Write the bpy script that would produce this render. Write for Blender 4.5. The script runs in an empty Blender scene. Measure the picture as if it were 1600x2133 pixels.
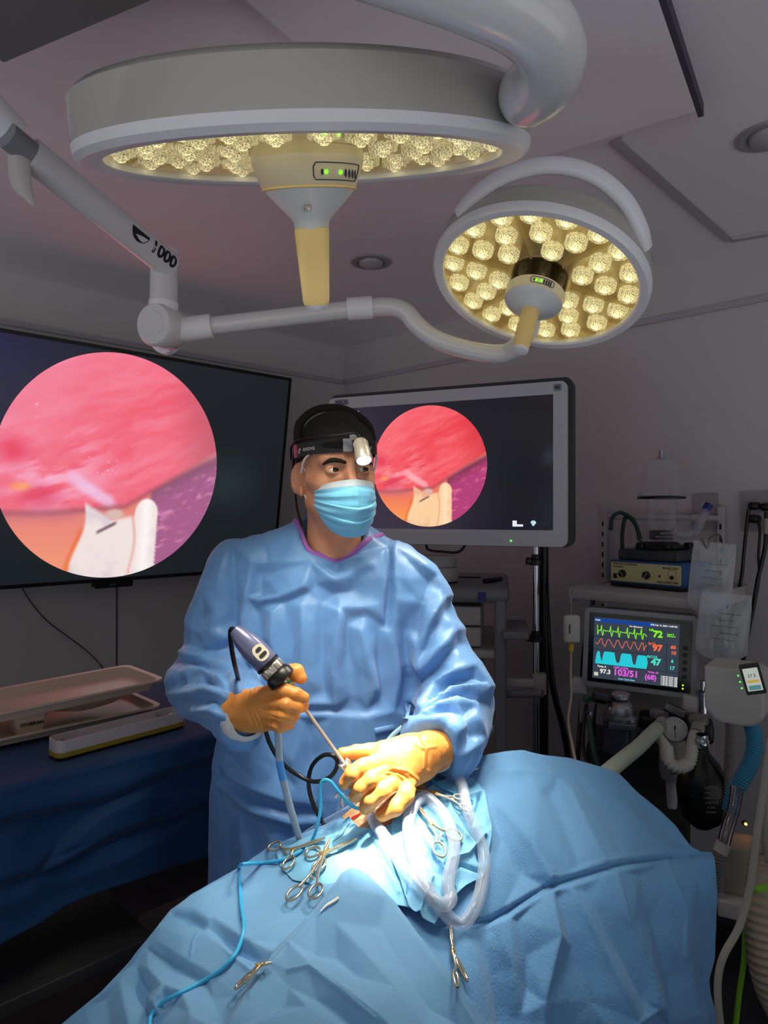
import bpy, bmesh, math, random
import numpy as np
from mathutils import Vector, Matrix, noise
from mathutils.bvhtree import BVHTree
random.seed(7)
S = bpy.context.scene
COL = S.collection
F = 1420.0; CX = 800.0; CY = 1066.5; CH = 1.5
# ---------------- camera, world, exposure, sun-like lights ----------------
cam = bpy.data.objects.new('camera', bpy.data.cameras.new('camera'))
COL.objects.link(cam); S.camera = cam
cam.location = (0, 0, CH); cam.rotation_euler = (math.pi/2, 0, 0)
cam.data.sensor_fit = 'VERTICAL'; cam.data.sensor_height = 36.0
cam.data.lens = 36.0*F/2133.0; cam.data.clip_start = 0.02
S.view_settings.view_transform = 'Standard'; S.view_settings.look = 'None'
S.view_settings.gamma = 1; S.view_settings.exposure = 0.0
S.view_settings.use_curve_mapping = False
W = bpy.data.worlds.new('world'); S.world = W; W.use_nodes = True
_n = W.node_tree; _tc = _n.nodes.new('ShaderNodeTexCoord'); _sp = _n.nodes.new('ShaderNodeSeparateXYZ'); _mr = _n.nodes.new('ShaderNodeMapRange')
_cr = _n.nodes.new('ShaderNodeMix'); _cr.data_type = 'RGBA'
_n.links.new(_tc.outputs['Generated'], _sp.inputs[0]); _n.links.new(_sp.outputs[2], _mr.inputs[0]); _mr.inputs[1].default_value = -0.25; _mr.inputs[2].default_value = 0.10
_n.links.new(_mr.outputs[0], _cr.inputs[0]); _cr.inputs[6].default_value = (2.8, 2.8, 2.82, 1); _cr.inputs[7].default_value = (0.24, 0.25, 0.28, 1)  # made-up glow below the horizon, enters the open back and lifts the ceiling
_n.links.new(_cr.outputs[2], _n.nodes['Background'].inputs[0])
W.node_tree.nodes['Background'].inputs[1].default_value = 0.36
def V(*a): return Vector(a)
def P(px, py, d): return Vector(((px-CX)/F*d, d, CH-(py-CY)/F*d))
def PX(v): return (v[0]/v[1]*F+CX, CY-(v[2]-CH)/v[1]*F)
def spot(name, loc, target, power, angle, blend, size, color):
    l = bpy.data.lights.new(name, 'SPOT'); l.energy = power; l.spot_size = math.radians(angle)
    l.spot_blend = blend; l.shadow_soft_size = size; l.color = color
    o = bpy.data.objects.new(name, l); COL.objects.link(o); o.location = loc
    o.rotation_euler = (Vector(target)-Vector(loc)).to_track_quat('-Z', 'Y').to_euler()
    return o
BIGC = V(-0.112, 1.0, 2.015); BIGN = V(0.03, 0.357, -0.934).normalized()
SMC = V(0.353, 1.57, 2.02); SMN = V(-0.28, -0.27, -0.92).normalized()
LAMPS = {
 'big': dict(power=76.0, angle=70, blend=1.0, size=0.2, target=V(-0.06, 1.25, 1.1)),
 'big_core': dict(power=440.0, angle=11.5, blend=1.0, size=0.04, target=P(795, 1728, 1.12)),
 'small': dict(power=85.0, angle=50, blend=1.0, size=0.16, target=V(0.0, 1.25, 0.98)),
 'small_core': dict(power=150.0, angle=12, blend=1.0, size=0.05, target=P(905, 1560, 1.20)),
 'head': dict(power=55.0, angle=18, blend=1.0, size=0.012),
}
# ---------------- materials ----------------
def lin(c):
    return tuple(((x/255.0)/12.92 if x <= 10.3 else ((x/255.0+0.055)/1.055)**2.4) for x in c)
MATS = {}
def mat(name, rgb, rough=0.5, metal=0.0, spec=0.5, emit=None, estr=0.0, trans=0.0, ior=1.45, alpha=1.0,
        bump=None, sheen=0.0, coat=0.0, sss=0.0, var=None, aniso=None):
    """bump: list of (kind, scale, strength[, (sx,sy,sz)]) ; var: (rgb2, scale) soft colour variation"""
    if name in MATS: return MATS[name]
    m = bpy.data.materials.new(name); m.use_nodes = True
    nt = m.node_tree; b = nt.nodes['Principled BSDF']; L = nt.links.new
    b.inputs['Base Color'].default_value = (*lin(rgb), 1)
    b.inputs['Roughness'].default_value = rough; b.inputs['Metallic'].default_value = metal
    b.inputs['Specular IOR Level'].default_value = spec; b.inputs['IOR'].default_value = ior
    b.inputs['Transmission Weight'].default_value = trans; b.inputs['Alpha'].default_value = alpha
    b.inputs['Sheen Weight'].default_value = sheen; b.inputs['Coat Weight'].default_value = coat
    if sss:
        b.inputs['Subsurface Weight'].default_value = sss
        b.inputs['Subsurface Radius'].default_value = (0.008, 0.003, 0.0015)
        b.inputs['Subsurface Scale'].default_value = 1.0
    if emit:
        b.inputs['Emission Color'].default_value = (*lin(emit), 1); b.inputs['Emission Strength'].default_value = estr
    tc = None
    def coords(sc=None):
        nonlocal tc
        if tc is None: tc = nt.nodes.new('ShaderNodeTexCoord')
        if sc is None: return tc.outputs['Object']
        mp = nt.nodes.new('ShaderNodeMapping'); mp.inputs['Scale'].default_value = sc
        L(tc.outputs['Object'], mp.inputs['Vector']); return mp.outputs['Vector']
    if var:
        n = nt.nodes.new('ShaderNodeTexNoise'); n.inputs['Scale'].default_value = var[1]; n.inputs['Detail'].default_value = 4
        L(coords(), n.inputs['Vector'])
        r = nt.nodes.new('ShaderNodeValToRGB'); r.color_ramp.elements[0].position = 0.35; r.color_ramp.elements[1].position = 0.65
        r.color_ramp.elements[0].color = (*lin(rgb), 1); r.color_ramp.elements[1].color = (*lin(var[0]), 1)
        L(n.outputs[0], r.inputs[0]); L(r.outputs[0], b.inputs['Base Color'])
    prev = None
    for bp in (bump or []):
        kind, sc, st = bp[:3]; vec = coords(bp[3]) if len(bp) > 3 else coords()
        if kind == 'noise':
            t = nt.nodes.new('ShaderNodeTexNoise'); t.inputs['Scale'].default_value = sc; t.inputs['Detail'].default_value = 5; out = t.outputs[0]
        elif kind == 'ridge':
            t = nt.nodes.new('ShaderNodeTexNoise'); t.noise_type = 'RIDGED_MULTIFRACTAL'; t.inputs['Scale'].default_value = sc
            t.inputs['Detail'].default_value = 2; out = t.outputs[0]
        elif kind == 'voro':
            t = nt.nodes.new('ShaderNodeTexVoronoi'); t.feature = 'F1'; t.inputs['Scale'].default_value = sc; out = t.outputs['Distance']
        else:
            t = nt.nodes.new('ShaderNodeTexWave'); t.inputs['Scale'].default_value = sc; t.inputs['Distortion'].default_value = 1.0; out = t.outputs[0]
        L(vec, t.inputs['Vector'])
        bn = nt.nodes.new('ShaderNodeBump'); bn.inputs['Strength'].default_value = st; bn.inputs['Distance'].default_value = 0.004
        L(out, bn.inputs['Height'])
        if prev: L(prev, bn.inputs['Normal'])
        prev = bn.outputs[0]
    if prev: L(prev, b.inputs['Normal'])
    MATS[name] = m; return m
def film_mat(name, rgb, a0, a1, rough=0.08, blend=0.45, bump=None):
    """thin clear plastic: see-through face on, milky towards its edges"""
    if name in MATS: return MATS[name]
    m = mat(name, rgb, rough, spec=.8, coat=.3, bump=bump); nt = m.node_tree; b = nt.nodes['Principled BSDF']
    lw = nt.nodes.new('ShaderNodeLayerWeight'); lw.inputs[0].default_value = blend; mr = nt.nodes.new('ShaderNodeMapRange')
    mr.inputs[1].default_value = 0.0; mr.inputs[2].default_value = 0.9; mr.inputs[3].default_value = a0; mr.inputs[4].default_value = a1
    nt.links.new(lw.outputs['Facing'], mr.inputs[0]); nt.links.new(mr.outputs[0], b.inputs['Alpha']); return m
def emis(name, rgb, s):
    if name in MATS: return MATS[name]
    m = bpy.data.materials.new(name); m.use_nodes = True; nt = m.node_tree
    nt.nodes.remove(nt.nodes['Principled BSDF']); e = nt.nodes.new('ShaderNodeEmission')
    e.inputs[0].default_value = (*lin(rgb), 1); e.inputs[1].default_value = s
    nt.links.new(e.outputs[0], nt.nodes['Material Output'].inputs[0]); MATS[name] = m; return m
def vcol_emis(name, s):
    m = bpy.data.materials.new(name); m.use_nodes = True; nt = m.node_tree
    b = nt.nodes['Principled BSDF']; b.inputs['Base Color'].default_value = (0.01, 0.01, 0.012, 1); b.inputs['Roughness'].default_value = 0.25
    a = nt.nodes.new('ShaderNodeVertexColor'); a.layer_name = 'Col'
    nt.links.new(a.outputs[0], b.inputs['Emission Color']); b.inputs['Emission Strength'].default_value = s
    return m
# ---------------- mesh builder ----------------
OFF = {}
class MB:
    def __init__(s): s.v = []; s.f = []
    def add(s, vs, fs):
        n = len(s.v); s.v += [Vector(v) for v in vs]; s.f += [tuple(i+n for i in f) for f in fs]; return s
    def box(s, c, size, R=None, bev=0.0):
        bm = bmesh.new(); bmesh.ops.create_cube(bm, size=1.0)
        for v in bm.verts: v.co = Vector((v.co.x*size[0], v.co.y*size[1], v.co.z*size[2]))
        if bev > 0: bmesh.ops.bevel(bm, geom=bm.edges[:], offset=min(bev, min(size)*0.49), segments=3, profile=0.5, affect='EDGES')
        M = (R or Matrix.Identity(3)); c = Vector(c)
        bm.verts.index_update()
        s.add([M @ v.co + c for v in bm.verts], [[v.index for v in f.verts] for f in bm.faces]); bm.free(); return s
    def tube(s, pts, r, n=16, cap=True, up=None, flat=1.0):
        pts = [Vector(p) for p in pts]; k = len(pts)
        rs = r if isinstance(r, (list, tuple)) else [r]*k
        vs = []; fs = []; t0 = (pts[1]-pts[0]).normalized()
        a = (up or (Vector((0, 0, 1)) if abs(t0.z) < 0.9 else Vector((1, 0, 0)))); a = (a-t0*a.dot(t0)).normalized()
        for i in range(k):
            t = ((pts[min(i+1, k-1)]-pts[max(i-1, 0)])).normalized()
            a = (a-t*a.dot(t)); a = a.normalized() if a.length > 1e-6 else t.orthogonal().normalized()
            b = t.cross(a)
            for j in range(n):
                w = 2*math.pi*j/n; vs.append(pts[i]+(a*math.cos(w)*flat+b*math.sin(w))*rs[i])
        for i in range(k-1):
            for j in range(n):
                q = (j+1) % n; fs.append((i*n+j, i*n+q, (i+1)*n+q, (i+1)*n+j))
        if cap: fs.append(tuple(reversed(range(n)))); fs.append(tuple((k-1)*n+j for j in range(n)))
        return s.add(vs, fs)
    def lathe(s, prof, M, n=32, ang=(0, 2*math.pi), cap=False):
        """prof: (r, z) list, M: 4x4"""
        full = abs(ang[1]-ang[0]-2*math.pi) < 1e-6; m = n if full else n+1; vs = []; fs = []
        for (r, z) in prof:
            for j in range(m):
                w = ang[0]+(ang[1]-ang[0])*j/n; vs.append(M @ Vector((r*math.cos(w), r*math.sin(w), z)))
        for i in range(len(prof)-1):
            for j in range(n):
                q = (j+1) % m; fs.append((i*m+j, i*m+q, (i+1)*m+q, (i+1)*m+j))
        return s.add(vs, fs)
    def grid(s, fn, nu, nv, closed=False):
        vs = [fn(i/nu, j/nv) for j in range(nv+1) for i in range(nu+1)]
        fs = [(j*(nu+1)+i, j*(nu+1)+i+1, (j+1)*(nu+1)+i+1, (j+1)*(nu+1)+i) for j in range(nv) for i in range(nu)]
        return s.add(vs, fs)
    def poly(s, pts, h, nrm):
        """extruded polygon: pts in 3D, thickness h along nrm"""
        n = len(pts); nrm = Vector(nrm)
        vs = [Vector(p) for p in pts]+[Vector(p)+nrm*h for p in pts]
        return s.add(vs, [tuple(reversed(range(n))), tuple(range(n, 2*n))]+[(i, (i+1) % n, n+(i+1) % n, n+i) for i in range(n)])
    def build(s, name, m, parent=None, smooth=True, ang=40, origin=None):
        if parent is not None: off = OFF[parent.name]
        elif origin is not None: off = Vector(origin)
        else:
            xs = [v.x for v in s.v]; ys = [v.y for v in s.v]; zs = [v.z for v in s.v]
            off = Vector(((min(xs)+max(xs))/2, (min(ys)+max(ys))/2, min(zs)))
        me = bpy.data.meshes.new(name); me.from_pydata([v-off for v in s.v], [], s.f); me.update()
        return link(name, me, m, parent, off, smooth, ang)
def link(name, me, m, parent, off, smooth=True, ang=40):
    o = bpy.data.objects.new(name, me); COL.objects.link(o)
    if parent is not None: o.parent = parent
    else: o.location = off
    OFF[o.name] = Vector(off)
    for x in (m if isinstance(m, (list, tuple)) else [m]): me.materials.append(x)
    if smooth:
        me.shade_smooth()
        if ang < 180: me.set_sharp_from_angle(angle=math.radians(ang))
    return o
def np_obj(name, v, f, m, parent=None, ang=180, origin=None, cols=None):
    v = np.asarray(v, float)
    if parent is not None: off = OFF[parent.name]
    else: off = Vector(origin) if origin is not None else Vector(((v[:, 0].min()+v[:, 0].max())/2, (v[:, 1].min()+v[:, 1].max())/2, v[:, 2].min()))
    me = bpy.data.meshes.new(name); me.from_pydata((v-np.array(off)).tolist(), [], [tuple(int(i) for i in q) for q in f]); me.update()
    o = link(name, me, m, parent, off, True, ang)
    if cols is not None:
        ca = me.color_attributes.new('Col', 'FLOAT_COLOR', 'POINT'); c4 = np.ones((len(v), 4), np.float32); c4[:, :3] = cols
        ca.data.foreach_set('color', c4.ravel())
    return o
def thing(name, loc, label, cat, group=None):
    o = bpy.data.objects.new(name, None); COL.objects.link(o); o.location = loc; o.empty_display_size = 0.05
    OFF[o.name] = Vector(loc); return tag(o, label, cat, group)
def tag(o, label=None, cat=None, group=None, kind=None):
    if label: o['label'] = label
    if cat: o['category'] = cat
    if group: o['group'] = group
    if kind: o['kind'] = kind
    return o
def text(name, body, M, size, m, parent, depth=0.0004, bold=0.0, align='CENTER', shear=0.0, sx=1.0):
    c = bpy.data.curves.new('t', 'FONT'); c.body = body; c.size = size; c.extrude = depth; c.align_x = align; c.align_y = 'CENTER'
    c.offset = bold*size; c.shear = shear; c.resolution_u = 3
    t = bpy.data.objects.new('t', c); COL.objects.link(t); bpy.context.view_layer.update()
    me = bpy.data.meshes.new_from_object(t.evaluated_get(bpy.context.evaluated_depsgraph_get()))
    bpy.data.objects.remove(t)
    mb = MB(); mb.add([M @ Vector((v.co.x*sx, v.co.y, v.co.z)) for v in me.vertices], [tuple(p.vertices) for p in me.polygons])
    bpy.data.meshes.remove(me)
    return mb.build(name, m, parent, smooth=False)
def frame(o, x, y):
    """4x4 with local x, y (normalised, orthogonalised), z = x cross y"""
    x = Vector(x).normalized(); y = Vector(y); y = (y-x*y.dot(x)).normalized(); z = x.cross(y)
    M = Matrix.Identity(4)
    for i in range(3): M[i][0] = x[i]; M[i][1] = y[i]; M[i][2] = z[i]; M[i][3] = o[i]
    return M
def zframe(o, z, xh=(1, 0, 0)):
    z = Vector(z).normalized(); x = Vector(xh); x = (x-z*x.dot(z)).normalized(); return frame(o, x, z.cross(x))
def spline(pts, n=8):
    pts = [Vector(p) for p in pts]; out = []
    for i in range(len(pts)-1):
        p0 = pts[max(i-1, 0)]; p1 = pts[i]; p2 = pts[i+1]; p3 = pts[min(i+2, len(pts)-1)]
        for j in range(n):
            t = j/n; out.append(0.5*((2*p1)+(p2-p0)*t+(2*p0-5*p1+4*p2-p3)*t*t+(3*p1-p0-3*p2+p3)*t**3))
    out.append(pts[-1]); return out
def pspl(l, n=8): return spline([P(*a) for a in l], n)
def ribbed(pts, r, pitch, amp, n=20):
    """resample polyline, corrugated tube radii"""
    L = [0]
    for a, b in zip(pts, pts[1:]): L.append(L[-1]+(b-a).length)
    T = L[-1]; k = max(4, int(T/pitch*4)); out = []; rs = []; j = 0
    for i in range(k+1):
        s_ = T*i/k
        while j < len(pts)-2 and L[j+1] < s_: j += 1
        u = (s_-L[j])/max(1e-9, L[j+1]-L[j]); out.append(pts[j].lerp(pts[j+1], min(1, u))); rs.append(r+amp*(1 if (i % 4) in (1, 2) else -1))
    return out, rs
# ---------------- signed distance fields -> surface nets ----------------
def surface_nets(fn, lo, hi, step):
    lo = np.array(lo, float); hi = np.array(hi, float); n = np.ceil((hi-lo)/step).astype(int)+1
    ax = [lo[i]+step*np.arange(n[i]) for i in range(3)]
    X, Y, Z = np.meshgrid(*[a.astype(np.float32) for a in ax], indexing='ij'); D = fn(X, Y, Z); del X, Y, Z
    sg = D < 0; c = [sg[i:n[0]-1+i, j:n[1]-1+j, k:n[2]-1+k] for i in (0, 1) for j in (0, 1) for k in (0, 1)]
    cnt = sum(x.astype(np.int8) for x in c); cells = np.argwhere((cnt > 0) & (cnt < 8))
    idx = -np.ones(np.array(n)-1, int); idx[tuple(cells.T)] = np.arange(len(cells))
    acc = np.zeros((len(cells), 3)); w = np.zeros(len(cells)); co = [(i, j, k) for i in (0, 1) for j in (0, 1) for k in (0, 1)]
    val = [D[cells[:, 0]+a, cells[:, 1]+b, cells[:, 2]+q] for a, b, q in co]
    for A in range(8):
        for B in range(A+1, 8):
            if sum(abs(co[A][t]-co[B][t]) for t in range(3)) != 1: continue
            m = (val[A] < 0) != (val[B] < 0); t = val[A]/(val[A]-val[B]+1e-12)
            p = np.array(co[A])[None]+t[:, None]*(np.array(co[B])-np.array(co[A]))[None]; acc[m] += p[m]; w[m] += 1
    v = lo+(cells+acc/w[:, None])*step; faces = []
    for d in range(3):
        e = np.zeros(3, int); e[d] = 1; a, b = [(1, 2), (2, 0), (0, 1)][d]; u = np.zeros(3, int); u[a] = 1; q = np.zeros(3, int); q[b] = 1
        sl = tuple(slice(0, n[i]-e[i]) for i in range(3)); sh = tuple(slice(e[i], n[i]) for i in range(3))
        pts = np.argwhere(sg[sl] != sg[sh]); ok = (pts[:, a] > 0) & (pts[:, b] > 0) & (pts[:, a] < n[a]-1) & (pts[:, b] < n[b]-1); pts = pts[ok]
        fl = sg[tuple(pts.T)]; g = lambda o: idx[tuple((pts-o).T)]
        qd = np.stack([g(u+q), g(q), g(0*u), g(u)], 1); qd[~fl] = qd[~fl][:, ::-1]; faces.append(qd)
    return v, np.concatenate(faces)
def smin(a, b, k):
    h = np.clip(0.5+0.5*(b-a)/k, 0, 1); return b+(a-b)*h-k*h*(1-h)
def smax(a, b, k): return -smin(-a, -b, k)
def sd_cap(X, Y, Z, a, b, ra, rb):
    a = np.array(a, np.float32); ba = np.array(b, np.float32)-a; L = max(1e-9, float(ba @ ba))
    h = np.clip(((X-a[0])*ba[0]+(Y-a[1])*ba[1]+(Z-a[2])*ba[2])/L, 0, 1)
    return np.sqrt((X-a[0]-h*ba[0])**2+(Y-a[1]-h*ba[1])**2+(Z-a[2]-h*ba[2])**2)-(ra+(rb-ra)*h)
def sd_ell(X, Y, Z, c, r):
    k = np.sqrt(((X-c[0])/r[0])**2+((Y-c[1])/r[1])**2+((Z-c[2])/r[2])**2); return (k-1)*min(r)
def vnormals(v, f):
    n = np.zeros_like(v); a = v[f[:, 0]]; b = v[f[:, 1]]; c = v[f[:, 2]]; d = v[f[:, 3]]; fn = np.cross(c-a, d-b)
    for i in range(4): np.add.at(n, f[:, i], fn)
    return n/np.maximum(np.linalg.norm(n, axis=1), 1e-12)[:, None]
def smooth(v, f, it=1, lam=0.5):
    E = np.concatenate([f[:, [0, 1]], f[:, [1, 2]], f[:, [2, 3]], f[:, [3, 0]]]); E = np.concatenate([E, E[:, ::-1]])
    deg = np.maximum(np.bincount(E[:, 0], minlength=len(v)), 1)
    for _ in range(it):
        s_ = np.stack([np.bincount(E[:, 0], weights=v[E[:, 1], i], minlength=len(v)) for i in range(3)], 1)/deg[:, None]; v = v+(s_-v)*lam
    return v
def seg_dist(p, poly):
    """p (n,2) distance to 2D polyline, plus signed side"""
    best = np.full(len(p), 1e9); side = np.zeros(len(p))
    for (ax, ay), (bx, by) in zip(poly, poly[1:]):
        dx, dy = bx-ax, by-ay; L = dx*dx+dy*dy+1e-9; t = np.clip(((p[:, 0]-ax)*dx+(p[:, 1]-ay)*dy)/L, 0, 1)
        ex = p[:, 0]-ax-t*dx; ey = p[:, 1]-ay-t*dy; d = np.hypot(ex, ey); m = d < best
        best[m] = d[m]; side[m] = np.sign(dx*ey-dy*ex)[m]
    return best, side
def carve(v, n, folds, facing=True):
    """real fold relief: each fold (polyline seen in the photograph, width px, height m, kind). kind r ridge, s soft swell, e edge (one side raised)"""
    px = v[:, 0]/v[:, 1]*F+CX; py = CY-(v[:, 2]-CH)/v[:, 1]*F; p = np.stack([px, py], 1)
    vis = np.ones(len(v)) if not facing else np.clip(-(n*v_dir(v)).sum(1)*4+0.6, 0, 1)
    h = np.zeros(len(v))
    for fd in folds:
        poly, w, a = fd[:3]; kind = fd[3] if len(fd) > 3 else 'r'
        xs = [q[0] for q in poly]; ys = [q[1] for q in poly]; m = (px > min(xs)-4*w) & (px < max(xs)+4*w) & (py > min(ys)-4*w) & (py < max(ys)+4*w)
        if not m.any(): continue
        d, sd = seg_dist(p[m], poly)
        if kind == 'r': k = np.exp(-d/w*1.2)*0.6+0.4*np.exp(-(d/w)**2)
        elif kind == 's': k = np.exp(-(d/w)**2)
        else: k = np.where(sd > 0, np.exp(-(d/w)**2), np.exp(-(d/(0.25*w))**2))
        h[m] += a*k
    return v+n*(h*vis)[:, None]
def v_dir(v):
    d = v-np.array([0, 0, CH]); return d/np.linalg.norm(d, axis=1)[:, None]
def nz(v, sc, oct_=3, off=(0, 0, 0)):
    return np.array([noise.fractal(Vector((a[0]*sc[0]+off[0], a[1]*sc[1]+off[1], a[2]*sc[2]+off[2])), 1.0, 2.0, oct_) for a in v])
def rz(v, sc, off=(0, 0, 0)):
    """creased noise: 1-|n| ridges"""
    return np.array([1-2.2*abs(noise.noise(Vector((a[0]*sc[0]+off[0], a[1]*sc[1]+off[1], a[2]*sc[2]+off[2])))) for a in v])
BV = {}
def bvh(key, v, f): BV[key] = BVHTree.FromPolygons([Vector(a) for a in v], [tuple(int(i) for i in q) for q in f])
def voro(v, sc, off=(0, 0, 0)):
    """crumpled facets: distance to the nearest scattered point"""
    return np.array([noise.voronoi(Vector((a[0]*sc[0]+off[0], a[1]*sc[1]+off[1], a[2]*sc[2]+off[2])))[0][0] for a in v])-.45
def hit(key, px, py, lift=0.0):
    """point of a built surface seen at this place of the photograph, lifted off along its normal"""
    o = Vector((0, 0, CH)); d = Vector(((px-CX)/F, 1, -(py-CY)/F)).normalized(); best = None
    for k in (key if isinstance(key, (list, tuple)) else [key]):
        r = BV[k].ray_cast(o, d)
        if r[0] is not None and (best is None or r[3] < best[1]): best = (r[0], r[3], r[1] if r[1].dot(d) < 0 else -r[1])
    if best is None: return None
    return best[0]+best[2]*lift
# ---------------- room shell ----------------
A1 = V(0.70711, -0.70711, 0); A2 = V(-0.70711, -0.70711, 0)   # along right wall, along left wall (from the far corner)
C0 = V(-0.232, 3.96, 0); HC = 2.45; LR = 5.0; LL = 4.6
M_wall = mat('wall_paint', (190, 188, 189), 0.75, bump=[('noise', 60, 0.03)])
M_ceil = mat('ceiling_paint', (232, 228, 234), 0.7, bump=[('noise', 50, 0.02)])
M_trim = mat('trim_paint', (170, 166, 172), 0.6)
M_floor = mat('dark_vinyl_floor', (30, 31, 36), 0.45, var=((40, 41, 46), 6))
def st(o): o['kind'] = 'structure'; return o
def slab(name, o, a, la, b, lb, t, m):
    # slab with visible face at o spanned by a, b; thickness t along n = a x b
    a = Vector(a); b = Vector(b); n = a.cross(b).normalized()
    c = o+a*la/2+b*lb/2-n*t/2; M = Matrix((a, b, n)).transposed()
    return st(MB().box(c, (la, lb, t), M).build(name, m, smooth=False))
Z = V(0, 0, 1)
slab('wall_right', C0-A1*0.1, A1, LR+.1, Z, HC+.05, 0.1, M_wall)
slab('wall_left', C0+A2*LL, -A2, LL, Z, HC+.05, 0.1, M_wall)
MB().box(C0+A1*LR/2+A2*LL/2-Z*0.05, (LR+.2, LL+.2, 0.1), Matrix((A1, -A2, Z)).transposed()).build('floor', M_floor, smooth=False)['kind'] = 'structure'
MB().box(C0+A1*LR/2+A2*LL/2+Z*(HC+0.05), (LR+.2, LL+.2, 0.1), Matrix((A1, -A2, Z)).transposed()).build('ceiling', M_ceil, smooth=False)['kind'] = 'structure'
def bar_on_wall(name, wall, z, h, t, a=0, b=None, m=M_trim, bev=0.004):
    d, n, L = (A1, A2, LR) if wall == 'r' else (A2, A1, LL)
    b = b or L; c = C0+d*(a+b)/2+n*(t/2+0.001)+Z*z
    return st(MB().box(c, (b-a, t, h), Matrix((d, n, d.cross(n))).transposed(), bev).build(name, m, smooth=False))
bar_on_wall('trim_1', 'r', HC-0.20, 0.025, 0.012)
bar_on_wall('trim_2', 'l', HC-0.20, 0.025, 0.012, a=0.02)
bar_on_wall('baseboard_right', 'r', 0.09, 0.18, 0.015, m=mat('grey_baseboard', (60, 60, 64), .5))
bar_on_wall('baseboard_left', 'l', 0.09, 0.18, 0.015, a=.02, m=MATS['grey_baseboard'])
# ceiling panel sheet with a raised edge, cover strips
def onz(px, py, z): return P(px, py, (z-CH)*F/(CY-py))
zp = HC-0.03
q = [onz(1450, 235, zp), onz(1120, 330, zp), onz(700, -60, zp), onz(700, -500, zp), onz(1290, -100, zp)]
q = [onz(1450, 232, zp), onz(1160, 318, zp)]
ea = (q[1]-q[0]).normalized(); eb = V(ea.y, -ea.x, 0)
if eb.y > 0: eb = -eb
pts = [q[0], q[0]+ea*0.62, q[0]+ea*0.62+eb*1.6, q[0]+eb*1.6]
MB().poly(pts, 0.032, (0, 0, 1)).build('trim_3', M_ceil, smooth=False)['kind'] = 'structure'
a = q[0]-ea*0.012-eb*0.03; st(MB().poly([a, a+ea*0.012, a+ea*0.012+eb*1.6, a+eb*1.6], 0.03, (0, 0, 1)).build('trim_4', mat('shadow_gap', (70, 66, 80), .7), smooth=False))
for i, (x0, y0, x1, y1) in enumerate([(1285, 292, 1522, 500), (1522, 500, 1640, 480)]):
    a, b = onz(x0, y0, HC-0.006), onz(x1, y1, HC-0.006); d = (b-a).normalized()
    st(MB().box((a+b)/2, ((b-a).length, 0.03, 0.012), Matrix((d, Z.cross(d), Z)).transposed(), .003).build('trim_%d' % (5+i), M_trim, smooth=False))
a, b = onz(815, 45, HC-.003), onz(905, 120, HC-.003); d = (b-a).normalized()
st(MB().box((a+b)/2-d*.4, ((b-a).length+.8, 0.006, 0.006), Matrix((d, Z.cross(d), Z)).transposed()).build('trim_7', MATS['shadow_gap'], smooth=False))
# bulkhead that crosses the upper left corner of the picture
zb = HC-0.16
a = onz(8, 130, zb); b = onz(316, 0, zb); d = (b-a).normalized(); n = V(-d.y, d.x, 0)
if n.y > 0: n = -n
st(MB().poly([a-d*0.0, a+d*1.2, a+d*1.2+n*.6, a+n*.6-d*.0], 0.165, (0, 0, 1)).build('trim_8', mat('grey_bulkhead', (112, 110, 112), .7), smooth=False))
# downlights
M_white = mat('white_plastic', (215, 214, 218), 0.35)
for i, (px, py, r, lab) in enumerate([(773, 545, 0.075, 'unlit round recessed ceiling downlight just right of the large lamp handle'), (1602, 282, 0.075, 'unlit round ceiling downlight cut off by the right edge of the photo')]):
    c = onz(px, py, HC-0.001); t = thing('ceiling_downlight', c, lab, 'ceiling light')
    Mz = Matrix.Translation(c)
    MB().lathe([(r, 0), (r, -0.005), (r*.85, -0.008), (r*.7, -0.004), (r*.62, 0.0)], Mz, 36).build('trim_ring', mat('grey_trim_ring', (150, 148, 152), .4), t)
    MB().lathe([(r*.62, -0.001), (r*.58, -.012), (r*.35, -0.022), (0.0001, -0.026)], Mz, 36).build('lens', mat('unlit_lens', (170, 168, 172), .3), t)
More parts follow.
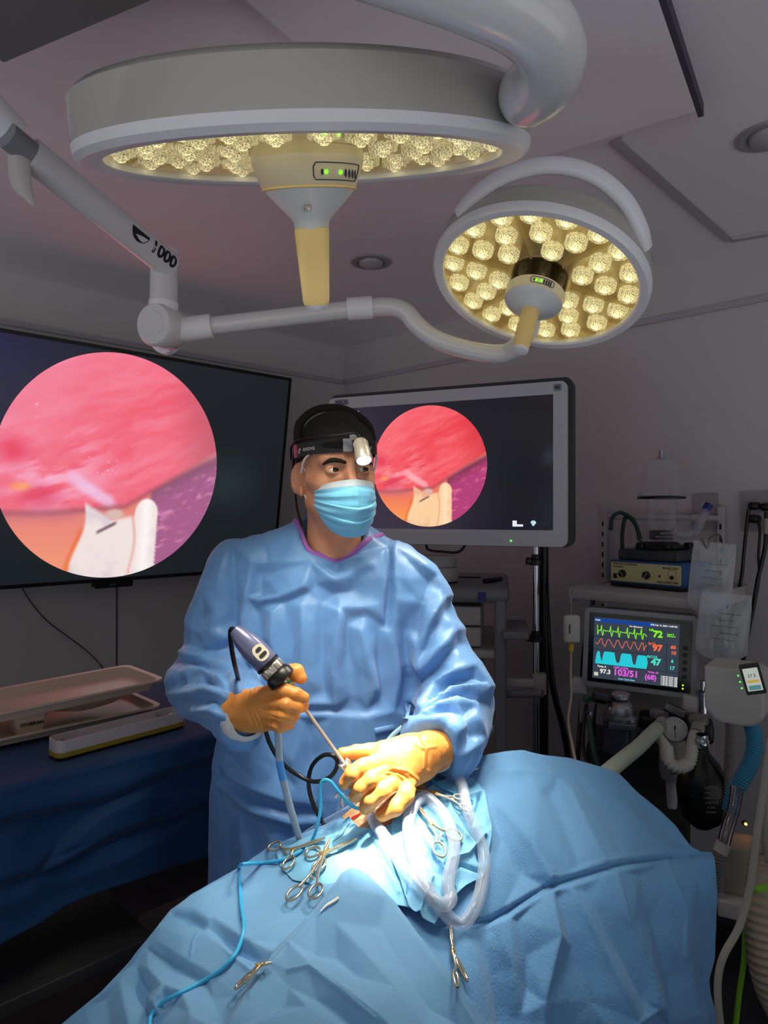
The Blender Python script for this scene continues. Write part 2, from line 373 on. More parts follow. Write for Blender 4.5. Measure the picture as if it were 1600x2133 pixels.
# ---------------- screens ----------------
def fbm2(x, y, sc, seed=0, oc=4):
    """value noise on numpy arrays"""
    out = np.zeros_like(x); amp = 0.5
    for o in range(oc):
        X = x*sc+seed*17.3; Y = y*sc+seed*9.1; xi = np.floor(X).astype(int); yi = np.floor(Y).astype(int); fx = X-xi; fy = Y-yi
        fx = fx*fx*(3-2*fx); fy = fy*fy*(3-2*fy)
        def hsh(a, b): q = np.sin(a*127.1+b*311.7+seed*74.7)*43758.5453; return q-np.floor(q)
        out += amp*((hsh(xi, yi)*(1-fx)+hsh(xi+1, yi)*fx)*(1-fy)+(hsh(xi, yi+1)*(1-fx)+hsh(xi+1, yi+1)*fx)*fy); sc *= 2.1; amp *= 0.5; seed += 1
    return out
def sstep(a, b, x): t = np.clip((x-a)/(b-a), 0, 1); return t*t*(3-2*t)
def endo(x, y, warm):
    """picture from inside the body; x, y in -1..1, y up; returns sRGB 0..255"""
    def C(*c): return np.array(c, float)[None, :]
    def mx(a, b, t): return a*(1-t[:, None])+b*t[:, None]
    w1 = fbm2(x, y, 1.6, 3)-0.5; w2 = fbm2(x, y, 1.6, 5)-0.5
    X = x+w1*.35; Y = y+w2*.35
    st_ = .6*fbm2(X*1.0+Y*.5, (Y-X*.45)*2.2, 1.3, 7, 3)+.4*fbm2(X*2.0+Y, (Y-X*.45)*9, 2.0, 8, 4)
    base = mx(np.repeat(C(238, 92, 112) if not warm else C(236, 62, 74), len(x), 0), C(250, 150, 172) if not warm else C(255, 134, 140), sstep(.25, .85, st_)*.75)
    # upper left paler, right edge duskier
    base = mx(base, C(240, 150, 180) if not warm else C(255, 140, 148), sstep(.1, 1.1, -x*.8+y*.55)*.55)
    base = mx(base, C(190, 92, 108) if not warm else C(214, 52, 62), sstep(.45, 1.0, x*1.0+.1*y)*.75)
    fib = fbm2((x+.65)*2+(y+.1)*1.2, (y+.1)*9-(x)*3, 1.5, 11, 4)
    ray = np.clip(1-np.hypot((x+.55)*.9, y+.10)/.62, 0, 1)
    base = mx(base, C(250, 190, 222) if not warm else C(255, 168, 178), ray*sstep(.38, .62, fib)*.8)
    base = mx(base, C(224, 36, 66), sstep(.25, .0, np.hypot((x+.85)*1.0, (y-.10)*1.3))*.7)
    base = mx(base, C(214, 56, 92), sstep(.28, .0, np.hypot((x+.62)*1.0, (y+.28)*1.6))*.6)
    base = mx(base, C(250, 170, 80), sstep(.09, .03, np.hypot((x+.79)*.8, (y+.19)*1.8))*.6)
    # pale band running to the centre
    l = np.abs((y+.13)+(x+.35)*.62); base = mx(base, C(238, 204, 240) if not warm else C(255, 190, 196), sstep(.10, .02, l)*sstep(-.5, -.3, x)*sstep(.05, -.05, x)*.75)
    # cream ridge on the right
    l = (y-.10)-(x-.95)*.62; base = mx(base, C(232, 190, 190) if not warm else C(246, 160, 120), sstep(.16, .05, np.abs(l+.05))*sstep(.45, .75, x)*.95)
    # lower half
    hor = -.36+.05*np.sin(x*2)+np.clip(x-.1, 0, 1)*.52
    low = sstep(.02, -.03, y-hor)
    lowc = mx(np.repeat(C(232, 134, 122) if not warm else C(240, 116, 92), len(x), 0), C(240, 150, 120) if not warm else C(250, 150, 84), sstep(-.4, -.9, y))
    lowc = mx(lowc, C(190, 100, 130), sstep(-.55, -.37, y)*sstep(-.2, -.5, x)*.6)
    f2 = fbm2((x-.2)*4+(y)*5, (y-.5*x)*11, 2.0, 21, 4)
    rt = mx(np.repeat(C(168, 96, 140) if not warm else C(176, 58, 116), len(x), 0), C(226, 150, 186) if not warm else C(238, 120, 150), sstep(.5, .75, f2)*.7)
    rt = mx(rt, C(140, 88, 116) if not warm else C(120, 44, 70), sstep(-.2, -.02, y-hor)*.75)
    lowc = mx(lowc, rt, sstep(.30, .36, x+(y+.7)*.0))
    base = mx(base, lowc, low)
    sh = np.exp(-((y-hor)/.03)**2); base = mx(base, C(150, 84, 96), sh*.55)
    # pale lump with rounded top
    lx = -.1+(y+.9)*.25; body = sstep(-.30, -.27, x+(np.clip(-y-.5, -.3, .5))*.15-.03*np.sin(y*9))*sstep(.40, .36, x)*sstep(-.44, -.50, y-.6*np.clip(x+.02, -1, .0)*-1-.2*np.clip(x, 0, .3))
    knob = np.maximum(sstep(1.10, .92, np.hypot((x-.30)/.11, (y+.42)/.14)), sstep(.118, .100, np.abs(x-.30))*sstep(-.38, -.44, y))
    lump = np.maximum(body, knob); cream = mx(np.repeat(C(240, 226, 222) if not warm else C(252, 208, 160), len(x), 0), C(222, 206, 214) if not warm else C(238, 178, 140), sstep(.45, .7, fbm2(x, y, 5, 31)))
    cream = mx(cream, C(255, 250, 250) if not warm else C(255, 226, 190), np.exp(-((x-.30)/.06)**2)*.8)
    cream = mx(cream, C(226, 120, 110), np.exp(-((x-.17-.03*np.sin(y*7))/.012)**2)*.5)
    base = mx(base, cream, lump)
    base = mx(base, C(232, 100, 40), np.exp(-((x+.31+(np.clip(-y-.5, -.3, .5))*.15-.03*np.sin(y*9))/.02)**2)*sstep(-.5, -.6, y)*.6)
    base = mx(base, C(214, 200, 190), sstep(.09, .04, np.hypot((x+.0)*.8, (y+.42)*1.5))*.8)
    l = np.abs((y+.56)-(x+.1)*.5); base = mx(base, C(100, 70, 84), sstep(.025, .008, l)*sstep(-.17, -.13, x)*sstep(.04, .0, x)*.75)
    gl = fbm2(x, y, 38, 41, 2); base = mx(base, C(255, 245, 250), sstep(.60, .70, gl)*np.maximum(sstep(.26, .1, np.hypot(x+.82, y-.38)), sstep(.26, .08, np.hypot(x+.12, (y-.0)*1.2)))*.9)
    return np.clip(base, 0, 255)
def srgb2lin(c): c = c/255.0; return np.where(c <= .04045, c/12.92, ((c+.055)/1.055)**2.4)
def screen_pic(name, M, R, warm, m, parent, lift=0.0012):
    nr, na = 130, 300; vs = [(0, 0)]; 
    for i in range(1, nr+1):
        for j in range(na): vs.append((i/nr*math.cos(2*math.pi*j/na), i/nr*math.sin(2*math.pi*j/na)))
    xy = np.array(vs); f = []
    for i in range(1, nr):
        for j in range(na): q = (j+1) % na; f.append((1+(i-1)*na+j, 1+i*na+j, 1+i*na+q, 1+(i-1)*na+q))
    tri = [(0, 1+j, 1+(j+1) % na) for j in range(na)]
    col = srgb2lin(endo(xy[:, 0], xy[:, 1], warm))
    Mn = np.array(M); pts = np.stack([xy[:, 0]*R, xy[:, 1]*R, np.full(len(xy), lift), np.ones(len(xy))], 1) @ Mn.T
    return np_obj(name, pts[:, :3], f+tri, m, parent, cols=col)
def rrect(w, h, r, n=6):
    out = []
    for cx, cy, a0 in ((w/2-r, h/2-r, 0), (-w/2+r, h/2-r, 90), (-w/2+r, -h/2+r, 180), (w/2-r, -h/2+r, 270)):
        for i in range(n+1): a = math.radians(a0+90*i/n); out.append((cx+r*math.cos(a), cy+r*math.sin(a)))
    return out
def plate(mb, M, w, h, z0, z1, r=0.004, cx=0, cy=0, n=6):
    pts = rrect(w, h, r, n); k = len(pts); vs = [M @ V(x+cx, y+cy, z0) for x, y in pts]+[M @ V(x+cx, y+cy, z1) for x, y in pts]
    return mb.add(vs, [tuple(reversed(range(k))), tuple(range(k, 2*k))]+[(i, (i+1) % k, k+(i+1) % k, k+i) for i in range(k)])
def ringplate(mb, M, w, h, bw, bh, z0, z1, r=0.01, ri=0.003, cy=0):
    o = rrect(w, h, r); i_ = rrect(w-2*bw, h-2*bh, ri); k = len(o)
    vs = [M @ V(x, y, z0) for x, y in o]+[M @ V(x, y, z1) for x, y in o]+[M @ V(x, y+cy, z1) for x, y in i_]+[M @ V(x, y+cy, z0) for x, y in i_]
    fs = []
    for a in range(4):
        b = (a+1) % 4
        for i in range(k): q = (i+1) % k; fs.append((a*k+i, a*k+q, b*k+q, b*k+i))
    return mb.add(vs, fs)
M_black = mat('black_plastic', (12, 12, 14), 0.35); M_dkgrey = mat('dark_grey_plastic', (44, 45, 49), 0.45)
M_grey = mat('grey_plastic', (128, 130, 136), 0.45)
# wall television: plane tilted forward, on an arm off the left wall
tilt = math.radians(8.5); nrm = V(0.70711, -0.70711, 0)
X = -A2; Yv = (Z*math.cos(tilt)+nrm*math.sin(tilt)).normalized()
br = P(571, 1186, 3.42)
TW, TH = 1.66, 0.95
ctr = br-X*TW/2+Yv*TH/2
TVM = frame(ctr, X, Yv)
tv = thing('television', ctr-Yv*TH/2, 'large black wall television with a pale pink round endoscope image, at left', 'television')
mb = MB(); plate(mb, TVM, TW, TH, -0.045, -0.004, 0.006); mb.build('back_panel', M_black, tv, ang=30)
mb = MB(); ringplate(mb, TVM, TW, TH, 0.012, 0.014, -0.01, 0.006, .004, .001); mb.build('bezel', M_black, tv, ang=30)
def dark_screen(name, M, w, h, fn, m, parent, z=0.0, n=40):
    xs = np.linspace(-w/2, w/2, n+1); ys = np.linspace(-h/2, h/2, n+1); Xg, Yg = np.meshgrid(xs, ys); x = Xg.ravel(); y = Yg.ravel()
    col = srgb2lin(fn(x/w*2, y/h*2)); pts = np.stack([x, y, np.full(len(x), z), np.ones(len(x))], 1) @ np.array(M).T
    f = [(j*(n+1)+i, j*(n+1)+i+1, (j+1)*(n+1)+i+1, (j+1)*(n+1)+i) for j in range(n) for i in range(n)]
    return np_obj(name, pts[:, :3], f, m, parent, cols=col)
M_tv = vcol_emis('television_picture', 1.0); M_mon = vcol_emis('monitor_picture', 1.0)
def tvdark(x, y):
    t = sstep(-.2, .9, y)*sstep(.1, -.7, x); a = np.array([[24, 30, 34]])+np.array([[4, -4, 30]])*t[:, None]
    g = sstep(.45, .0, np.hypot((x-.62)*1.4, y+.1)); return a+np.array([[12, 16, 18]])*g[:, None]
dark_screen('screen', TVM, TW-.02, TH-.024, tvdark, M_tv, tv, 0.0)
R_ = (TH-.034)/2
screen_pic('endoscope_image', TVM, R_, False, M_tv, tv)
mb = MB(); plate(mb, TVM, 0.16, 0.028, -0.03, 0.008, 0.006, 0.015, -TH/2-0.012); mb.build('sensor_box', M_black, tv, ang=30)
text('lettering', 'Roku', TVM @ Matrix.Translation((0.01, -TH/2-0.012, 0.0085)), .012, mat('dim_grey_print', (110, 112, 116), .5), tv)
mb = MB(); c = ctr-TVM.col[2].xyz*0.09; mb.box(c, (0.5, 0.4, 0.09), TVM.to_3x3(), .01)
mb.tube([c, c-nrm*0.125], 0.03, 12); mb.build('wall_bracket', M_black, tv, ang=30)
# medical monitor on the right
X = V(0.9135, -0.4067, 0); rt = P(1183, 970, 2.13); MW, MH = 0.845, 0.520
ctr = V(rt.x, rt.y, 0)-X*MW/2+Z*(CH-(969-CY)/F*2.13+0.004)
MM = frame(ctr, X, Z)
mon = thing('surgical_monitor', ctr-Z*MH/2, 'wide monitor in a light grey bezel behind the surgeon, bright red round image', 'monitor')
mb = MB(); plate(mb, MM, MW+.02, MH+.016, -0.05, -0.008, 0.03, .006, .006); mb.build('back_panel', M_dkgrey, mon, ang=30)
mb = MB(); ringplate(mb, MM, MW, MH, 0.043, 0.0, -0.02, 0.010, .02, .002, 0) if False else None
o_w, o_h = MW, MH; iw, ih = 0.757, 0.428; cyy = 0.006
o = rrect(o_w, o_h, .022); i_ = rrect(iw, ih, .002); k = len(o)
vs = [MM @ V(x, y, -.02) for x, y in o]+[MM @ V(x, y, .008) for x, y in o]+[MM @ V(x, y+cyy, .008) for x, y in i_]+[MM @ V(x, y+cyy, -.004) for x, y in i_]
mb = MB(); mb.add(vs, [((a)*k+i, a*k+(i+1) % k, (a+1)*k+(i+1) % k, (a+1)*k+i) for a in range(3) for i in range(k)])
mb.build('bezel', mat('light_grey_bezel', (176, 178, 186), .4), mon, ang=30)
M2 = MM @ Matrix.Translation((0, cyy, 0))
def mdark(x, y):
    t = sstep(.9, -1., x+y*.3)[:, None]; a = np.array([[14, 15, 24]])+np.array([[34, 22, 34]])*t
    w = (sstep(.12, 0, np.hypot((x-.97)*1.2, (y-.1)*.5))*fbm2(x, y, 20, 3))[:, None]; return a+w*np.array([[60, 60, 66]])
dark_screen('screen', M2, iw, ih, mdark, M_mon, mon, -0.001)
screen_pic('endoscope_image', M2 @ Matrix.Translation((-.062+.02, 0, 0)), ih/2-.008, True, M_mon, mon, .0005)
Mw = emis('white_glow', (235, 238, 240), 1.0)
text('clock_text', '12:13', M2 @ Matrix.Translation((-.318, .198, .0008)), .013, Mw, mon, 0.0001, .02)
text('resolution_badge', '4K', MM @ Matrix.Translation((.392, .240, .0088)), .016, mat('navy_print', (28, 32, 70), .5), mon, .0002, .03)
mb = MB(); plate(mb, MM, .024, .022, .008, .0086, .003, .392, .240); mb.build('badge', mat('badge_grey', (120, 124, 140), .4), mon, ang=30)
mb = MB(); plate(mb, MM, .054, .018, .008, .0086, .001, -.37, .243); mb.build('badge', mat('navy_badge', (28, 30, 70), .4), mon, ang=30)
text('lettering', 'STORZ', MM @ Matrix.Translation((-.37, .243, .0088)), .018, mat('badge_letters', (150, 152, 165), .5), mon, .0002, .02)
mb = MB(); mb.add([M2 @ V(x, y, .0008) for x, y in [(.248, -.203), (.282, -.203), (.282, -.196), (.262, -.196), (.262, -.184), (.248, -.184)]], [tuple(range(6))]); mb.build('status_icon', Mw, mon, smooth=False)
mb = MB(); mb.add([M2 @ V(.315+.009*math.cos(a)*(1-.4*(math.sin(a) < 0)), -.192+.009*math.sin(a), .0008) for a in np.linspace(0, 6.283, 16)[:-1]], [tuple(range(15))]); mb.build('status_icon', emis('pale_blue_glow', (190, 225, 235), 1), mon, smooth=False)
mb = MB(); mb.lathe([(0.0035, .008), (.0035, .010), (.0001, .011)], MM @ Matrix.Translation((.245, -.243, 0)), 12); mb.build('power_light', emis('green_led', (90, 240, 80), 1.5), mon)
c = MM @ V(-.02, -MH/2-.0, -.03); mb = MB()
mb.tube(spline([MM @ V(-.06, -MH/2+.02, -.035), MM @ V(-.055, -MH/2-.018, -.03), MM @ V(.0, -MH/2-.026, -.03), MM @ V(.06, -MH/2-.024, -.03), MM @ V(.09, -MH/2+.02, -.035)], 6), .0045, 10); mb.build('cable_loop', M_black, mon)
mb = MB(); mb.box(MM @ V(-.24, -MH/2-.02, -.05), (.07, .05, .03), MM.to_3x3(), .008); mb.box(MM @ V(-.05, 0, -.09), (.3, .3, .09), MM.to_3x3(), .02)
mb.tube([MM @ V(-.05, 0, -.12), MM @ V(-.05, -.1, -.28)], .025, 12); mb.build('mount', M_black, mon, ang=30)
# ---------------- surgical lights ----------------
M_lamp = mat('lamp_enamel', (172, 169, 164), 0.22, coat=0.4)
M_arm = mat('arm_enamel', (208, 208, 213), 0.22, coat=0.4)
M_rim = mat('lamp_rim', (226, 227, 234), 0.3)
M_cream = mat('cream_handle', (236, 208, 142), 0.4, sss=0.1)
M_refl = mat('lamp_reflector', (196, 180, 146), 0.28, 0.75, emit=(255, 214, 130), estr=0.06)  # faint warm emission put into the plate in place of LED spill
M_navy = mat('navy_ink', (30, 32, 84), 0.5); M_gled = emis('green_indicator', (110, 255, 30), 2.2)
def glass_mat(name, tint=(1, 1, 1), ior=1.45, rough=0.02, extra=0.0):
    m = bpy.data.materials.new(name); m.use_nodes = True; nt = m.node_tree; nt.nodes.remove(nt.nodes['Principled BSDF'])
    t = nt.nodes.new('ShaderNodeBsdfTransparent'); t.inputs[0].default_value = (*tint, 1); g = nt.nodes.new('ShaderNodeBsdfGlossy'); g.inputs[1].default_value = rough
    fr = nt.nodes.new('ShaderNodeFresnel'); fr.inputs[0].default_value = ior; mx = nt.nodes.new('ShaderNodeMixShader')
    ad = nt.nodes.new('ShaderNodeMath'); ad.operation = 'ADD'; ad.inputs[1].default_value = extra; ad.use_clamp = True
    nt.links.new(fr.outputs[0], ad.inputs[0]); nt.links.new(ad.outputs[0], mx.inputs[0]); nt.links.new(t.outputs[0], mx.inputs[1]); nt.links.new(g.outputs[0], mx.inputs[2])
    nt.links.new(mx.outputs[0], nt.nodes['Material Output'].inputs[0]); MATS[name] = m; return m
M_cover = glass_mat('lamp_cover_glass', (0.97, 0.97, 0.95), 1.5)
def led_mat(name, s):
    """moulded optic that gives off warm light: bright core and glittering rings"""
    m = bpy.data.materials.new(name); m.use_nodes = True; nt = m.node_tree; b = nt.nodes['Principled BSDF']; L = nt.links.new
    tc = nt.nodes.new('ShaderNodeTexCoord'); sp = nt.nodes.new('ShaderNodeVectorMath'); sp.operation = 'MULTIPLY'; sp.inputs[1].default_value = (1, 1, 0)
    ln = nt.nodes.new('ShaderNodeVectorMath'); ln.operation = 'LENGTH'; L(tc.outputs['Object'], sp.inputs[0]); L(sp.outputs[0], ln.inputs[0])
    vo = nt.nodes.new('ShaderNodeTexVoronoi'); vo.inputs['Scale'].default_value = 420; L(tc.outputs['Object'], vo.inputs['Vector'])
    r1 = nt.nodes.new('ShaderNodeMapRange'); r1.inputs[1].default_value = 0.016; r1.inputs[2].default_value = 0.001; r1.inputs[3].default_value = 0.5; r1.inputs[4].default_value = 1.0
    L(ln.outputs['Value'], r1.inputs[0])
    p = nt.nodes.new('ShaderNodeMath'); p.operation = 'POWER'; p.inputs[1].default_value = 2.2; L(r1.outputs[0], p.inputs[0])
    v2 = nt.nodes.new('ShaderNodeMapRange'); v2.inputs[1].default_value = 0.2; v2.inputs[2].default_value = 0.75; v2.inputs[3].default_value = 1.5; v2.inputs[4].default_value = 0.25; L(vo.outputs['Distance'], v2.inputs[0])
    mu = nt.nodes.new('ShaderNodeMath'); mu.operation = 'MULTIPLY'; L(p.outputs[0], mu.inputs[0]); L(v2.outputs[0], mu.inputs[1])
    m2 = nt.nodes.new('ShaderNodeMath'); m2.operation = 'MULTIPLY'; m2.inputs[1].default_value = s; L(mu.outputs[0], m2.inputs[0]); L(m2.outputs[0], b.inputs['Emission Strength'])
    b.inputs['Emission Color'].default_value = (1.0, 0.86, 0.42, 1); b.inputs['Base Color'].default_value = (0.5, 0.46, 0.3, 1)
    b.inputs['Roughness'].default_value = 0.12; b.inputs['Metallic'].default_value = 0.5
    bn = nt.nodes.new('ShaderNodeBump'); bn.inputs['Strength'].default_value = .6; bn.inputs['Distance'].default_value = .002; L(vo.outputs['Distance'], bn.inputs['Height']); L(bn.outputs[0], b.inputs['Normal'])
    return m
M_led = led_mat('led_optic', 3.0)
def lamp_head(t, M, R, H, ri, rows, led_r, rot, hubr):
    Mi = M
    MB().lathe([(R*ri, 0.012), (R*ri, -0.002), (R*(ri+.015), -0.006), (R*.975, -0.007), (R*1.0, 0.0), (R*1.003, 0.012)], Mi, 96).build('rim', M_rim, t)
    MB().lathe([(R*1.0, 0.010), (R*1.0, H*.3), (R*.992, H*.9), (R*.97, H), (R*.90, H*1.04), (R*.6, H*1.25), (0.001, H*1.35)], Mi, 96).build('housing', M_lamp, t)
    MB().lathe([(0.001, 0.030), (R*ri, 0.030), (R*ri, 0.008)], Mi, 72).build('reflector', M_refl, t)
    for k in range(6):
        a = rot+math.radians(30)+k*math.pi/3; d = V(math.cos(a), math.sin(a), 0); c = M @ (d*(hubr+R*ri)/2+V(0, 0, .022))
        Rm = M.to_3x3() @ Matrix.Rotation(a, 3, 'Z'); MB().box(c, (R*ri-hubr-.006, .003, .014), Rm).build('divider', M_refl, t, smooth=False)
    first = None
    for k in range(6):
        for (rr, offs) in rows:
            for o_ in offs:
                a = rot+k*math.pi/3+math.radians(o_); p = M @ V(rr*R*math.cos(a), rr*R*math.sin(a), 0.0)
                if first is None:
                    mb = MB(); s_ = led_r/0.0165
                    Ml = M.copy(); Ml.translation = OFF[t.name]
                    mb.lathe([(0.0001, .0035), (.004, .004), (.0045, .0055), (.009, .0075), (.0095, .009), (.0135, .013), (.0140, .010), (.0165, .010), (.0172, .012), (.0172, .026)], Matrix.Translation((0, 0, 0)), 20)
                    me = bpy.data.meshes.new('led_lens'); me.from_pydata([v*s_ for v in mb.v], [], mb.f); me.update(); me.materials.append(M_led); me.shade_smooth()
                    first = bpy.data.objects.new('led_lens', me); o = first
                else: o = first.copy()
                COL.objects.link(o); o.parent = t; Mo = M.copy(); Mo.translation = p-OFF[t.name]; o.matrix_local = Mo
    MB().lathe([(0.001, 0.0015), (R*ri, 0.0015)], Mi, 72).build('cover_glass', M_cover, t)
def arcpanel(t, M, prof_r, zc, hz, a0, a1, leds):
    """control panel outline and lights on the hub side; prof_r(z) radius"""
    def pt(a, z, l=.0006): r = prof_r(z)+l; return M @ V(r*math.cos(a), r*math.sin(a), z)
    n = 14; loop = [pt(a0+(a1-a0)*i/n, zc+hz) for i in range(n+1)]+[pt(a1+(.04), zc+hz*.5), pt(a1+.04, zc-hz*.5)]+[pt(a1+(a0-a1)*i/n, zc-hz) for i in range(n+1)]+[pt(a0-.04, zc-hz*.5), pt(a0-.04, zc+hz*.5), pt(a0, zc+hz)]
    MB().tube(loop, .0007, 6).build('panel_outline', M_navy, t)
    zax = M.col[2].xyz.normalized()
    for i, (u, kind) in enumerate(leds):
        a = a0+(a1-a0)*u; p = pt(a, zc-hz*.1, .0008); nr = (p-M @ V(0, 0, zc)).normalized(); Mz = zframe(p, nr, zax)
        if kind == 'g': MB().lathe([(.0028, -.001), (.0026, .0008), (.0001, .0014)], Mz, 12).build('indicator_light', M_gled, t)
        else: MB().lathe([(.0022, 0), (.0022, .0008), (.0001, .0009)], Mz @ Matrix.Diagonal((1.8+i*.25, .8, 1, 1)), 12).build('button', M_navy, t)
# large lamp
BM = zframe(BIGC, -BIGN, (1, 0, 0.055)); big = thing('surgical_light', BIGC, 'large round surgical ceiling light seen edge on, nearest the camera, at top', 'surgical light')
rows = [(.36, (-14, 14)), (.54, (-20, 0, 20)), (.71, (-22, -7.5, 7.5, 22)), (.85, (-20, 0, 20))]
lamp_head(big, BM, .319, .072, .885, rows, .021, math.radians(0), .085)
HB = BM
hub = MB().lathe([(.082, .02), (.082, -.001), (.0815, -.004), (.070, -.036), (.0685, -.037)], HB, 48).build('hub', mat('hub_cream', (228, 218, 190), .35), big)
MB().lathe([(.0685, -.037), (.070, -.0375), (.0695, -.040), (.066, -.041)], HB, 48).build('hub_ring', M_cream, big)
MB().lathe([(.067, -.040), (.060, -.048), (.030, -.078), (.0265, -.084), (.0255, -.094), (.0001, -.094)], HB, 48).build('cone', mat('cone_enamel', (206, 214, 218), .3), big)
mb = MB(); k = 8
secs = [(-.092, .0255), (-.098, .0262), (-.16, .0225), (-.196, .0205), (-.202, .019), (-.203, .012)]
vs = []; n = 24
for z_, r_ in secs:
    for j in range(n):
        w = 2*math.pi*j/n; c_, s_ = math.cos(w), math.sin(w); q = (abs(c_)**5+abs(s_)**5)**(-1/5.0); vs.append(HB @ V(r_*c_*q*.98, r_*s_*q*.98, z_))
mb.add(vs, [(i*n+j, i*n+(j+1) % n, (i+1)*n+(j+1) % n, (i+1)*n+j) for i in range(len(secs)-1) for j in range(n)]+[tuple(range((len(secs)-1)*n, len(secs)*n))])
mb.build('handle', M_cream, big, ang=60)
MB().lathe([(.017, -.201), (.0172, -.205), (.014, -.209), (.0001, -.2105)], HB, 24).build('end_cap', M_rim, big)
MB().box(HB @ V(-.001, -.048, -.066), (.010, .006, .009), HB.to_3x3() @ Matrix.Rotation(math.radians(45), 3, 'X'), .001).build('release_button', mat('brushed_steel', (190, 188, 180), .3, .8), big)
arcpanel(big, HB, lambda z: .0815+(z+.004)*(.0115/.032), -.021, .0105, math.radians(-78), math.radians(-20), [(.12, 'b'), (.2, 'g'), (.5, 'g'), (.62, 'b'), (.72, 'b'), (.82, 'b'), (.92, 'b')])
p0 = BM @ V(.285*math.cos(math.radians(-30)), .285*math.sin(math.radians(-30)), .040)
p0b = BM @ V(.340*math.cos(math.radians(-30)), .340*math.sin(math.radians(-30)), .042)
path = spline([p0b, P(1098, 198, .79), P(1135, 168, .74), P(1148, 110, .69), P(1098, 38, .65), P(960, -28, .63), P(760, -95, .62), P(480, -190, .62)], 10)
rs = [.025+.010*min(1, i/12) for i in range(len(path))]
MB().tube(path, rs, 40).build('suspension_arm', M_arm, big)
MB().tube([p0, p0b, p0b.lerp(path[3], .5)], .026, 32).build('arm_socket', M_rim, big)
# small lamp
SMM = zframe(SMC, -SMN, (1, 0, -.1)); sm = thing('surgical_light', SMC, 'smaller round surgical ceiling light with its face of lit LEDs showing, at right', 'surgical light')
rows = [(.40, (0,)), (.60, (-15, 15)), (.82, (-21, 0, 21))]
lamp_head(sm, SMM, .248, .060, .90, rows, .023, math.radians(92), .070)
MB().lathe([(.0655, .028), (.0655, -.022)], SMM, 48).build('hub_collar', mat('black_chrome', (60, 56, 48), .12, .9), sm)
MB().lathe([(.0655, -.020), (.068, -.021), (.066, -.045), (.064, -.047)], SMM, 48).build('hub', MATS['hub_cream'], sm)
MB().lathe([(.064, -.046), (.062, -.050), (.030, -.066), (.022, -.070), (.0001, -.070)], SMM, 48).build('cone', MATS['cone_enamel'], sm)
mb = MB(); secs = [(-.066, .0200), (-.10, .0195), (-.105, .0205), (-.135, .0215), (-.165, .018), (-.170, .017)]; vs = []; n = 96
for z_, r_ in secs:
    for j in range(n):
        w = 2*math.pi*j/n; rr = r_+(.0006 if (j//2) % 2 and z_ > -.12 else 0); vs.append(SMM @ V(rr*math.cos(w), rr*math.sin(w), z_))
mb.add(vs, [(i*n+j, i*n+(j+1) % n, (i+1)*n+(j+1) % n, (i+1)*n+j) for i in range(len(secs)-1) for j in range(n)]+[tuple(range((len(secs)-1)*n, len(secs)*n))])
mb.build('handle', M_cream, sm, ang=60)
MB().lathe([(.0175, -.168), (.0175, -.174), (.012, -.176), (.0001, -.176)], SMM, 24).build('end_cap', M_rim, sm)
arcpanel(sm, SMM, lambda z: .0675, -.033, .0075, math.radians(-108), math.radians(-66), [(.12, 'b'), (.2, 'g'), (.42, 'g'), (.55, 'b'), (.66, 'b'), (.77, 'b'), (.88, 'b')])
# bail handle behind the small lamp
def sp_(a, r, z): return SMM @ V(r*math.cos(math.radians(a)), r*math.sin(math.radians(a)), z)
bail = spline([sp_(-150, .243, .035), sp_(-140, .250, .050), sp_(-124, .252, .078), sp_(-104, .250, .100), sp_(-84, .250, .100), sp_(-66, .252, .078), sp_(-52, .250, .050), sp_(-42, .243, .035)], 8)
MB().tube(bail, .013, 14, flat=1.5).build('rail_handle', M_rim, sm)
# small lamp suspension
arm = pspl([(1085, 716, 1.68), (1055, 735, 1.72), (1010, 735, 1.74), (950, 722, 1.74), (900, 702, 1.74), (868, 676, 1.74), (845, 650, 1.74), (812, 639, 1.74), (770, 641, 1.74)], 8)
MB().tube([SMC-SMN*.075, P(1098, 700, 1.66)], .024, 20).build('arm_socket', M_rim, sm)
MB().tube(arm, .0235, 28).build('curved_arm', M_arm, sm)
MB().tube([P(776, 640, 1.74), P(724, 644, 1.74)], .0285, 28).build('sleeve', M_rim, sm)
MB().tube([P(735, 644, 1.74), P(430, 680, 1.72)], .0225, 28).build('arm_tube', M_arm, sm)
MB().tube([P(441, 679, 1.72), P(375, 687, 1.715)], .030, 28).build('sleeve', M_rim, sm)
e = P(337, 680, 1.70); e2 = P(366, 688, 1.76); d = (e-e2).normalized()
Me = zframe(e, V(-.35, -.93, -.05)); MB().lathe([(.0001, .036), (.030, .036), (.031, .034), (.048, .033), (.053, .026), (.054, 0), (.053, -.036), (.046, -.048), (.0001, -.05)], Me, 48).build('elbow_joint', M_arm, sm)
MB().lathe([(.0001, -.04), (.045, -.042), (.047, -.06), (.042, -.066), (.0001, -.068)], Me @ Matrix.Translation((-.028, -.012, 0)), 48).build('joint_cap', M_rim, sm)
MB().tube([P(338, 672, 1.70), P(341, 630, 1.70)], .036, 32).build('post_socket', M_rim, sm)
MB().tube([P(341, 632, 1.70), P(343, 522, 1.70)], .034, 32).build('vertical_post', M_arm, sm)
u0 = P(352, 553, 1.69); u1 = P(62, 320, 1.36); u2 = P(-250, 80, 1.12)
MB().tube([u0, u1], .0335, 36).build('upper_arm', M_arm, sm)
MB().tube([u1+(u1-u0).normalized()*-.01, u1+(u1-u0).normalized()*.05], .026, 28).build('collar', M_grey, sm)
MB().tube([P(30, 285, 1.36), P(-200, 40, 1.2)], .036, 36).build('upper_arm', M_rim, sm)
mb = MB(); mb.poly([P(318, 540, 1.665), P(345, 560, 1.66), P(332, 580, 1.67)], .01, (0, 1, 0)); mb.build('gusset', M_rim, sm, smooth=False)
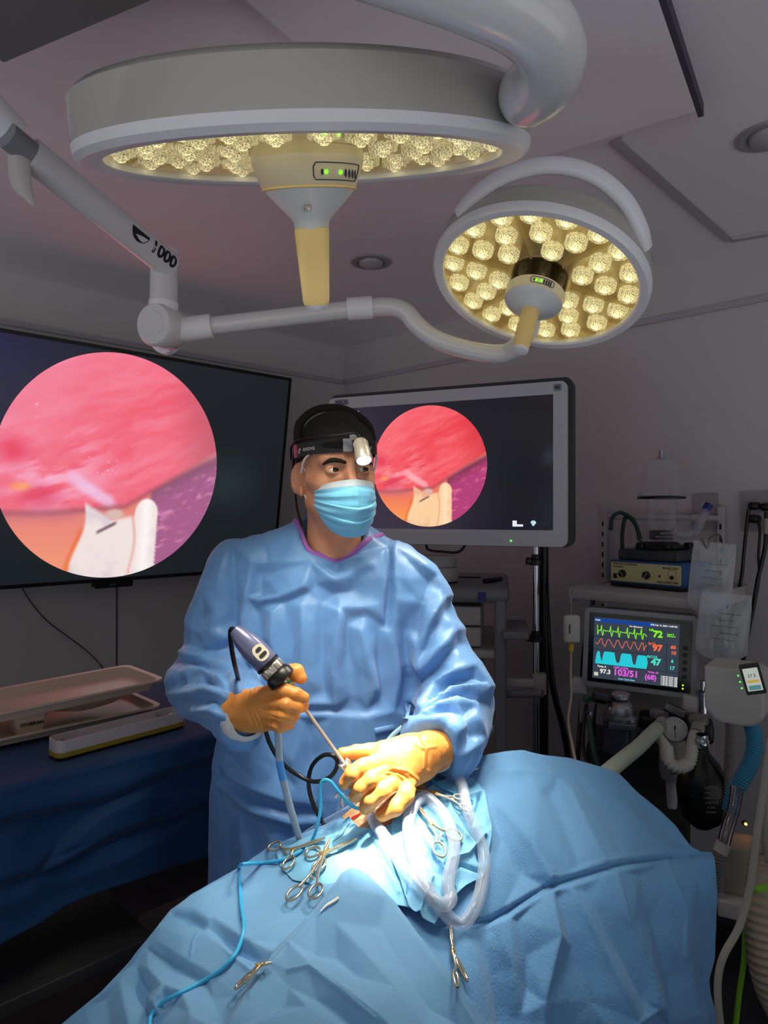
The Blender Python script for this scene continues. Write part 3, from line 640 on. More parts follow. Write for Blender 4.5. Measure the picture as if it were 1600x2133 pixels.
# printed number and sunburst on the upper arm
ad = (u0-u1).normalized(); vd = (Vector((0, 0, CH))-u0).normalized(); sd = ad.cross(vd).normalized()
def on_arm(s_, phi):
    nr = (vd-ad*vd.dot(ad)).normalized(); sdd = ad.cross(nr); nn = nr*math.cos(phi)+sdd*math.sin(phi); return u1+ad*s_+nn*.0338, nn
La = (u0-u1).length
M_ink = mat('black_ink', (14, 14, 22), .5)
def wrap_text(name, body, s0, phi0, size, m, parent, bold=.04):
    c = bpy.data.curves.new('t', 'FONT'); c.body = body; c.size = size; c.align_y = 'CENTER'; c.offset = bold*size
    o = bpy.data.objects.new('t', c); COL.objects.link(o); bpy.context.view_layer.update(); me = bpy.data.meshes.new_from_object(o.evaluated_get(bpy.context.evaluated_depsgraph_get())); bpy.data.objects.remove(o)
    bm = bmesh.new(); bm.from_mesh(me); bmesh.ops.triangulate(bm, faces=bm.faces[:])
    for _ in range(2): bmesh.ops.subdivide_edges(bm, edges=[e_ for e_ in bm.edges if e_.calc_length() > size*.15], cuts=1)
    bm.verts.index_update(); mb = MB(); vs = []
    for v in bm.verts:
        p, nn = on_arm(s0+v.co.x, phi0+v.co.y/.0338); vs.append(p+nn*.0004)
    mb.add(vs, [[v.index for v in f_.verts] for f_ in bm.faces]); bm.free(); return mb.build(name, m, parent, smooth=False)
wrap_text('arm_number', '1000', La*.775, -.50, .040, M_ink, sm)
mb = MB(); vs = []; n = 24
for j in range(n+1): a = math.pi*j/n; vs.append((math.cos(a)*.026, math.sin(a)*.026))
pts = []
for (x, y) in vs: p, nn = on_arm(La*.775-.036+x, -.7+y/.0338); pts.append(p+nn*.0004)
mb.add(pts, [tuple(range(len(pts)))]); mb.build('arm_badge', M_ink, sm, smooth=False)
# plastic wrap hanging from the arm joint
Mfilm = mat('milky_film', (200, 196, 196), .4, alpha=.75)
def strip(name, rows_, m, parent=None, **k):
    mb = MB(); n = len(rows_[0]); vs = [P(*q) for r in rows_ for q in r]
    mb.add(vs, [(i*n+j, i*n+j+1, (i+1)*n+j+1, (i+1)*n+j) for i in range(len(rows_)-1) for j in range(n-1)]); o = mb.build(name, m, parent, **k)
    s_ = o.modifiers.new('s', 'SUBSURF'); s_.levels = 2; s_.render_levels = 2; w = o.modifiers.new('w', 'SOLIDIFY'); w.thickness = .0008; return o
o = strip('plastic_sleeve', [[(12, 300, 1.34), (35, 312, 1.32), (62, 290, 1.34)], [(14, 350, 1.35), (32, 345, 1.33), (66, 340, 1.35)], [(20, 395, 1.36), (40, 402, 1.34), (64, 385, 1.35)], [(50, 415, 1.36), (64, 424, 1.355), (72, 412, 1.36)], [(66, 428, 1.36), (70, 432, 1.36), (74, 428, 1.36)]], Mfilm)
tag(o, 'torn clear plastic sleeve hanging from the lamp arm at the far left', 'plastic sleeve')
# beams
def L_(k, loc, tgt=None, color=(1, .93, .78)):
    q = LAMPS[k]; return spot('lamp_beam', loc, tgt or q['target'], q['power'], q['angle'], q['blend'], q['size'], color)
L_('big', BIGC+BIGN*.012); L_('big_core', BM @ V(.18, .0, -.012)); L_('small', SMC+SMN*.012); L_('small_core', SMM @ V(-.15, 0, -.012))
# ---------------- crisp cloth folds: ridge and valley lines joined by flat facets ----------------
from mathutils.geometry import delaunay_2d_cdt
def facets(lines, box, ring=14):
    pts = []; h = []; ed = []
    for l in lines:
        for i, (x, y, z) in enumerate(l):
            pts.append(Vector((x, y))); h.append(z/1000.0)
            if i: ed.append((len(pts)-2, len(pts)-1))
    x0, y0, x1, y1 = box; n = ring
    for i in range(n):
        t = i/n
        for (x, y) in ((x0+(x1-x0)*t, y0), (x1, y0+(y1-y0)*t), (x1-(x1-x0)*t, y1), (x0, y1-(y1-y0)*t)): pts.append(Vector((x, y))); h.append(0.0)
    vo, eo, fo, ov, oe, of = delaunay_2d_cdt(pts, ed, [], 0, 1e-4)
    hv = []
    P0 = np.array([[p.x, p.y] for p in pts]); H0 = np.array(h)
    for k, o in enumerate(ov):
        if len(o): hv.append(float(np.mean([h[j] for j in o if j < len(h)])))
        else: d = np.hypot(P0[:, 0]-vo[k].x, P0[:, 1]-vo[k].y)+1; w = d**-3; hv.append(float((w*H0).sum()/w.sum()))
    T = [(tuple(f), [vo[i] for i in f], [hv[i] for i in f]) for f in fo if len(f) == 3]
    def fn(px, py):
        out = np.zeros(len(px))
        for _, q, z in T:
            ax, ay, bx, by, cx, cy = q[0].x, q[0].y, q[1].x, q[1].y, q[2].x, q[2].y; D = (by-cy)*(ax-cx)+(cx-bx)*(ay-cy)
            if abs(D) < 1e-6: continue
            m = np.nonzero((px >= min(ax, bx, cx)) & (px <= max(ax, bx, cx)) & (py >= min(ay, by, cy)) & (py <= max(ay, by, cy)))[0]
            if not len(m): continue
            u = ((by-cy)*(px[m]-cx)+(cx-bx)*(py[m]-cy))/D; v = ((cy-ay)*(px[m]-cx)+(ax-cx)*(py[m]-cy))/D; w = 1-u-v
            k = (u > -1e-6) & (v > -1e-6) & (w > -1e-6); out[m[k]] = (u*z[0]+v*z[1]+w*z[2])[k]
        return out
    return fn
def apply_facets(v, n, fn, gain=1.0):
    px = v[:, 0]/v[:, 1]*F+CX; py = CY-(v[:, 2]-CH)/v[:, 1]*F; vis = np.clip(-(n*v_dir(v)).sum(1)*3+.3, 0, 1)
    return v+n*(fn(px, py)*vis*gain)[:, None]
BOXD = (0, 1500, 1620, 2500)
F_main = facets([
 [(985, 1635, 4), (1050, 1690, 12), (1105, 1760, 18), (1146, 1834, 18)], [(1000, 1662, -4), (1048, 1740, -16), (1092, 1812, -18), (1130, 1838, -8)], [(1000, 1620, 2), (1012, 1700, 8), (1022, 1815, 10), (1024, 1900, 4)],
 [(905, 1932, -4), (1020, 1921, -8), (1054, 1903, -6), (1142, 1847, -9), (1182, 1835, -8), (1292, 1802, -8), (1390, 1789, -6), (1484, 1780, -4)],
 [(905, 1920, 2), (1020, 1909, 3), (1050, 1888, 4)], [(1158, 1826, 6), (1182, 1820, 4), (1290, 1788, 5), (1390, 1776, 4), (1480, 1768, 2)],
 [(1060, 1915, 6), (1135, 1864, 8)], [(1178, 1852, 6), (1250, 1828, 4), (1330, 1806, 6), (1392, 1801, 4), (1480, 1790, 2)],
 [(1130, 1585, 4), (1192, 1650, 11), (1230, 1735, 12), (1262, 1790, 6)], [(1150, 1650, -6), (1185, 1735, -8), (1210, 1800, -6)], [(1205, 1622, -3), (1262, 1700, -7), (1300, 1770, -6)],
 [(1250, 1630, 3), (1318, 1705, 8), (1390, 1765, 5)], [(1310, 1650, -3), (1370, 1715, -6), (1420, 1765, -4)], [(1380, 1700, 3), (1440, 1768, 3)], [(1090, 1580, 2), (1120, 1650, 6), (1160, 1740, 6), (1185, 1800, 4)],
 [(1030, 1590, 4), (1100, 1606, 6), (1162, 1618, 3)], [(1020, 1610, -3), (1080, 1630, -4), (1140, 1660, -4)],
 [(1150, 1858, 8), (1160, 1950, 24), (1118, 2080, 32), (1105, 2200, 34)], [(1162, 1864, -6), (1196, 1970, -14), (1240, 2090, -18), (1270, 2220, -16)], [(1192, 1860, 5), (1246, 1960, 10), (1296, 2060, 14), (1330, 2126, 14)],
 [(1225, 1856, -5), (1290, 1980, -9), (1345, 2085, -8)], [(1284, 1820, 5), (1312, 1920, 10), (1354, 2020, 12), (1376, 2098, 16)], [(1335, 1820, -5), (1362, 1930, -9), (1392, 2040, -14), (1410, 2150, -14)],
 [(1395, 1812, 5), (1432, 1900, 12), (1428, 2000, 14), (1444, 2110, 14)], [(1455, 1810, -2), (1468, 1920, -6), (1462, 2040, -8)], [(1372, 2104, 4), (1332, 2134, 8), (1285, 2175, 10)], [(1378, 2112, -16), (1340, 2150, -16)],
 [(1030, 1925, 8), (1062, 2010, 16), (1072, 2110, 18), (1075, 2210, 18)], [(1078, 1912, -4), (1100, 1990, -6), (1098, 2060, -4)], [(960, 1935, 4), (990, 2020, 8), (1010, 2130, 10)], [(1000, 1935, -8), (1030, 2030, -10), (1045, 2140, -10)]], BOXD)
F_sheet = facets([
 [(362, 1906, -10), (398, 1914, -16), (422, 1928, -12)], [(352, 1890, 3), (400, 1896, 6), (432, 1918, 6)], [(330, 1932, 6), (380, 1950, 10), (412, 1946, 4)], [(438, 1935, -10), (488, 1972, -18), (555, 2000, -12)], [(430, 1948, 6), (482, 1994, 10), (545, 2040, 10)],
 [(445, 1915, 6), (520, 1965, 8), (570, 1985, 4)], [(305, 1975, -3), (358, 2013, -10), (428, 2048, -4)], [(328, 1962, 6), (385, 2000, 9), (440, 2030, 8)], [(284, 2010, -6), (290, 2058, -22), (302, 2104, -12)], [(252, 2045, 6), (266, 2105, 8), (280, 2170, 8)],
 [(310, 2020, 8), (342, 2062, 14), (318, 2092, 10)], [(345, 2080, -10), (330, 2110, -12), (320, 2170, -10)], [(380, 2070, 8), (400, 2120, 10), (395, 2200, 8)], [(440, 2075, -6), (460, 2130, -8)], [(180, 2100, 4), (200, 2180, 4)], [(220, 2080, -4), (235, 2180, -4)],
 [(716, 1836, 16), (660, 1905, 14), (600, 1970, 14), (560, 2015, 12), (520, 2075, 10), (470, 2160, 10)], [(698, 1838, -2), (640, 1903, -6), (582, 1958, -8), (540, 2005, -8), (495, 2070, -8)], [(738, 1838, 20), (742, 1870, 22)], [(760, 1842, 14), (802, 1876, 12), (860, 1960, 12), (930, 2060, 12), (1000, 2170, 12)],
 [(655, 1985, -8), (700, 1986, -14), (742, 2022, -12), (752, 2060, -4)], [(600, 2022, 6), (642, 2012, 10), (700, 2056, 14), (780, 2122, 16), (830, 2170, 16)], [(700, 1930, 10), (760, 1990, 6), (820, 2060, 6), (880, 2140, 6)], [(600, 2050, -6), (660, 2076, -10), (720, 2110, -14), (780, 2170, -14)],
 [(590, 2085, -14), (640, 2096, -2), (690, 2130, -4)], [(790, 1930, 0), (840, 2010, -6), (900, 2100, -6)], [(590, 1880, 2), (570, 1930, 4)], [(480, 1850, 2), (500, 1920, 3)]], BOXD)
def QF(ls): return [[(340+x*.45, 1060+y*.45, z) for x, y, z in l] for l in ls]
F_gown = facets(QF([
 [(690, 250, 6), (795, 335, 15), (860, 300, 8), (960, 255, 8)], [(805, 235, -4), (800, 285, -8)], [(700, 340, -6), (790, 390, -8), (880, 370, -6)],
 [(412, 260, 10), (385, 400, 13), (374, 560, 12), (395, 700, 8)], [(450, 300, -6), (448, 400, -10)], [(350, 300, -4), (350, 450, -6), (350, 620, -6)], [(430, 470, -10), (440, 600, -12), (470, 720, -8)], [(452, 445, -4), (560, 428, -6), (672, 385, -5)], [(452, 422, 7), (558, 404, 8), (664, 356, 8)], [(500, 480, 6), (500, 600, 9), (530, 740, 8)],
 [(560, 470, -4), (600, 600, -8), (590, 740, -8)], [(640, 450, 6), (650, 600, 10), (640, 760, 10)], [(735, 440, -8), (738, 560, -13), (735, 700, -14), (750, 850, -8)], [(822, 478, 13), (800, 600, 16), (784, 760, 14), (795, 915, 9)], [(850, 540, -6), (850, 700, -10), (870, 880, -7)], [(830, 462, 5), (930, 462, 6), (1000, 490, 5)], [(850, 500, -5), (930, 492, -6), (990, 520, -6)],
 [(920, 560, 7), (940, 680, 10), (985, 830, 10)], [(1000, 560, -6), (1000, 700, -10), (1010, 860, -8)], [(1046, 165, -8), (1051, 350, -12), (1036, 540, -10)], [(1064, 180, 6), (1070, 320, 10), (1080, 430, 12), (1064, 560, 8)], [(1020, 200, 6), (1012, 320, 8), (1000, 440, 8)], [(1060, 620, 10), (1080, 780, 14), (1062, 930, 10)], [(1118, 560, -8), (1125, 700, -12), (1112, 880, -10)],
 [(600, 926, -6), (800, 928, -7), (940, 942, -5)], [(600, 905, 5), (770, 905, 5)], [(610, 955, 5), (800, 955, 6), (930, 965, 5)], [(620, 1000, 6), (600, 1160, 9), (620, 1280, 6)], [(680, 1000, -6), (690, 1150, -8)], [(760, 1000, 5), (770, 1120, 7)], [(520, 980, -6), (520, 1100, -8), (540, 1220, -8)], [(460, 1060, 6), (450, 1160, 8)],
 [(270, 1165, 8), (330, 1248, 14), (430, 1296, 14), (560, 1342, 10), (700, 1362, 7)], [(280, 1220, -6), (345, 1285, -14), (430, 1335, -14), (560, 1382, -10), (700, 1396, -7)], [(250, 1290, 4), (340, 1345, 8), (430, 1402, 12), (600, 1455, 10), (760, 1450, 5)], [(330, 1390, -8), (430, 1445, -10), (600, 1492, -7)],
 [(370, 1460, 6), (368, 1650, 9)], [(300, 1420, -6), (300, 1650, -7)], [(500, 1520, 5), (520, 1650, 7)], [(440, 1520, -5), (440, 1650, -6)], [(265, 1300, -3), (255, 1480, -4)],
 [(318, 180, 6), (262, 290, 9), (200, 380, 11), (110, 520, 9)], [(326, 200, -7), (326, 350, -9), (326, 520, -9)], [(290, 400, 7), (250, 480, 9), (220, 560, 8)], [(180, 500, -5), (130, 570, -6)],
 [(62, 605, -9), (160, 642, -13), (240, 655, -11), (318, 632, -7)], [(70, 655, 8), (160, 688, 15), (255, 735, 14), (335, 738, 8)], [(90, 700, -8), (180, 722, -10), (270, 758, -9)], [(85, 760, 8), (175, 752, 12), (262, 786, 11)], [(95, 810, -8), (195, 792, -11), (290, 822, -9)], [(105, 852, 8), (200, 838, 13), (288, 868, 9)],
 [(325, 775, 9), (352, 860, 12), (400, 1000, 7)], [(300, 800, -8), (320, 880, -10), (350, 990, -8)], [(375, 790, -6), (385, 850, -8)], [(410, 775, 6), (430, 800, 4)], [(125, 895, -7), (220, 888, -11), (290, 935, -8)], [(140, 930, 8), (230, 930, 13), (312, 980, 9), (380, 1028, 5)], [(180, 980, -6), (260, 1000, -8)], [(330, 555, -8), (372, 640, -11), (398, 735, -7)], [(240, 590, 8), (300, 590, 8)],
 [(1262, 305, 7), (1290, 415, 12), (1222, 555, 12), (1186, 655, 9)], [(1240, 330, -8), (1202, 440, -11), (1178, 565, -11)], [(1310, 460, -7), (1248, 560, -9), (1206, 650, -8)], [(1350, 560, 8), (1290, 640, 16), (1192, 745, 14)], [(1372, 620, -8), (1290, 712, -13), (1172, 805, -11)], [(1428, 728, 11), (1330, 760, 16), (1260, 815, 16), (1208, 892, 11)],
 [(1440, 775, -9), (1332, 808, -14), (1242, 885, -11)], [(1500, 830, 13), (1430, 826, 16), (1312, 846, 14), (1192, 926, 9)], [(1474, 882, -9), (1382, 868, -13), (1282, 896, -11), (1180, 958, -7)], [(1440, 905, 11), (1350, 890, 14), (1262, 912, 14), (1162, 985, 9)], [(1402, 942, -9), (1312, 940, -12), (1222, 962, -9)], [(1390, 1008, 13), (1322, 965, 12), (1232, 975, 12), (1152, 1012, 7)],
 [(1482, 1050, 8), (1452, 980, 12)], [(1430, 1050, -11), (1412, 985, -8)], [(1350, 1150, 8), (1342, 1060, 12), (1302, 1000, 7)], [(1312, 1140, -8), (1288, 1060, -10)], [(1250, 1020, 6), (1262, 1080, 8)]]), (300, 1000, 1120, 1900))
# ---------------- drapes over the patient ----------------
def rbf(ctrl):
    c = np.array(ctrl, float); p = c[:, :2]/1000.0; d = c[:, 2]; n = len(p)
    def K(r2): return 0.5*r2*np.log(r2+1e-12)
    A = np.zeros((n+3, n+3)); A[:n, :n] = K(((p[:, None]-p[None])**2).sum(2))+1e-6*np.eye(n); A[:n, n] = 1; A[:n, n+1:] = p; A[n, :n] = 1; A[n+1:, :n] = p.T
    w = np.linalg.solve(A, np.concatenate([d, [0, 0, 0]]))
    def f(x, y):
        q = np.stack([np.asarray(x, float), np.asarray(y, float)], -1)/1000.0; sh = q.shape[:-1]; q = q.reshape(-1, 2)
        return (K(((q[:, None]-p[None])**2).sum(2)) @ w[:n]+w[n]+q @ w[n+1:]).reshape(sh)
    return f
DF = rbf([(60, 2200, .93), (123, 2133, .955), (270, 2001, 1.0), (353, 1891, 1.06), (440, 1836, 1.13), (500, 1808, 1.17), (560, 1765, 1.20), (640, 1735, 1.21), (740, 1690, 1.20), (830, 1650, 1.21),
  (900, 1620, 1.27), (950, 1600, 1.31), (1000, 1578, 1.35), (1090, 1562, 1.39), (1180, 1575, 1.41), (1290, 1610, 1.41), (1370, 1680, 1.37), (1440, 1760, 1.30), (1488, 1776, 1.27),
  (600, 1850, 1.085), (690, 1800, 1.11), (750, 1840, 1.055), (850, 1720, 1.14), (780, 1740, 1.13), (900, 1800, 1.09), (960, 1720, 1.16), (1000, 1900, 1.04), (1140, 1840, 1.12), (1100, 1700, 1.22), (1250, 1720, 1.26), (1300, 1800, 1.19),
  (1100, 2133, .99), (1250, 2133, 1.02), (1400, 2133, 1.10), (1480, 2100, 1.20), (1495, 1930, 1.24), (1480, 2350, 1.19), (1200, 2350, .99), (900, 2133, .86), (700, 2133, .82), (500, 2133, .84), (350, 2133, .89), (700, 1960, .94), (500, 1960, .99), (400, 2020, .97), (900, 1980, .96),
  (700, 2350, .75), (400, 2350, .80), (950, 2350, .80), (60, 2350, .90)])
M_drape = mat('blue_nonwoven_drape', (96, 150, 200), 0.62, spec=0.35, sheen=0.15, bump=[('wave', 300, 0.12), ('noise', 260, 0.35), ('noise', 60, 0.15)])
M_drape2 = mat('light_blue_crepe_drape', (120, 184, 224), 0.62, spec=0.35, bump=[('wave', 260, 0.35, (1, .3, 1)), ('noise', 500, 0.2)])
def coons(top, bot, nu, nv, left=None, right=None):
    def ev(poly, t):
        poly = [np.array(q, float) for q in poly]; L = [0]
        for a, b in zip(poly, poly[1:]): L.append(L[-1]+np.hypot(*(b-a)))
        s_ = t*L[-1]; return np.stack([np.interp(s_, L, [q[i] for q in poly]) for i in (0, 1)], -1)
    u = np.linspace(0, 1, nu+1); v = np.linspace(0, 1, nv+1); T = ev(top, u); B = ev(bot, u)
    G = T[None]*(1-v)[:, None, None]+B[None]*v[:, None, None]
    if left is not None:
        Lf = ev(left, v); dl = Lf-G[:, 0]; G = G+dl[:, None]*(1-u)[None, :, None]
    if right is not None:
        R_ = ev(right, v); dr = R_-G[:, -1]; G = G+dr[:, None]*u[None, :, None]
    return G
def gridfaces(nu, nv): return np.array([(j*(nu+1)+i, j*(nu+1)+i+1, (j+1)*(nu+1)+i+1, (j+1)*(nu+1)+i) for j in range(nv) for i in range(nu)])
def toward(px, py, d):
    return np.stack([(px-CX)/F*d, d, CH-(py-CY)/F*d], -1)
DFOLDS = [([(905, 1928), (1020, 1916), (1054, 1898), (1142, 1844), (1182, 1832), (1292, 1799), (1390, 1787), (1484, 1777)], 4.5, -.0055, 'r'),
 ([(1054, 1890), (1142, 1836), (1182, 1824), (1292, 1791)], 6, .0025, 'r'), ([(985, 1637), (1050, 1690), (1105, 1760), (1147, 1836)], 6, .004, 'r'), ([(1130, 1588), (1193, 1650), (1231, 1736), (1264, 1792)], 5, .003, 'r'), ([(1192, 1850), (1246, 1960), (1296, 2060), (1330, 2128)], 5, .003, 'r'),
 ([(1284, 1812), (1312, 1920), (1354, 2020), (1376, 2100)], 5, .0035, 'r'), ([(1376, 2100), (1332, 2130), (1285, 2170)], 5, .004, 'r'), ([(1030, 1922), (1062, 2010), (1072, 2110)], 6, .003, 'r'), ([(1390, 1790), (1432, 1900), (1428, 2000)], 5, .003, 'r'), ([(1022, 1610), (1100, 1606), (1162, 1616)], 5, .003, 'r')]
LFOLDS = [([(716, 1836), (660, 1905), (600, 1970), (560, 2015), (520, 2075)], 6, .004, 'r'), ([(600, 2022), (642, 2012), (700, 2056), (780, 2122)], 5, .004, 'r'), ([(425, 1932), (482, 1990), (545, 2038)], 4, .003, 'r'), ([(362, 1904), (398, 1914), (425, 1931)], 4, -.003, 'r'), ([(415, 1938), (402, 1962), (398, 1990)], 3, .003, 'r'), ([(302, 2104), (342, 2060)], 4, .004, 'r'), ([(308, 1976), (358, 2012), (428, 2047)], 4, -.003, 'r')]
def cloth(name, G, lift, folds, m, label=None, group=None, noise_amp=.002, back=True, crumple=0.0, key=None, liftf=None, parent=None, cat='drape', fac=None):
    nv, nu = G.shape[0]-1, G.shape[1]-1
    px, py = G[..., 0], G[..., 1]; d = DF(px, py)-lift
    if liftf is not None: d = d-liftf(px, py)
    Vv = toward(px, py, d)
    f = gridfaces(nu, nv)
    if back:
        top = Vv[0]; rows = []
        for (bk, dn) in [(.085, .50), (.075, .34), (.062, .18), (.048, .08), (.03, .02)]:
            r = top.copy(); r[:, 1] += bk; r[:, 0] -= .25*bk; r[:, 2] -= dn; rows.append(r)
        Vv = np.concatenate([np.array(rows), Vv]); nv += len(rows); f = gridfaces(nu, nv)
    v = Vv.reshape(-1, 3); n = vnormals(v, f); s_ = -np.sign((n*v_dir(v)).sum(1)); sgn = 1 if np.median(s_) > 0 else -1; n = n*sgn
    h = nz(v, (9, 9, 9), 3)*noise_amp*1.6
    if crumple: h = h+(rz(v, (16, 16, 16))*.6+rz(v, (34, 30, 34), (3, 1, 2))*.4)*crumple
    else: h = h+rz(v, (6, 7, 7), (5, 2, 1))*noise_amp*.4+(voro(v, (5, 6, 6), (1, 2, 3))-.1)*noise_amp*1.8+(voro(v, (13, 14, 14), (4, 2, 3))-.1)*noise_amp*.8
    v = v+n*h[:, None]
    if fac is not None:
        v2 = apply_facets(v, n, fac, .72); v = v*.3+.7*smooth(v2, f, 2, .4)+.3*(v2-v)
    v = carve(v, n, [(a, w_*(.62 if w_ < 13 else .85), am, *k_) for a, w_, am, *k_ in folds])
    if sgn < 0: f = f[:, ::-1]
    if key: bvh(key, v, f)
    o = np_obj(name, v, f, m, parent, ang=180)
    so = o.modifiers.new('thick', 'SOLIDIFY'); so.thickness = .0012; so.offset = -1
    if label: tag(o, label, cat, group)
    return o
top = [(55, 2200), (123, 2136), (210, 2062), (270, 2003), (300, 1965), (353, 1893), (395, 1862), (440, 1838), (500, 1806), (560, 1765), (640, 1733), (740, 1688), (830, 1650), (900, 1622), (950, 1600), (1000, 1574), (1040, 1566), (1092, 1560), (1140, 1570), (1185, 1573), (1240, 1592), (1292, 1612), (1330, 1648), (1372, 1682), (1405, 1715), (1440, 1762), (1462, 1772), (1487, 1775)]
G = coons(top, [(40, 2420), (600, 2420), (1000, 2420), (1480, 2420)], 420, 220, right=[(1487, 1775), (1496, 1850), (1497, 1930), (1494, 2000), (1482, 2070), (1484, 2133), (1480, 2420)])
cloth('surgical_drape', G, 0.0, DFOLDS, M_drape, 'large blue drape covering the patient and hanging off the table at right', 'blue sheets over the patient', .0020, key='drape', fac=F_main)
# left and foreground sheet, lying over the first
topL = [(60, 2215), (126, 2140), (213, 2066), (273, 2007), (356, 1897), (398, 1866), (442, 1842), (500, 1815), (545, 1796), (576, 1790), (606, 1826), (640, 1836), (680, 1838), (716, 1832), (736, 1824), (762, 1832), (800, 1868), (818, 1886), (850, 1930), (905, 2010), (960, 2080), (1040, 2200)]
G = coons(topL, [(45, 2440), (300, 2440), (600, 2440), (800, 2440), (1060, 2440)], 360, 240)
cloth('surgical_drape', G, 0.009, LFOLDS, mat('blue_sheet', (108, 160, 204), .62, spec=.35, sheen=.15, bump=[('wave', 420, 0.16, (1, .6, 1)), ('noise', 700, 0.25), ('noise', 60, 0.10)]),
      'blue sheet folded over the near end of the patient, front left of the photo', 'blue sheets over the patient', .0018, back=False, key='sheet', fac=F_sheet,
      liftf=lambda x, y: .022*np.exp(-((x-738)/70)**2-((y-1850)/80)**2))
# shaved skin
G = coons([(712, 1700), (745, 1672), (790, 1652), (840, 1628), (880, 1615)], [(735, 1790), (790, 1780), (860, 1750), (905, 1700)], 60, 40)
cloth('anaesthetised_animal', G, 0.004, [([(728, 1712), (745, 1700), (762, 1690)], 4, -.003, 'r')], mat('shaved_skin', (206, 158, 112), .55, sss=.1, var=((170, 120, 84), 220), bump=[('noise', 500, .3)]),
      'shaved tan skin of the patient showing under the gloved hand, with a small cut', None, .001, back=False, key='skin', cat='patient')
bo = bpy.data.objects['anaesthetised_animal']; bo.modifiers['thick'].thickness = .03
mb = MB(); c = [hit('skin', x, y, .0012) for x, y in [(726, 1713), (735, 1702), (748, 1696), (760, 1690), (752, 1698), (740, 1706)]]
mb.poly(c, .0006, (0, 0, 1)); mb.build('incision', mat('fresh_red', (190, 34, 24), .25), bo, smooth=False)
# crepe towels round the opening
def towel(name, T, B, m, lab, lift, cr, folds=(), L=None, R=None, nu=150, nv=110, key=None):
    return cloth(name, coons(T, B, nu, nv, L, R), lift, list(folds), m, lab, 'crinkled towels around the opening', .002, back=False, crumple=cr, key=key)
towel('surgical_towel', [(576, 1778), (600, 1764), (655, 1740), (700, 1712), (728, 1704), (748, 1724), (790, 1726), (822, 1716)], [(585, 1808), (610, 1835), (680, 1850), (740, 1850), (800, 1880), (860, 1895)], M_drape2,
      'pale blue towel in the bright light left of the coiled tube, under clamps', .010, .0035, [([(640, 1775), (700, 1742), (738, 1700)], 10, .008, 's'), ([(720, 1730), (660, 1800), (640, 1835)], 7, .004, 'r'), ([(780, 1740), (800, 1800), (830, 1860)], 9, .005, 'r')], key='towelL')
towel('surgical_towel', [(822, 1702), (842, 1672), (870, 1648), (905, 1628), (945, 1618), (985, 1622), (1008, 1650)], [(850, 1890), (880, 1915), (905, 1925), (935, 1880), (970, 1845), (1008, 1825), (1016, 1800)], M_drape2,
      'crumpled pale blue crepe towel under the coiled clear tube', .014, .007,
      [([(860, 1700), (890, 1760), (930, 1820), (945, 1850)], 8, .008, 'r'), ([(930, 1660), (950, 1720), (990, 1760)], 9, .008, 'r'), ([(900, 1830), (880, 1880), (870, 1910)], 8, .009, 'r'), ([(1000, 1660), (985, 1720), (1000, 1790)], 9, -.010, 'r'), ([(940, 1790), (975, 1780), (1010, 1740)], 7, .008, 'r'), ([(880, 1660), (940, 1670), (1000, 1650)], 7, .005, 'r'), ([(1000, 1815), (960, 1800), (930, 1825)], 6, -.008, 'r'), ([(850, 1730), (860, 1800), (850, 1860)], 6, -.006, 'r')],
      L=[(818, 1716), (812, 1780), (850, 1890)], R=[(1008, 1650), (1024, 1720), (1016, 1800)], nu=170, nv=170, key='towelR')
SURF = ['drape', 'sheet', 'skin', 'towelL', 'towelR']
# operating table under the drapes
t = thing('operating_table', (0.12, 1.18, 0), 'operating table hidden beneath the blue drapes on a central column', 'table')
ax = V(.90, .42, 0).normalized(); ay = Z.cross(ax); R3 = Matrix((ax, ay, Z)).transposed()
MB().box(V(.10, 1.20, .70), (.95, .30, .06), R3, .015).build('tabletop', mat('black_pad', (20, 20, 24), .6), t)
MB().box(V(.10, 1.20, .36), (.16, .14, .64), R3, .01).build('column', mat('steel', (150, 152, 156), .3, .9), t)
MB().box(V(.10, 1.20, .03), (.7, .42, .06), R3, .015).build('base', MATS['steel'], t)
# ---------------- instrument table at the left ----------------
def TB(px, py, z): return P(px, py, (CH-z)*F/(py-CY))
ZT = .93
fl = TB(0, 1640, ZT); fr = TB(480, 1522, ZT); bl = TB(0, 1488, ZT); brr = TB(372, 1404, ZT)
dx = (fr-fl).normalized(); dx = V(.72, .694, 0).normalized(); dn = V(-dx.y, dx.x, 0)
o0 = fl-dx*.45; Ltab = 1.30+.0; Wt = .60
M_dk = mat('navy_table_drape', (26, 66, 112), .65, spec=.3, sheen=.1, bump=[('noise', 500, .2), ('noise', 40, .1)])
def tb_fn(u, v):
    # u along table, v: 0 hem of back .. 1 hem of front
    x = u*(Ltab+.06)-.03; hem = .32+.02*math.sin(u*9)-.03*u
    s_ = -.15+v*(Wt+.15+.34)
    if s_ < 0: p = o0+dx*x+dn*(Wt+.01)+Z*(s_)
    elif s_ < Wt: p = o0+dx*x+dn*(Wt-s_)
    else:
        q = (s_-Wt)/.34*hem; p = o0+dx*x-dn*(.012+.02*q)+Z*(-q-.004)
        fx = (u*Ltab*5.2) % 1.0; fz = (q*6.2) % 1.0
        p = p-dn*(.014*noise.noise(V(x*5, q*9, 1))+.02*max(0, .12-q))
    p.z += .003*noise.noise(V(x*6, s_*6, 3)); return p
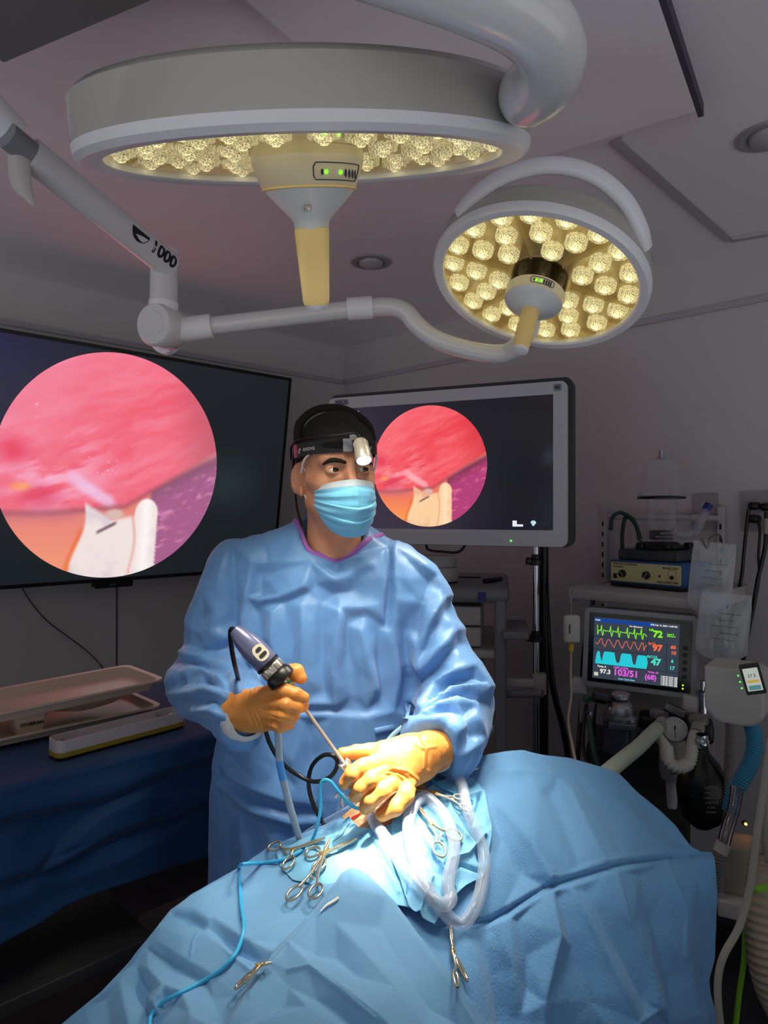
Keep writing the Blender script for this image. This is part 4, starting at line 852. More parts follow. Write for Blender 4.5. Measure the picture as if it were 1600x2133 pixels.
F_tab = facets([[(-60, 1738, -9), (0, 1724, -9), (83, 1702, -10), (217, 1677, -9), (362, 1616, -9), (470, 1580, -7)], [(-60, 1716, 7), (0, 1702, 7), (83, 1682, 8), (217, 1656, 7), (362, 1596, 7), (470, 1560, 5)],
 [(-60, 1862, -9), (0, 1851, -10), (76, 1829, -10), (217, 1764, -9), (331, 1717, -12), (445, 1684, -8)], [(-60, 1842, 7), (0, 1830, 8), (70, 1806, 8), (214, 1742, 7), (322, 1698, 8), (440, 1664, 5)],
 [(18, 1648, 7), (20, 1680, 8)], [(24, 1745, 8), (24, 1800, 8)], [(217, 1598, 7), (219, 1640, 8)], [(222, 1690, 8), (222, 1728, 8)], [(362, 1560, 6), (362, 1584, 6)], [(127, 1752, -8), (100, 1796, -8)], [(140, 1760, 6), (116, 1800, 6)],
 [(300, 1660, 6), (326, 1690, 3)], [(352, 1700, 8), (372, 1660, 7)], [(345, 1740, 7), (380, 1780, 5)], [(60, 1860, 6), (90, 1900, 5)], [(90, 1845, -6), (130, 1880, -5)], [(0, 1890, 5), (20, 1920, 4)], [(250, 1790, 5), (270, 1830, 4)], [(160, 1830, -5), (180, 1860, -4)]], (-200, 1560, 620, 2100), 10)
mb = MB(); mb.grid(tb_fn, 260, 220)
_v = np.array([tuple(a) for a in mb.v]); _d = F_tab(_v[:, 0]/_v[:, 1]*F+CX, CY-(_v[:, 2]-CH)/_v[:, 1]*F)*1.3*np.clip((ZT-.015-_v[:, 2])/.03, 0, 1)*(((_v-np.array(o0)) @ np.array(dn)) < .1)
mb.v = [a-dn*float(k) for a, k in zip(mb.v, _d)]; tdr = mb.build('table_drape', M_dk, None, ang=180); s_ = tdr.modifiers.new('t', 'SOLIDIFY'); s_.thickness = .001
tag(tdr, 'dark blue drape over the instrument table along the left wall', 'drape')
t = thing('instrument_table', (o0+dx*Ltab/2+dn*Wt/2)*1.0-Z*ZT, 'dark instrument cart beneath the dark blue drape at left', 'table')
R3 = Matrix((dx, dn, Z)).transposed(); cc = o0+dx*Ltab/2+dn*Wt/2
M_cart = mat('dark_cart', (26, 26, 28), .5)
MB().box(V(cc.x, cc.y, ZT-.022), (Ltab-.04, Wt-.03, .03), R3, .004).build('tabletop', M_cart, t)
_c = o0+dx*.40+dn*Wt/2
MB().box(V(_c.x, _c.y, .455), (.78, Wt-.02, .035), R3, .004).build('shelf', mat('dark_shelf', (52, 52, 54), .5), t)
for sx in (-1, 1):
    for sy in (-1, 1): MB().box(V(cc.x, cc.y, ZT/2)+dx*sx*(Ltab/2-.04)+dn*sy*(Wt/2-.05), (.03, .03, ZT-.05), R3, .003).build('leg', M_cart, t)
b = TB(385, 1800, .30) if False else None
o = MB().box(V(-.52, 1.98, .17), (.30, .26, .34), R3, .02).build('storage_bin', mat('beige_bin', (96, 88, 80), .6), None); tag(o, 'pale storage bin on the floor behind the instrument table', 'bin')
# trays
def on_table(x, y, z=0): return o0+dx*x+dn*y+Z*(z+.003)
def loc_of(px, py, z): w = TB(px, py, z)-o0; return w.dot(dx), w.dot(dn)
M_bone = mat('bone_plastic', (206, 188, 170), .35)
def tray(M, L, Wd, H, wall=.003, lip=.012, r=.03):
    mb = MB(); n = 8
    prof = [(0, 0, 0), (0, 0, 0)]
    rings = [(L-lip*4, Wd-lip*4, .002), (L-lip*3, Wd-lip*3, .006), (L-lip*2, Wd-lip*2, H-.002), (L, Wd, H), (L, Wd, H-.005), (L-.004, Wd-.004, H-.005), (L-lip*2+.002, Wd-lip*2+.002, H-.006), (L-lip*3.2, Wd-lip*3.2, -.001)]
    P_ = []; k = None
    for (a, b, z) in rings: q = rrect(a, b, r, n); k = len(q); P_ += [M @ V(x, y, z) for x, y in q]
    fs = [tuple(range(k))]
    for i in range(len(rings)-1):
        for j in range(k): fs.append((i*k+j, i*k+(j+1) % k, (i+1)*k+(j+1) % k, (i+1)*k+j))
    fs.append(tuple(reversed(range((len(rings)-1)*k, len(rings)*k)))); mb.add(P_, fs); return mb
xa, ya = loc_of(45, 1500, 1.0); xb, yb = loc_of(285, 1447, 1.0)
mx_, my_ = (xa+xb)/2-.03, (ya+yb)/2+.11
Mt = frame(on_table(mx_-.01, my_+.0, .012), dx, dn)
tl = tray(Mt, .50, .26, .022).build('instrument_tray', M_bone, None, ang=50); tag(tl, 'bone coloured plastic tray lying flat on the drape, under the other tray', 'tray', 'stacked plastic trays')
Mt2 = frame(on_table(mx_, my_, .072), dx, dn) @ Matrix.Rotation(math.radians(-1.5), 4, 'Y')
tu = tray(Mt2, .50, .25, .026).build('instrument_tray', M_bone, None, ang=50); tag(tu, 'bone coloured plastic tray on top of the stack of two on the table', 'tray', 'stacked plastic trays')
mb = MB(); mb.lathe([(.0001, .0), (.05, .003), (.10, .016), (.128, .036), (.131, .036), (.10, .013), (.05, 0), (.0001, -.003)], frame(on_table(mx_+.07, my_+.0, .036), dx, dn) @ Matrix.Diagonal((1, .75, 1, 1)), 40)
o = mb.build('shallow_bowl', M_bone, None); tag(o, 'shallow bone coloured bowl held between the two trays', 'bowl')
cxy = loc_of(85, 1535, .94); tb_ = thing('tub', on_table(cxy[0], cxy[1]+.03, .015), 'small square white tub with a printed name, between the trays', 'tub')
Mtb = frame(on_table(cxy[0]-.02, cxy[1]+.04, .018), dx, dn); mb = MB(); vs = []; k = None
for (a, b, z) in [(.062, .062, 0), (.080, .080, .050), (.076, .076, .050), (.058, .058, .004)]:
    q = rrect(a, b, .012, 5); k = len(q); vs += [Mtb @ V(x, y, z) for x, y in q]
mb.add(vs, [tuple(reversed(range(k)))]+[(i*k+j, i*k+(j+1) % k, (i+1)*k+(j+1) % k, (i+1)*k+j) for i in range(3) for j in range(k)]+[tuple(range(3*k, 4*k))]); mb.build('body', M_bone, tb_, ang=50)
text('lettering', 'STOBRAN', frame(Mtb @ V(.0, -.0385, .026), dx, Z-dn*.18) @ Matrix.Translation((.0, 0, .001)), .012, M_ink, tb_, .0002, .03)
# long narrow tray
xa, ya = loc_of(115, 1570, ZT+.02); xb, yb = loc_of(382, 1500, ZT+.02)
L = math.hypot(xb-xa, yb-ya); ang_ = math.atan2(yb-ya, xb-xa); d2 = dx*math.cos(ang_)+dn*math.sin(ang_); n2 = Z.cross(d2)
c = on_table((xa+xb)/2, (ya+yb)/2+.02, 0); ML = frame(c, d2, n2); lt = thing('instrument_case', c, 'long narrow white tray with a yellow stripe, in front of the stacked trays', 'tray')
def ring(mb, M, L, Wd, r, z0, z1, t=None):
    q = rrect(L, Wd, r, 6); k = len(q); vs = [M @ V(x, y, z0) for x, y in q]+[M @ V(x, y, z1) for x, y in q]
    if t: q2 = rrect(L-2*t, Wd-2*t, r*.85, 6); vs += [M @ V(x, y, z1) for x, y in q2]+[M @ V(x, y, z0+.004) for x, y in q2]
    n = 4 if t else 2
    fs = [(i*k+j, i*k+(j+1) % k, (i+1)*k+(j+1) % k, (i+1)*k+j) for i in range(n-1) for j in range(k)]+[tuple(reversed(range(k))), tuple(range((n-1)*k, n*k))]
    return mb.add(vs, fs)
ring(MB(), ML, L, .062, .018, 0, .006).build('base', M_black, lt, ang=50)
ring(MB(), ML, L+.002, .064, .018, .006, .017).build('stripe', mat('yellow_stripe', (150, 128, 40), .5), lt, ang=50)
ring(MB(), ML, L, .062, .018, .017, .044, .003).build('tray_wall', mat('white_tray', (190, 186, 190), .4), lt, ang=50)
for s_, a in ((-L*.36, .3), (L*.38, -.4)):
    mb = MB(); mb.box(ML @ V(s_, 0, .030), (.05, .018, .006), ML.to_3x3() @ Matrix.Rotation(a, 3, 'Z') @ Matrix.Rotation(.3, 3, 'Y'), .001); mb.lathe([(.008, -.006), (.01, .0), (.006, .006), (.0001, .007)], ML @ Matrix.Translation((s_+.015, 0, .03)), 16); mb.build('small_fitting', MATS['steel'], lt, ang=40)
# ---------------- the surgeon ----------------
HO = P(703, 984, 1.44); HR = Matrix.Rotation(math.radians(21), 3, 'Z') @ Matrix.Rotation(math.radians(-2), 3, 'Y')
HM = HR.to_4x4(); HM.translation = HO; HRn = np.array(HR); HOn = np.array(HO)
def H(x, y, z): return HM @ V(x, y, z)
surgeon = thing('person', (-.13, 1.5, 0.0), 'person in a blue surgical gown, mask and headlamp operating, gloved hands on a scope', 'person')
M_skin = mat('skin', (206, 150, 118), .5, sss=.15, var=((192, 130, 100), 30), bump=[('noise', 350, .12)])
def head_sdf(X, Y, Z):
    E = lambda c, r: sd_ell(X, Y, Z, c, r); Cc = lambda a, b, ra, rb: sd_cap(X, Y, Z, a, b, ra, rb)
    d = E((0, .014, .032), (.074, .094, .083)); d = smin(d, E((0, -.018, -.028), (.062, .068, .078)), .03)
    d = smin(d, E((0, -.03, -.078), (.048, .052, .036)), .025); d = smin(d, Cc((-.02, -.07, -.098), (.02, -.07, -.098), .014, .014), .02)
    for s in (-1, 1):
        d = smin(d, Cc((s*.052, .0, -.06), (s*.03, -.055, -.092), .018, .014), .02)
        d = smin(d, Cc((s*.046, -.052, -.028), (s*.062, -.02, -.015), .014, .012), .018)
        d = smin(d, Cc((s*.012, -.077, .021), (s*.046, -.064, .020), .0105, .009), .012)
    d = smin(d, E((0, -.05, .05), (.055, .032, .04)), .02)
    for s in (-1, 1): d = smax(d, -sd_ell(X, Y, Z, (s*.0315, -.096, .0), (.018, .022, .0125)), .008)
    for s in (-1, 1): d = smin(d, sd_ell(X, Y, Z, (s*.0315, -.0705, .001), (.0155, .0142, .0142)), .004)
    d = smin(d, Cc((0, -.078, .014), (0, -.105, -.034), .0075, .0115), .010)
    for s in (-1, 1): d = smin(d, E((s*.0125, -.094, -.038), (.008, .010, .008)), .006)
    for s in (-1, 1):
        d = smax(d, -sd_ell(X, Y, Z, (s*.0315, -.088, .0012), (.0132, .014, .0042)), .0015)
        th = math.radians(42); nx, ny = s*math.cos(th), -math.sin(th); tx, ty = s*math.sin(th), math.cos(th); ea = (X-s*.076)*nx+(Y-.016)*ny; eb = (X-s*.076)*tx+(Y-.016)*ty; ez = Z+.010+.15*eb
        e = sd_ell(ea, eb, ez, (0, .004, 0), (.009, .021, .034)); e = smax(e, -sd_ell(ea, eb, ez, (.0085, .002, .002), (.009, .0145, .026)), .002); e = smin(e, sd_cap(ea, eb, ez, (.001, .006, -.012), (.002, .009, .016), .0026, .0026), .003)
        e = smin(e, sd_ell(X, Y, Z, (s*.079, .004, -.038), (.006, .008, .011)), .006); d = smin(d, e, .006)
    d = smin(d, Cc((0, .028, -.05), (0, .05, -.20), .055, .062), .03)
    d = smin(d, Cc((-.09, .075, -.245), (.09, .075, -.245), .04, .04), .04)
    return d
v, f = surface_nets(head_sdf, (-.21, -.13, -.27), (.21, .13, .125), .0021)
v = smooth(v, f, 1, .3); v = v @ HRn.T+HOn; bvh('head', v, f)
np_obj('body', v, f, M_skin, surgeon)
for s in (-1, 1):
    c = V(s*.0315, -.0705, .001); gz = Matrix.Rotation(math.radians(14), 3, 'Z') @ Matrix.Rotation(math.radians(-2), 3, 'X') @ V(0, -1, 0)
    Me = HM @ zframe(c, gz); pr = [(.0128*math.sin(a), .0128*math.cos(a)) for a in np.linspace(0.0001, math.pi, 20)]
    e = MB().lathe(pr, Me, 28).build('eye', mat('eye_white', (222, 214, 208), .12), surgeon)
    MB().lathe([(.0002+.0066*i/6, .0131-.0016*(i/6)**2) for i in range(7)], Me, 24).build('iris', mat('dark_iris', (44, 26, 18), .1), e)
M_brow = mat('dark_brow', (38, 28, 24), .8, bump=[('noise', 900, 1.0)])
for s in (-1, 1):
    pts = [(s*.010, -.0915, .0145), (s*.024, -.0895, .0190), (s*.038, -.081, .0200), (s*.051, -.069, .013)]; pts = [H(*p) for p in pts]
    q = spline(pts, 6); MB().tube(q, [.0056*(.6+.4*math.sin(min(1, i/len(q)*1.6)*math.pi/2))*(1-.55*max(0, i/len(q)-.6)/.4) for i in range(len(q))], 10, flat=.9).build('eyebrow', M_brow, surgeon)
    def hs(X, Y, Z, s=s):
        d = sd_ell(X, Y, Z, (0, .014, .030), (.0785, .099, .088)); d = smin(d, sd_ell(X, Y, Z, (0, -.016, -.026), (.0665, .072, .078)), .03)
        return np.maximum(d, np.maximum(sd_ell(X, Y, Z, (s*.068, -.018, .016), (.03, .020, .042)), .0))
    vv, ff = surface_nets(hs, (s*.068-.035, -.05, -.04), (s*.068+.035, .03, .07), .003); vv = smooth(vv, ff, 2); vv = vv @ HRn.T+HOn
    np_obj('hair', vv, ff, mat('greying_hair', (120, 106, 98), .8, var=((70, 60, 54), 300), bump=[('noise', 700, 1.0)]), surgeon)
# cap
def cap_sdf(X, Y, Z):
    d = sd_ell(X, Y, Z, (0, .014, .036), (.0825, .112, .094)); return smax(d, (.044-.45*np.clip(Y+.03, 0, .2))-Z, .006)
v, f = surface_nets(cap_sdf, (-.1, -.11, -.04), (.1, .14, .145), .003); n = vnormals(v, f)
v = v+n*(rz(v, (26, 14, 20))*.0018+nz(v, (20, 20, 20))*.002)[:, None]; v = smooth(v, f, 1); v = v @ HRn.T+HOn
M_cap = mat('black_cloth', (11, 10, 10), .8, bump=[('noise', 300, .3)])
np_obj('surgical_cap', v, f, M_cap, surgeon)
# headband
def band_pt(a, z, r=0.0): return H((.0835+r)*math.sin(a), .012-(.101+r)*math.cos(a), z+.012*(1-math.cos(a))*-.3)
mb = MB(); n = 72; rings = [(.035, 0), (.035, .004), (.062, .004), (.062, 0)]; vs = []
for z, r in rings: vs += [band_pt(2*math.pi*j/n, z, r) for j in range(n)]
mb.add(vs, [(i*n+j, i*n+(j+1) % n, ((i+1) % 4)*n+(j+1) % n, ((i+1) % 4)*n+j) for i in range(4) for j in range(n)]); band = mb.build('headband', mat('satin_black_band', (34, 33, 36), .28), surgeon, ang=40)
def band_text(body, a0, size, shear=0):
    c = bpy.data.curves.new('t', 'FONT'); c.body = body; c.size = size; c.align_y = 'CENTER'; c.shear = shear; c.offset = .01*size
    o = bpy.data.objects.new('t', c); COL.objects.link(o); bpy.context.view_layer.update(); me = bpy.data.meshes.new_from_object(o.evaluated_get(bpy.context.evaluated_depsgraph_get())); bpy.data.objects.remove(o)
    mb = MB(); mb.add([band_pt(a0+v.co.x/.092, .0485+v.co.y, .0045) for v in me.vertices], [tuple(p.vertices) for p in me.polygons]); return mb.build('lettering', mat('silver_print', (190, 190, 196), .4), band, smooth=False)
band_text('enova', math.radians(-67), .0135); band_text('e', math.radians(-79), .022, .4); band_text('e', math.radians(29), .020, .4)
# buckle, lamp, cable and straps
lm = H(.004, -.098, .05)
MB().box(H(-.006, -.094, .0485), (.020, .008, .027), HR, .002).build('buckle', mat('clear_grey_plastic', (150, 152, 158), .2), surgeon, ang=40)
MB().box(H(.008, -.097, .064), (.020, .010, .012), HR, .002).box(H(.010, -.106, .055), (.010, .014, .012), HR, .002).build('lamp_bracket', MATS['clear_grey_plastic'], surgeon, ang=40)
l0 = H(.013, -.116, .052); l1 = P(760, 966, 1.305); ld = (l1-l0).normalized()
Ml = zframe(l0, ld); LL_ = .046
hl = MB().lathe([(.0001, -.004), (.012, -.003), (.0135, 0), (.0142, .012), (.0148, .013), (.0162, .034), (.0160, LL_), (.0140, LL_), (.0138, LL_-.003), (.0001, LL_-.003)], Ml, 40).build('headlamp', mat('champagne_metal', (206, 198, 184), .32, .35), surgeon)
mb = MB()
for k in range(26):
    a = 2*math.pi*k/26; mb.box(Ml @ V(.0142*math.cos(a), .0142*math.sin(a), .0065), (.0012, .0012, .010), Ml.to_3x3() @ Matrix.Rotation(a, 3, 'Z'))
mb.build('grip_ribs', MATS['champagne_metal'], hl, smooth=False)
MB().lathe([(.0001, LL_-.001), (.0135, LL_-.001), (.0138, LL_-.0005)], Ml, 32).build('lamp_lens', emis('headlamp_white', (255, 255, 250), 14), hl)
HEADL = Ml @ V(0, 0, LL_+.002)
MB().tube(spline([Ml @ V(0, 0, -.002), H(.004, -.116, .070), H(-.02, -.106, .068), H(-.06, -.078, .066), H(-.086, -.01, .066), H(-.088, .04, .058), H(-.084, .06, .03)], 8), .0026, 10).build('lamp_cable', M_black, surgeon)
mb = MB(); mb.tube(spline([H(-.083, .0, .06), H(-.074, .01, .105), H(-.03, .02, .136), H(.03, .02, .136), H(.074, .01, .105), H(.083, .0, .06)], 8), .006, 10, flat=1.6)
mb.tube(spline([H(.0, .09, .10), H(0, .02, .137)], 6), .006, 8); mb.build('head_strap', M_cap, surgeon)
MB().tube(spline([H(-.084, .03, .05), H(-.088, .035, .0), H(-.082, .045, -.03), H(-.078, .045, -.075), H(-.070, .04, -.112)], 8), .0055, 8, flat=.6).build('battery_strap', M_black, surgeon)
MB().box(H(.078, .02, .075), (.012, .05, .03), HR, .005).build('side_pad', M_cap, surgeon)
# mask
def mask_pt(u, v):
    zt = -.020-.012*abs(u)**1.5; zb = -.134+.040*abs(u)**2.2; z = zt*(1-v)+zb*v
    yc = np.interp(v, [0, .12, .28, .45, .65, .85, 1.0], [-.103, -.116, -.127, -.129, -.124, -.112, -.090]); w = np.interp(v, [0, .3, .6, 1], [.0605, .062, .062, .050])
    ys = np.interp(v, [0, .5, 1], [-.040, -.036, -.040]); a = abs(u)
    y = yc+(ys-yc)*(a**2.1); x = w*math.sin(u*1.35)/math.sin(1.35)
    tent = max(0, 1-a*1.15)
    for (p0, am) in ((.22, .0045), (.46, .006), (.70, .004)):
        q = v-p0-.10*(a-.5)*(1 if p0 < .4 else -1.1)
        y += -am*math.exp(-(max(0, q)/.10)**2)*(1 if q > 0 else math.exp(-(q/.012)**2))*(1-.6*a)
    y += -.005*math.exp(-(u/.10)**2)*(1-v); y += .0022*math.sin(u*9+v*7)*(a*(1-a)*3)
    return H(x+.0008*math.sin(v*40), y, z)
mb = MB(); mb.grid(lambda a, b: mask_pt(a*2-1, .11+b*.89), 80, 90)
mk = mb.build('face_mask', mat('mask_blue', (112, 190, 228), .6, spec=.3, sheen=.2, bump=[('noise', 700, .2)]), surgeon, ang=180); s_ = mk.modifiers.new('t', 'SOLIDIFY'); s_.thickness = .0012
mb = MB(); mb.grid(lambda a, b: mask_pt(a*2-1, b*.118)+HR @ V(0, -.0006, 0), 80, 12)
ms = mb.build('mask_edge', mat('mask_white_edge', (206, 222, 232), .7, bump=[('wave', 700, .5), ('noise', 1200, .5)]), mk, ang=180); s_ = ms.modifiers.new('t', 'SOLIDIFY'); s_.thickness = .0012
M_loop = mat('elastic_white', (226, 222, 220), .7)
for s in (-1, 1):
    MB().tube(spline([mask_pt(s*.97, .06), H(s*.064, -.030, -.018), H(s*.072, -.010, .004), H(s*.076, .006, .022)], 6), .0013, 8).build('ear_loop', M_loop, mk)
    MB().tube(spline([mask_pt(s*.97, .92), mask_pt(s*.99, .7)+HR @ V(0, .004, 0), H(s*.067, -.012, -.062), H(s*.073, .004, -.044)], 6), .0013, 8).build('ear_loop', M_loop, mk)
    MB().tube(spline([H(s*.072, -.045, .034), H(s*.078, -.030, .026), H(s*.080, -.015, .010), H(s*.079, -.005, .0)], 6), .0026, 8, flat=.5).build('cap_edging', M_loop, surgeon)
# gown
def loft(X, Y, Z, lv):
    zs = [l[0] for l in lv]; g = lambda i: np.interp(Z, zs, [l[i] for l in lv]).astype(np.float32)
    cx, cy, rx, ry = g(1), g(2), g(3), g(4); k = ((np.abs((X-cx)/rx))**2.5+(np.abs((Y-cy)/ry))**2.5)**(1/2.5); return (k-1)*np.minimum(rx, ry)
LV = [(.25, -.13, 1.53, .27, .17), (.55, -.13, 1.52, .262, .160), (.72, -.133, 1.51, .250, .150), (.90, -.140, 1.50, .234, .138), (1.05, -.143, 1.495, .214, .130), (1.15, -.142, 1.495, .208, .128), (1.28, -.125, 1.50, .205, .122), (1.36, -.118, 1.505, .19, .105), (1.42, -.117, 1.51, .13, .075), (1.50, -.117, 1.52, .05, .03)]
sh_l, el_l, wr_l = (-.315, 1.50, 1.362), (-.375, 1.45, 1.135), (-.256, 1.235, 1.132)
sh_r, el_r, wr_r = (.062, 1.49, 1.335), (.148, 1.42, 1.10), (.094, 1.262, 1.068)
nk0, nk1 = np.array(H(0, .04, -.06)), np.array([-.117, 1.535, 1.30])
def gown_sdf(X, Y, Z):
    C = lambda a, b, ra, rb: sd_cap(X, Y, Z, a, b, ra, rb)
    d = loft(X, Y, Z, LV); d = np.maximum(d, .25-Z)
    d = smin(d, C((-.117, 1.52, 1.425), (-.27, 1.51, 1.385), .050, .055), .04); d = smin(d, C((-.117, 1.52, 1.425), (.03, 1.50, 1.372), .050, .055), .04)
    a = smin(C(sh_l, el_l, .074, .074), C(el_l, wr_l, .074, .054), .03); b = smin(C(sh_r, el_r, .066, .074), C(el_r, wr_r, .076, .056), .03)
    b = smin(b, C((.150, 1.38, 1.085), (.120, 1.30, 1.055), .062, .062), .02)
    d = smin(d, a, .028); d = smin(d, b, .024)
    d = smax(d, -C((-.104, 1.47, 1.60), (-.112, 1.475, 1.452), .10, .070), .006)   # neck opening
    # cuffs cut square
    for w, e in ((wr_l, el_l), (wr_r, el_r)):
        ax = np.array(w)-np.array(e); ax /= np.linalg.norm(ax); t = (X-w[0])*ax[0]+(Y-w[1])*ax[1]+(Z-w[2])*ax[2]
        near = (X-w[0])**2+(Y-w[1])**2+(Z-w[2])**2 < .11**2; d = np.where(near, smax(d, t-.018, .008), d)
    return d
v, f = surface_nets(gown_sdf, (-.50, 1.12, .24), (.26, 1.74, 1.52), .0048); v = smooth(v, f, 2, .5); n = vnormals(v, f)
armw = np.clip((np.minimum(sd_cap(v[:, 0], v[:, 1], v[:, 2], sh_l, el_l, .09, .09), np.minimum(sd_cap(v[:, 0], v[:, 1], v[:, 2], el_l, wr_l, .09, .08), np.minimum(sd_cap(v[:, 0], v[:, 1], v[:, 2], sh_r, el_r, .085, .09), sd_cap(v[:, 0], v[:, 1], v[:, 2], el_r, wr_r, .09, .08))))*-60)+.2, 0, 1)
foldn = rz(v, (9, 9, 3.2))*.0060*(1-armw)+(rz(v, (15, 12, 11), (2, 4, 1))*.0068+rz(v, (30, 26, 24), (9, 1, 3))*.0030)*armw+rz(v, (22, 18, 10), (5, 5, 2))*.0022
foldn = foldn*.45+(voro(v, (9, 9, 5), (1, 7, 2))-.15)*.008*(1-armw)+(voro(v, (15, 14, 13), (3, 7, 2))-.2)*.010*armw+(voro(v, (24, 24, 18), (3, 1, 2))-.1)*.004
v = v+n*foldn[:, None]
def Q(l): return [(340+x*.45, 1060+y*.45) for x, y in l]
GF = [(Q([(1045, 150), (1052, 300), (1040, 450), (1035, 560)]), 6, -.009, 'e'), (Q([(1070, 300), (1075, 450), (1060, 560)]), 10, .006, 's'), (Q([(325, 180), (325, 360), (330, 520)]), 5, -.006, 'r'),
 (Q([(460, 440), (560, 420), (670, 375)]), 6, -.005, 'r'), (Q([(455, 425), (550, 405), (660, 360)]), 7, .005, 'r'), (Q([(820, 470), (930, 470), (1000, 500)]), 6, -.005, 'r'), (Q([(815, 480), (800, 620), (785, 760), (795, 920)]), 5, .006, 'r'),
 (Q([(800, 500), (770, 620), (760, 680)]), 10, -.006, 's'), (Q([(600, 930), (800, 930), (940, 945)]), 4, -.004, 'r'), (Q([(410, 270), (380, 400), (370, 560), (400, 700)]), 16, .009, 's'), (Q([(470, 450), (450, 600), (520, 760)]), 14, -.009, 's'),
 (Q([(560, 560), (540, 650), (570, 720)]), 6, -.006, 'r'), (Q([(650, 470), (640, 600), (580, 700)]), 6, .006, 'r'), (Q([(860, 300), (830, 380), (820, 450)]), 12, .008, 's'), (Q([(790, 230), (805, 290)]), 5, -.007, 'r'), (Q([(700, 250), (780, 320), (850, 320), (960, 260)]), 16, .007, 's'),
 (Q([(900, 560), (960, 700), (1000, 840)]), 8, .007, 'r'), (Q([(850, 600), (880, 760), (900, 900)]), 14, -.008, 's'), (Q([(1000, 500), (1060, 640), (1080, 800), (1060, 940)]), 10, .008, 'r'), (Q([(1110, 560), (1130, 700), (1120, 850)]), 10, -.008, 's'),
 (Q([(700, 480), (690, 640), (700, 800)]), 12, .006, 's'), (Q([(620, 960), (640, 1060), (600, 1160)]), 8, .005, 'r'), (Q([(880, 960), (860, 1040), (880, 1100)]), 7, .006, 'r'), (Q([(930, 960), (960, 1010)]), 6, .006, 'r'),
 (Q([(270, 1180), (330, 1260), (420, 1300), (560, 1350), (700, 1370)]), 9, .009, 'e'), (Q([(250, 1280), (340, 1330), (430, 1400), (600, 1450), (760, 1450)]), 9, .008, 'r'), (Q([(300, 1130), (360, 1200), (430, 1270)]), 8, -.007, 'r'),
 (Q([(560, 1330), (700, 1345), (830, 1350)]), 7, .006, 'r'), (Q([(330, 1060), (400, 1080), (450, 1040)]), 8, .006, 'r'), (Q([(370, 1400), (360, 1500), (380, 1640)]), 10, .007, 's'), (Q([(280, 1340), (275, 1500), (270, 1640)]), 10, -.006, 's'), (Q([(430, 1150), (520, 1200), (600, 1280)]), 9, -.006, 's'),
 # left-hand sleeve in the photo
 (Q([(320, 180), (270, 260), (250, 340)]), 7, .006, 'r'), (Q([(320, 220), (200, 370), (100, 530)]), 18, .006, 's'), (Q([(60, 600), (160, 650), (240, 660), (320, 640)]), 8, -.008, 'r'), (Q([(70, 660), (160, 700), (260, 760), (330, 750)]), 9, .009, 'e'),
 (Q([(100, 640), (200, 640), (300, 600), (320, 540)]), 8, .007, 'r'), (Q([(90, 800), (180, 760), (260, 740)]), 8, -.008, 'r'), (Q([(100, 830), (200, 800), (280, 780), (360, 800)]), 8, .009, 'r'), (Q([(110, 900), (200, 880), (300, 890)]), 8, -.006, 'r'), (Q([(130, 940), (220, 930), (300, 960), (370, 1010)]), 8, .008, 'r'),
 (Q([(270, 830), (260, 900), (290, 980)]), 6, .006, 'r'), (Q([(330, 780), (360, 850), (350, 930), (400, 1010)]), 5, .006, 'r'), (Q([(300, 790), (310, 880), (330, 980)]), 6, -.006, 'r'), (Q([(380, 800), (400, 790), (430, 800)]), 5, .006, 'r'), (Q([(230, 900), (240, 980)]), 6, .005, 'r'), (Q([(330, 560), (380, 660), (400, 740)]), 12, -.008, 's'),
 # right-hand sleeve in the photo
 (Q([(1240, 320), (1200, 440), (1180, 580)]), 6, -.009, 'e'), (Q([(1260, 300), (1290, 420), (1220, 560), (1180, 660)]), 9, .007, 'r'), (Q([(1300, 460), (1230, 540), (1180, 600)]), 5, -.006, 'r'), (Q([(1350, 560), (1280, 640), (1190, 750)]), 10, .009, 'e'), (Q([(1340, 650), (1300, 720), (1320, 800)]), 6, .005, 'r'),
 (Q([(1150, 820), (1200, 780), (1250, 700)]), 7, .007, 'r'), (Q([(1210, 900), (1260, 820), (1330, 760), (1430, 730)]), 10, .010, 'e'), (Q([(1190, 860), (1240, 800), (1300, 740)]), 9, -.010, 's'), (Q([(1220, 900), (1300, 830), (1400, 790), (1480, 800)]), 8, -.009, 'r'), (Q([(1190, 930), (1300, 850), (1430, 830), (1500, 840)]), 9, .010, 'e'),
 (Q([(1160, 980), (1260, 900), (1350, 880), (1440, 900)]), 9, .010, 'e'), (Q([(1180, 930), (1290, 870), (1380, 870)]), 6, -.008, 'r'), (Q([(1150, 1010), (1230, 960), (1310, 960), (1380, 1010)]), 8, .010, 'e'), (Q([(1440, 900), (1460, 980), (1480, 1060)]), 7, .008, 'r'), (Q([(1380, 900), (1400, 980), (1440, 1080)]), 9, -.009, 's'), (Q([(1300, 990), (1340, 1060), (1350, 1150)]), 7, .008, 'r'), (Q([(1250, 1000), (1290, 1070), (1300, 1140)]), 7, -.008, 'r'), (Q([(1500, 840), (1440, 890)]), 5, .006, 'r')]
v = apply_facets(v, vnormals(smooth(v, f, 6), f), F_gown, 1.1); v = carve(v, vnormals(v, f), [(a, w_*.6, am*.3, *k_) for a, w_, am, *k_ in GF]); v = smooth(v, f, 2, .3)
bvh('gown', v, f); SURF.append('gown')
M_gown = mat('blue_gown_fabric', (92, 140, 196), .42, spec=.45, sheen=.25, bump=[('noise', 300, .10), ('ridge', 7, .5), ('noise', 40, .2)])
gown = np_obj('surgical_gown', v, f, M_gown, surgeon)
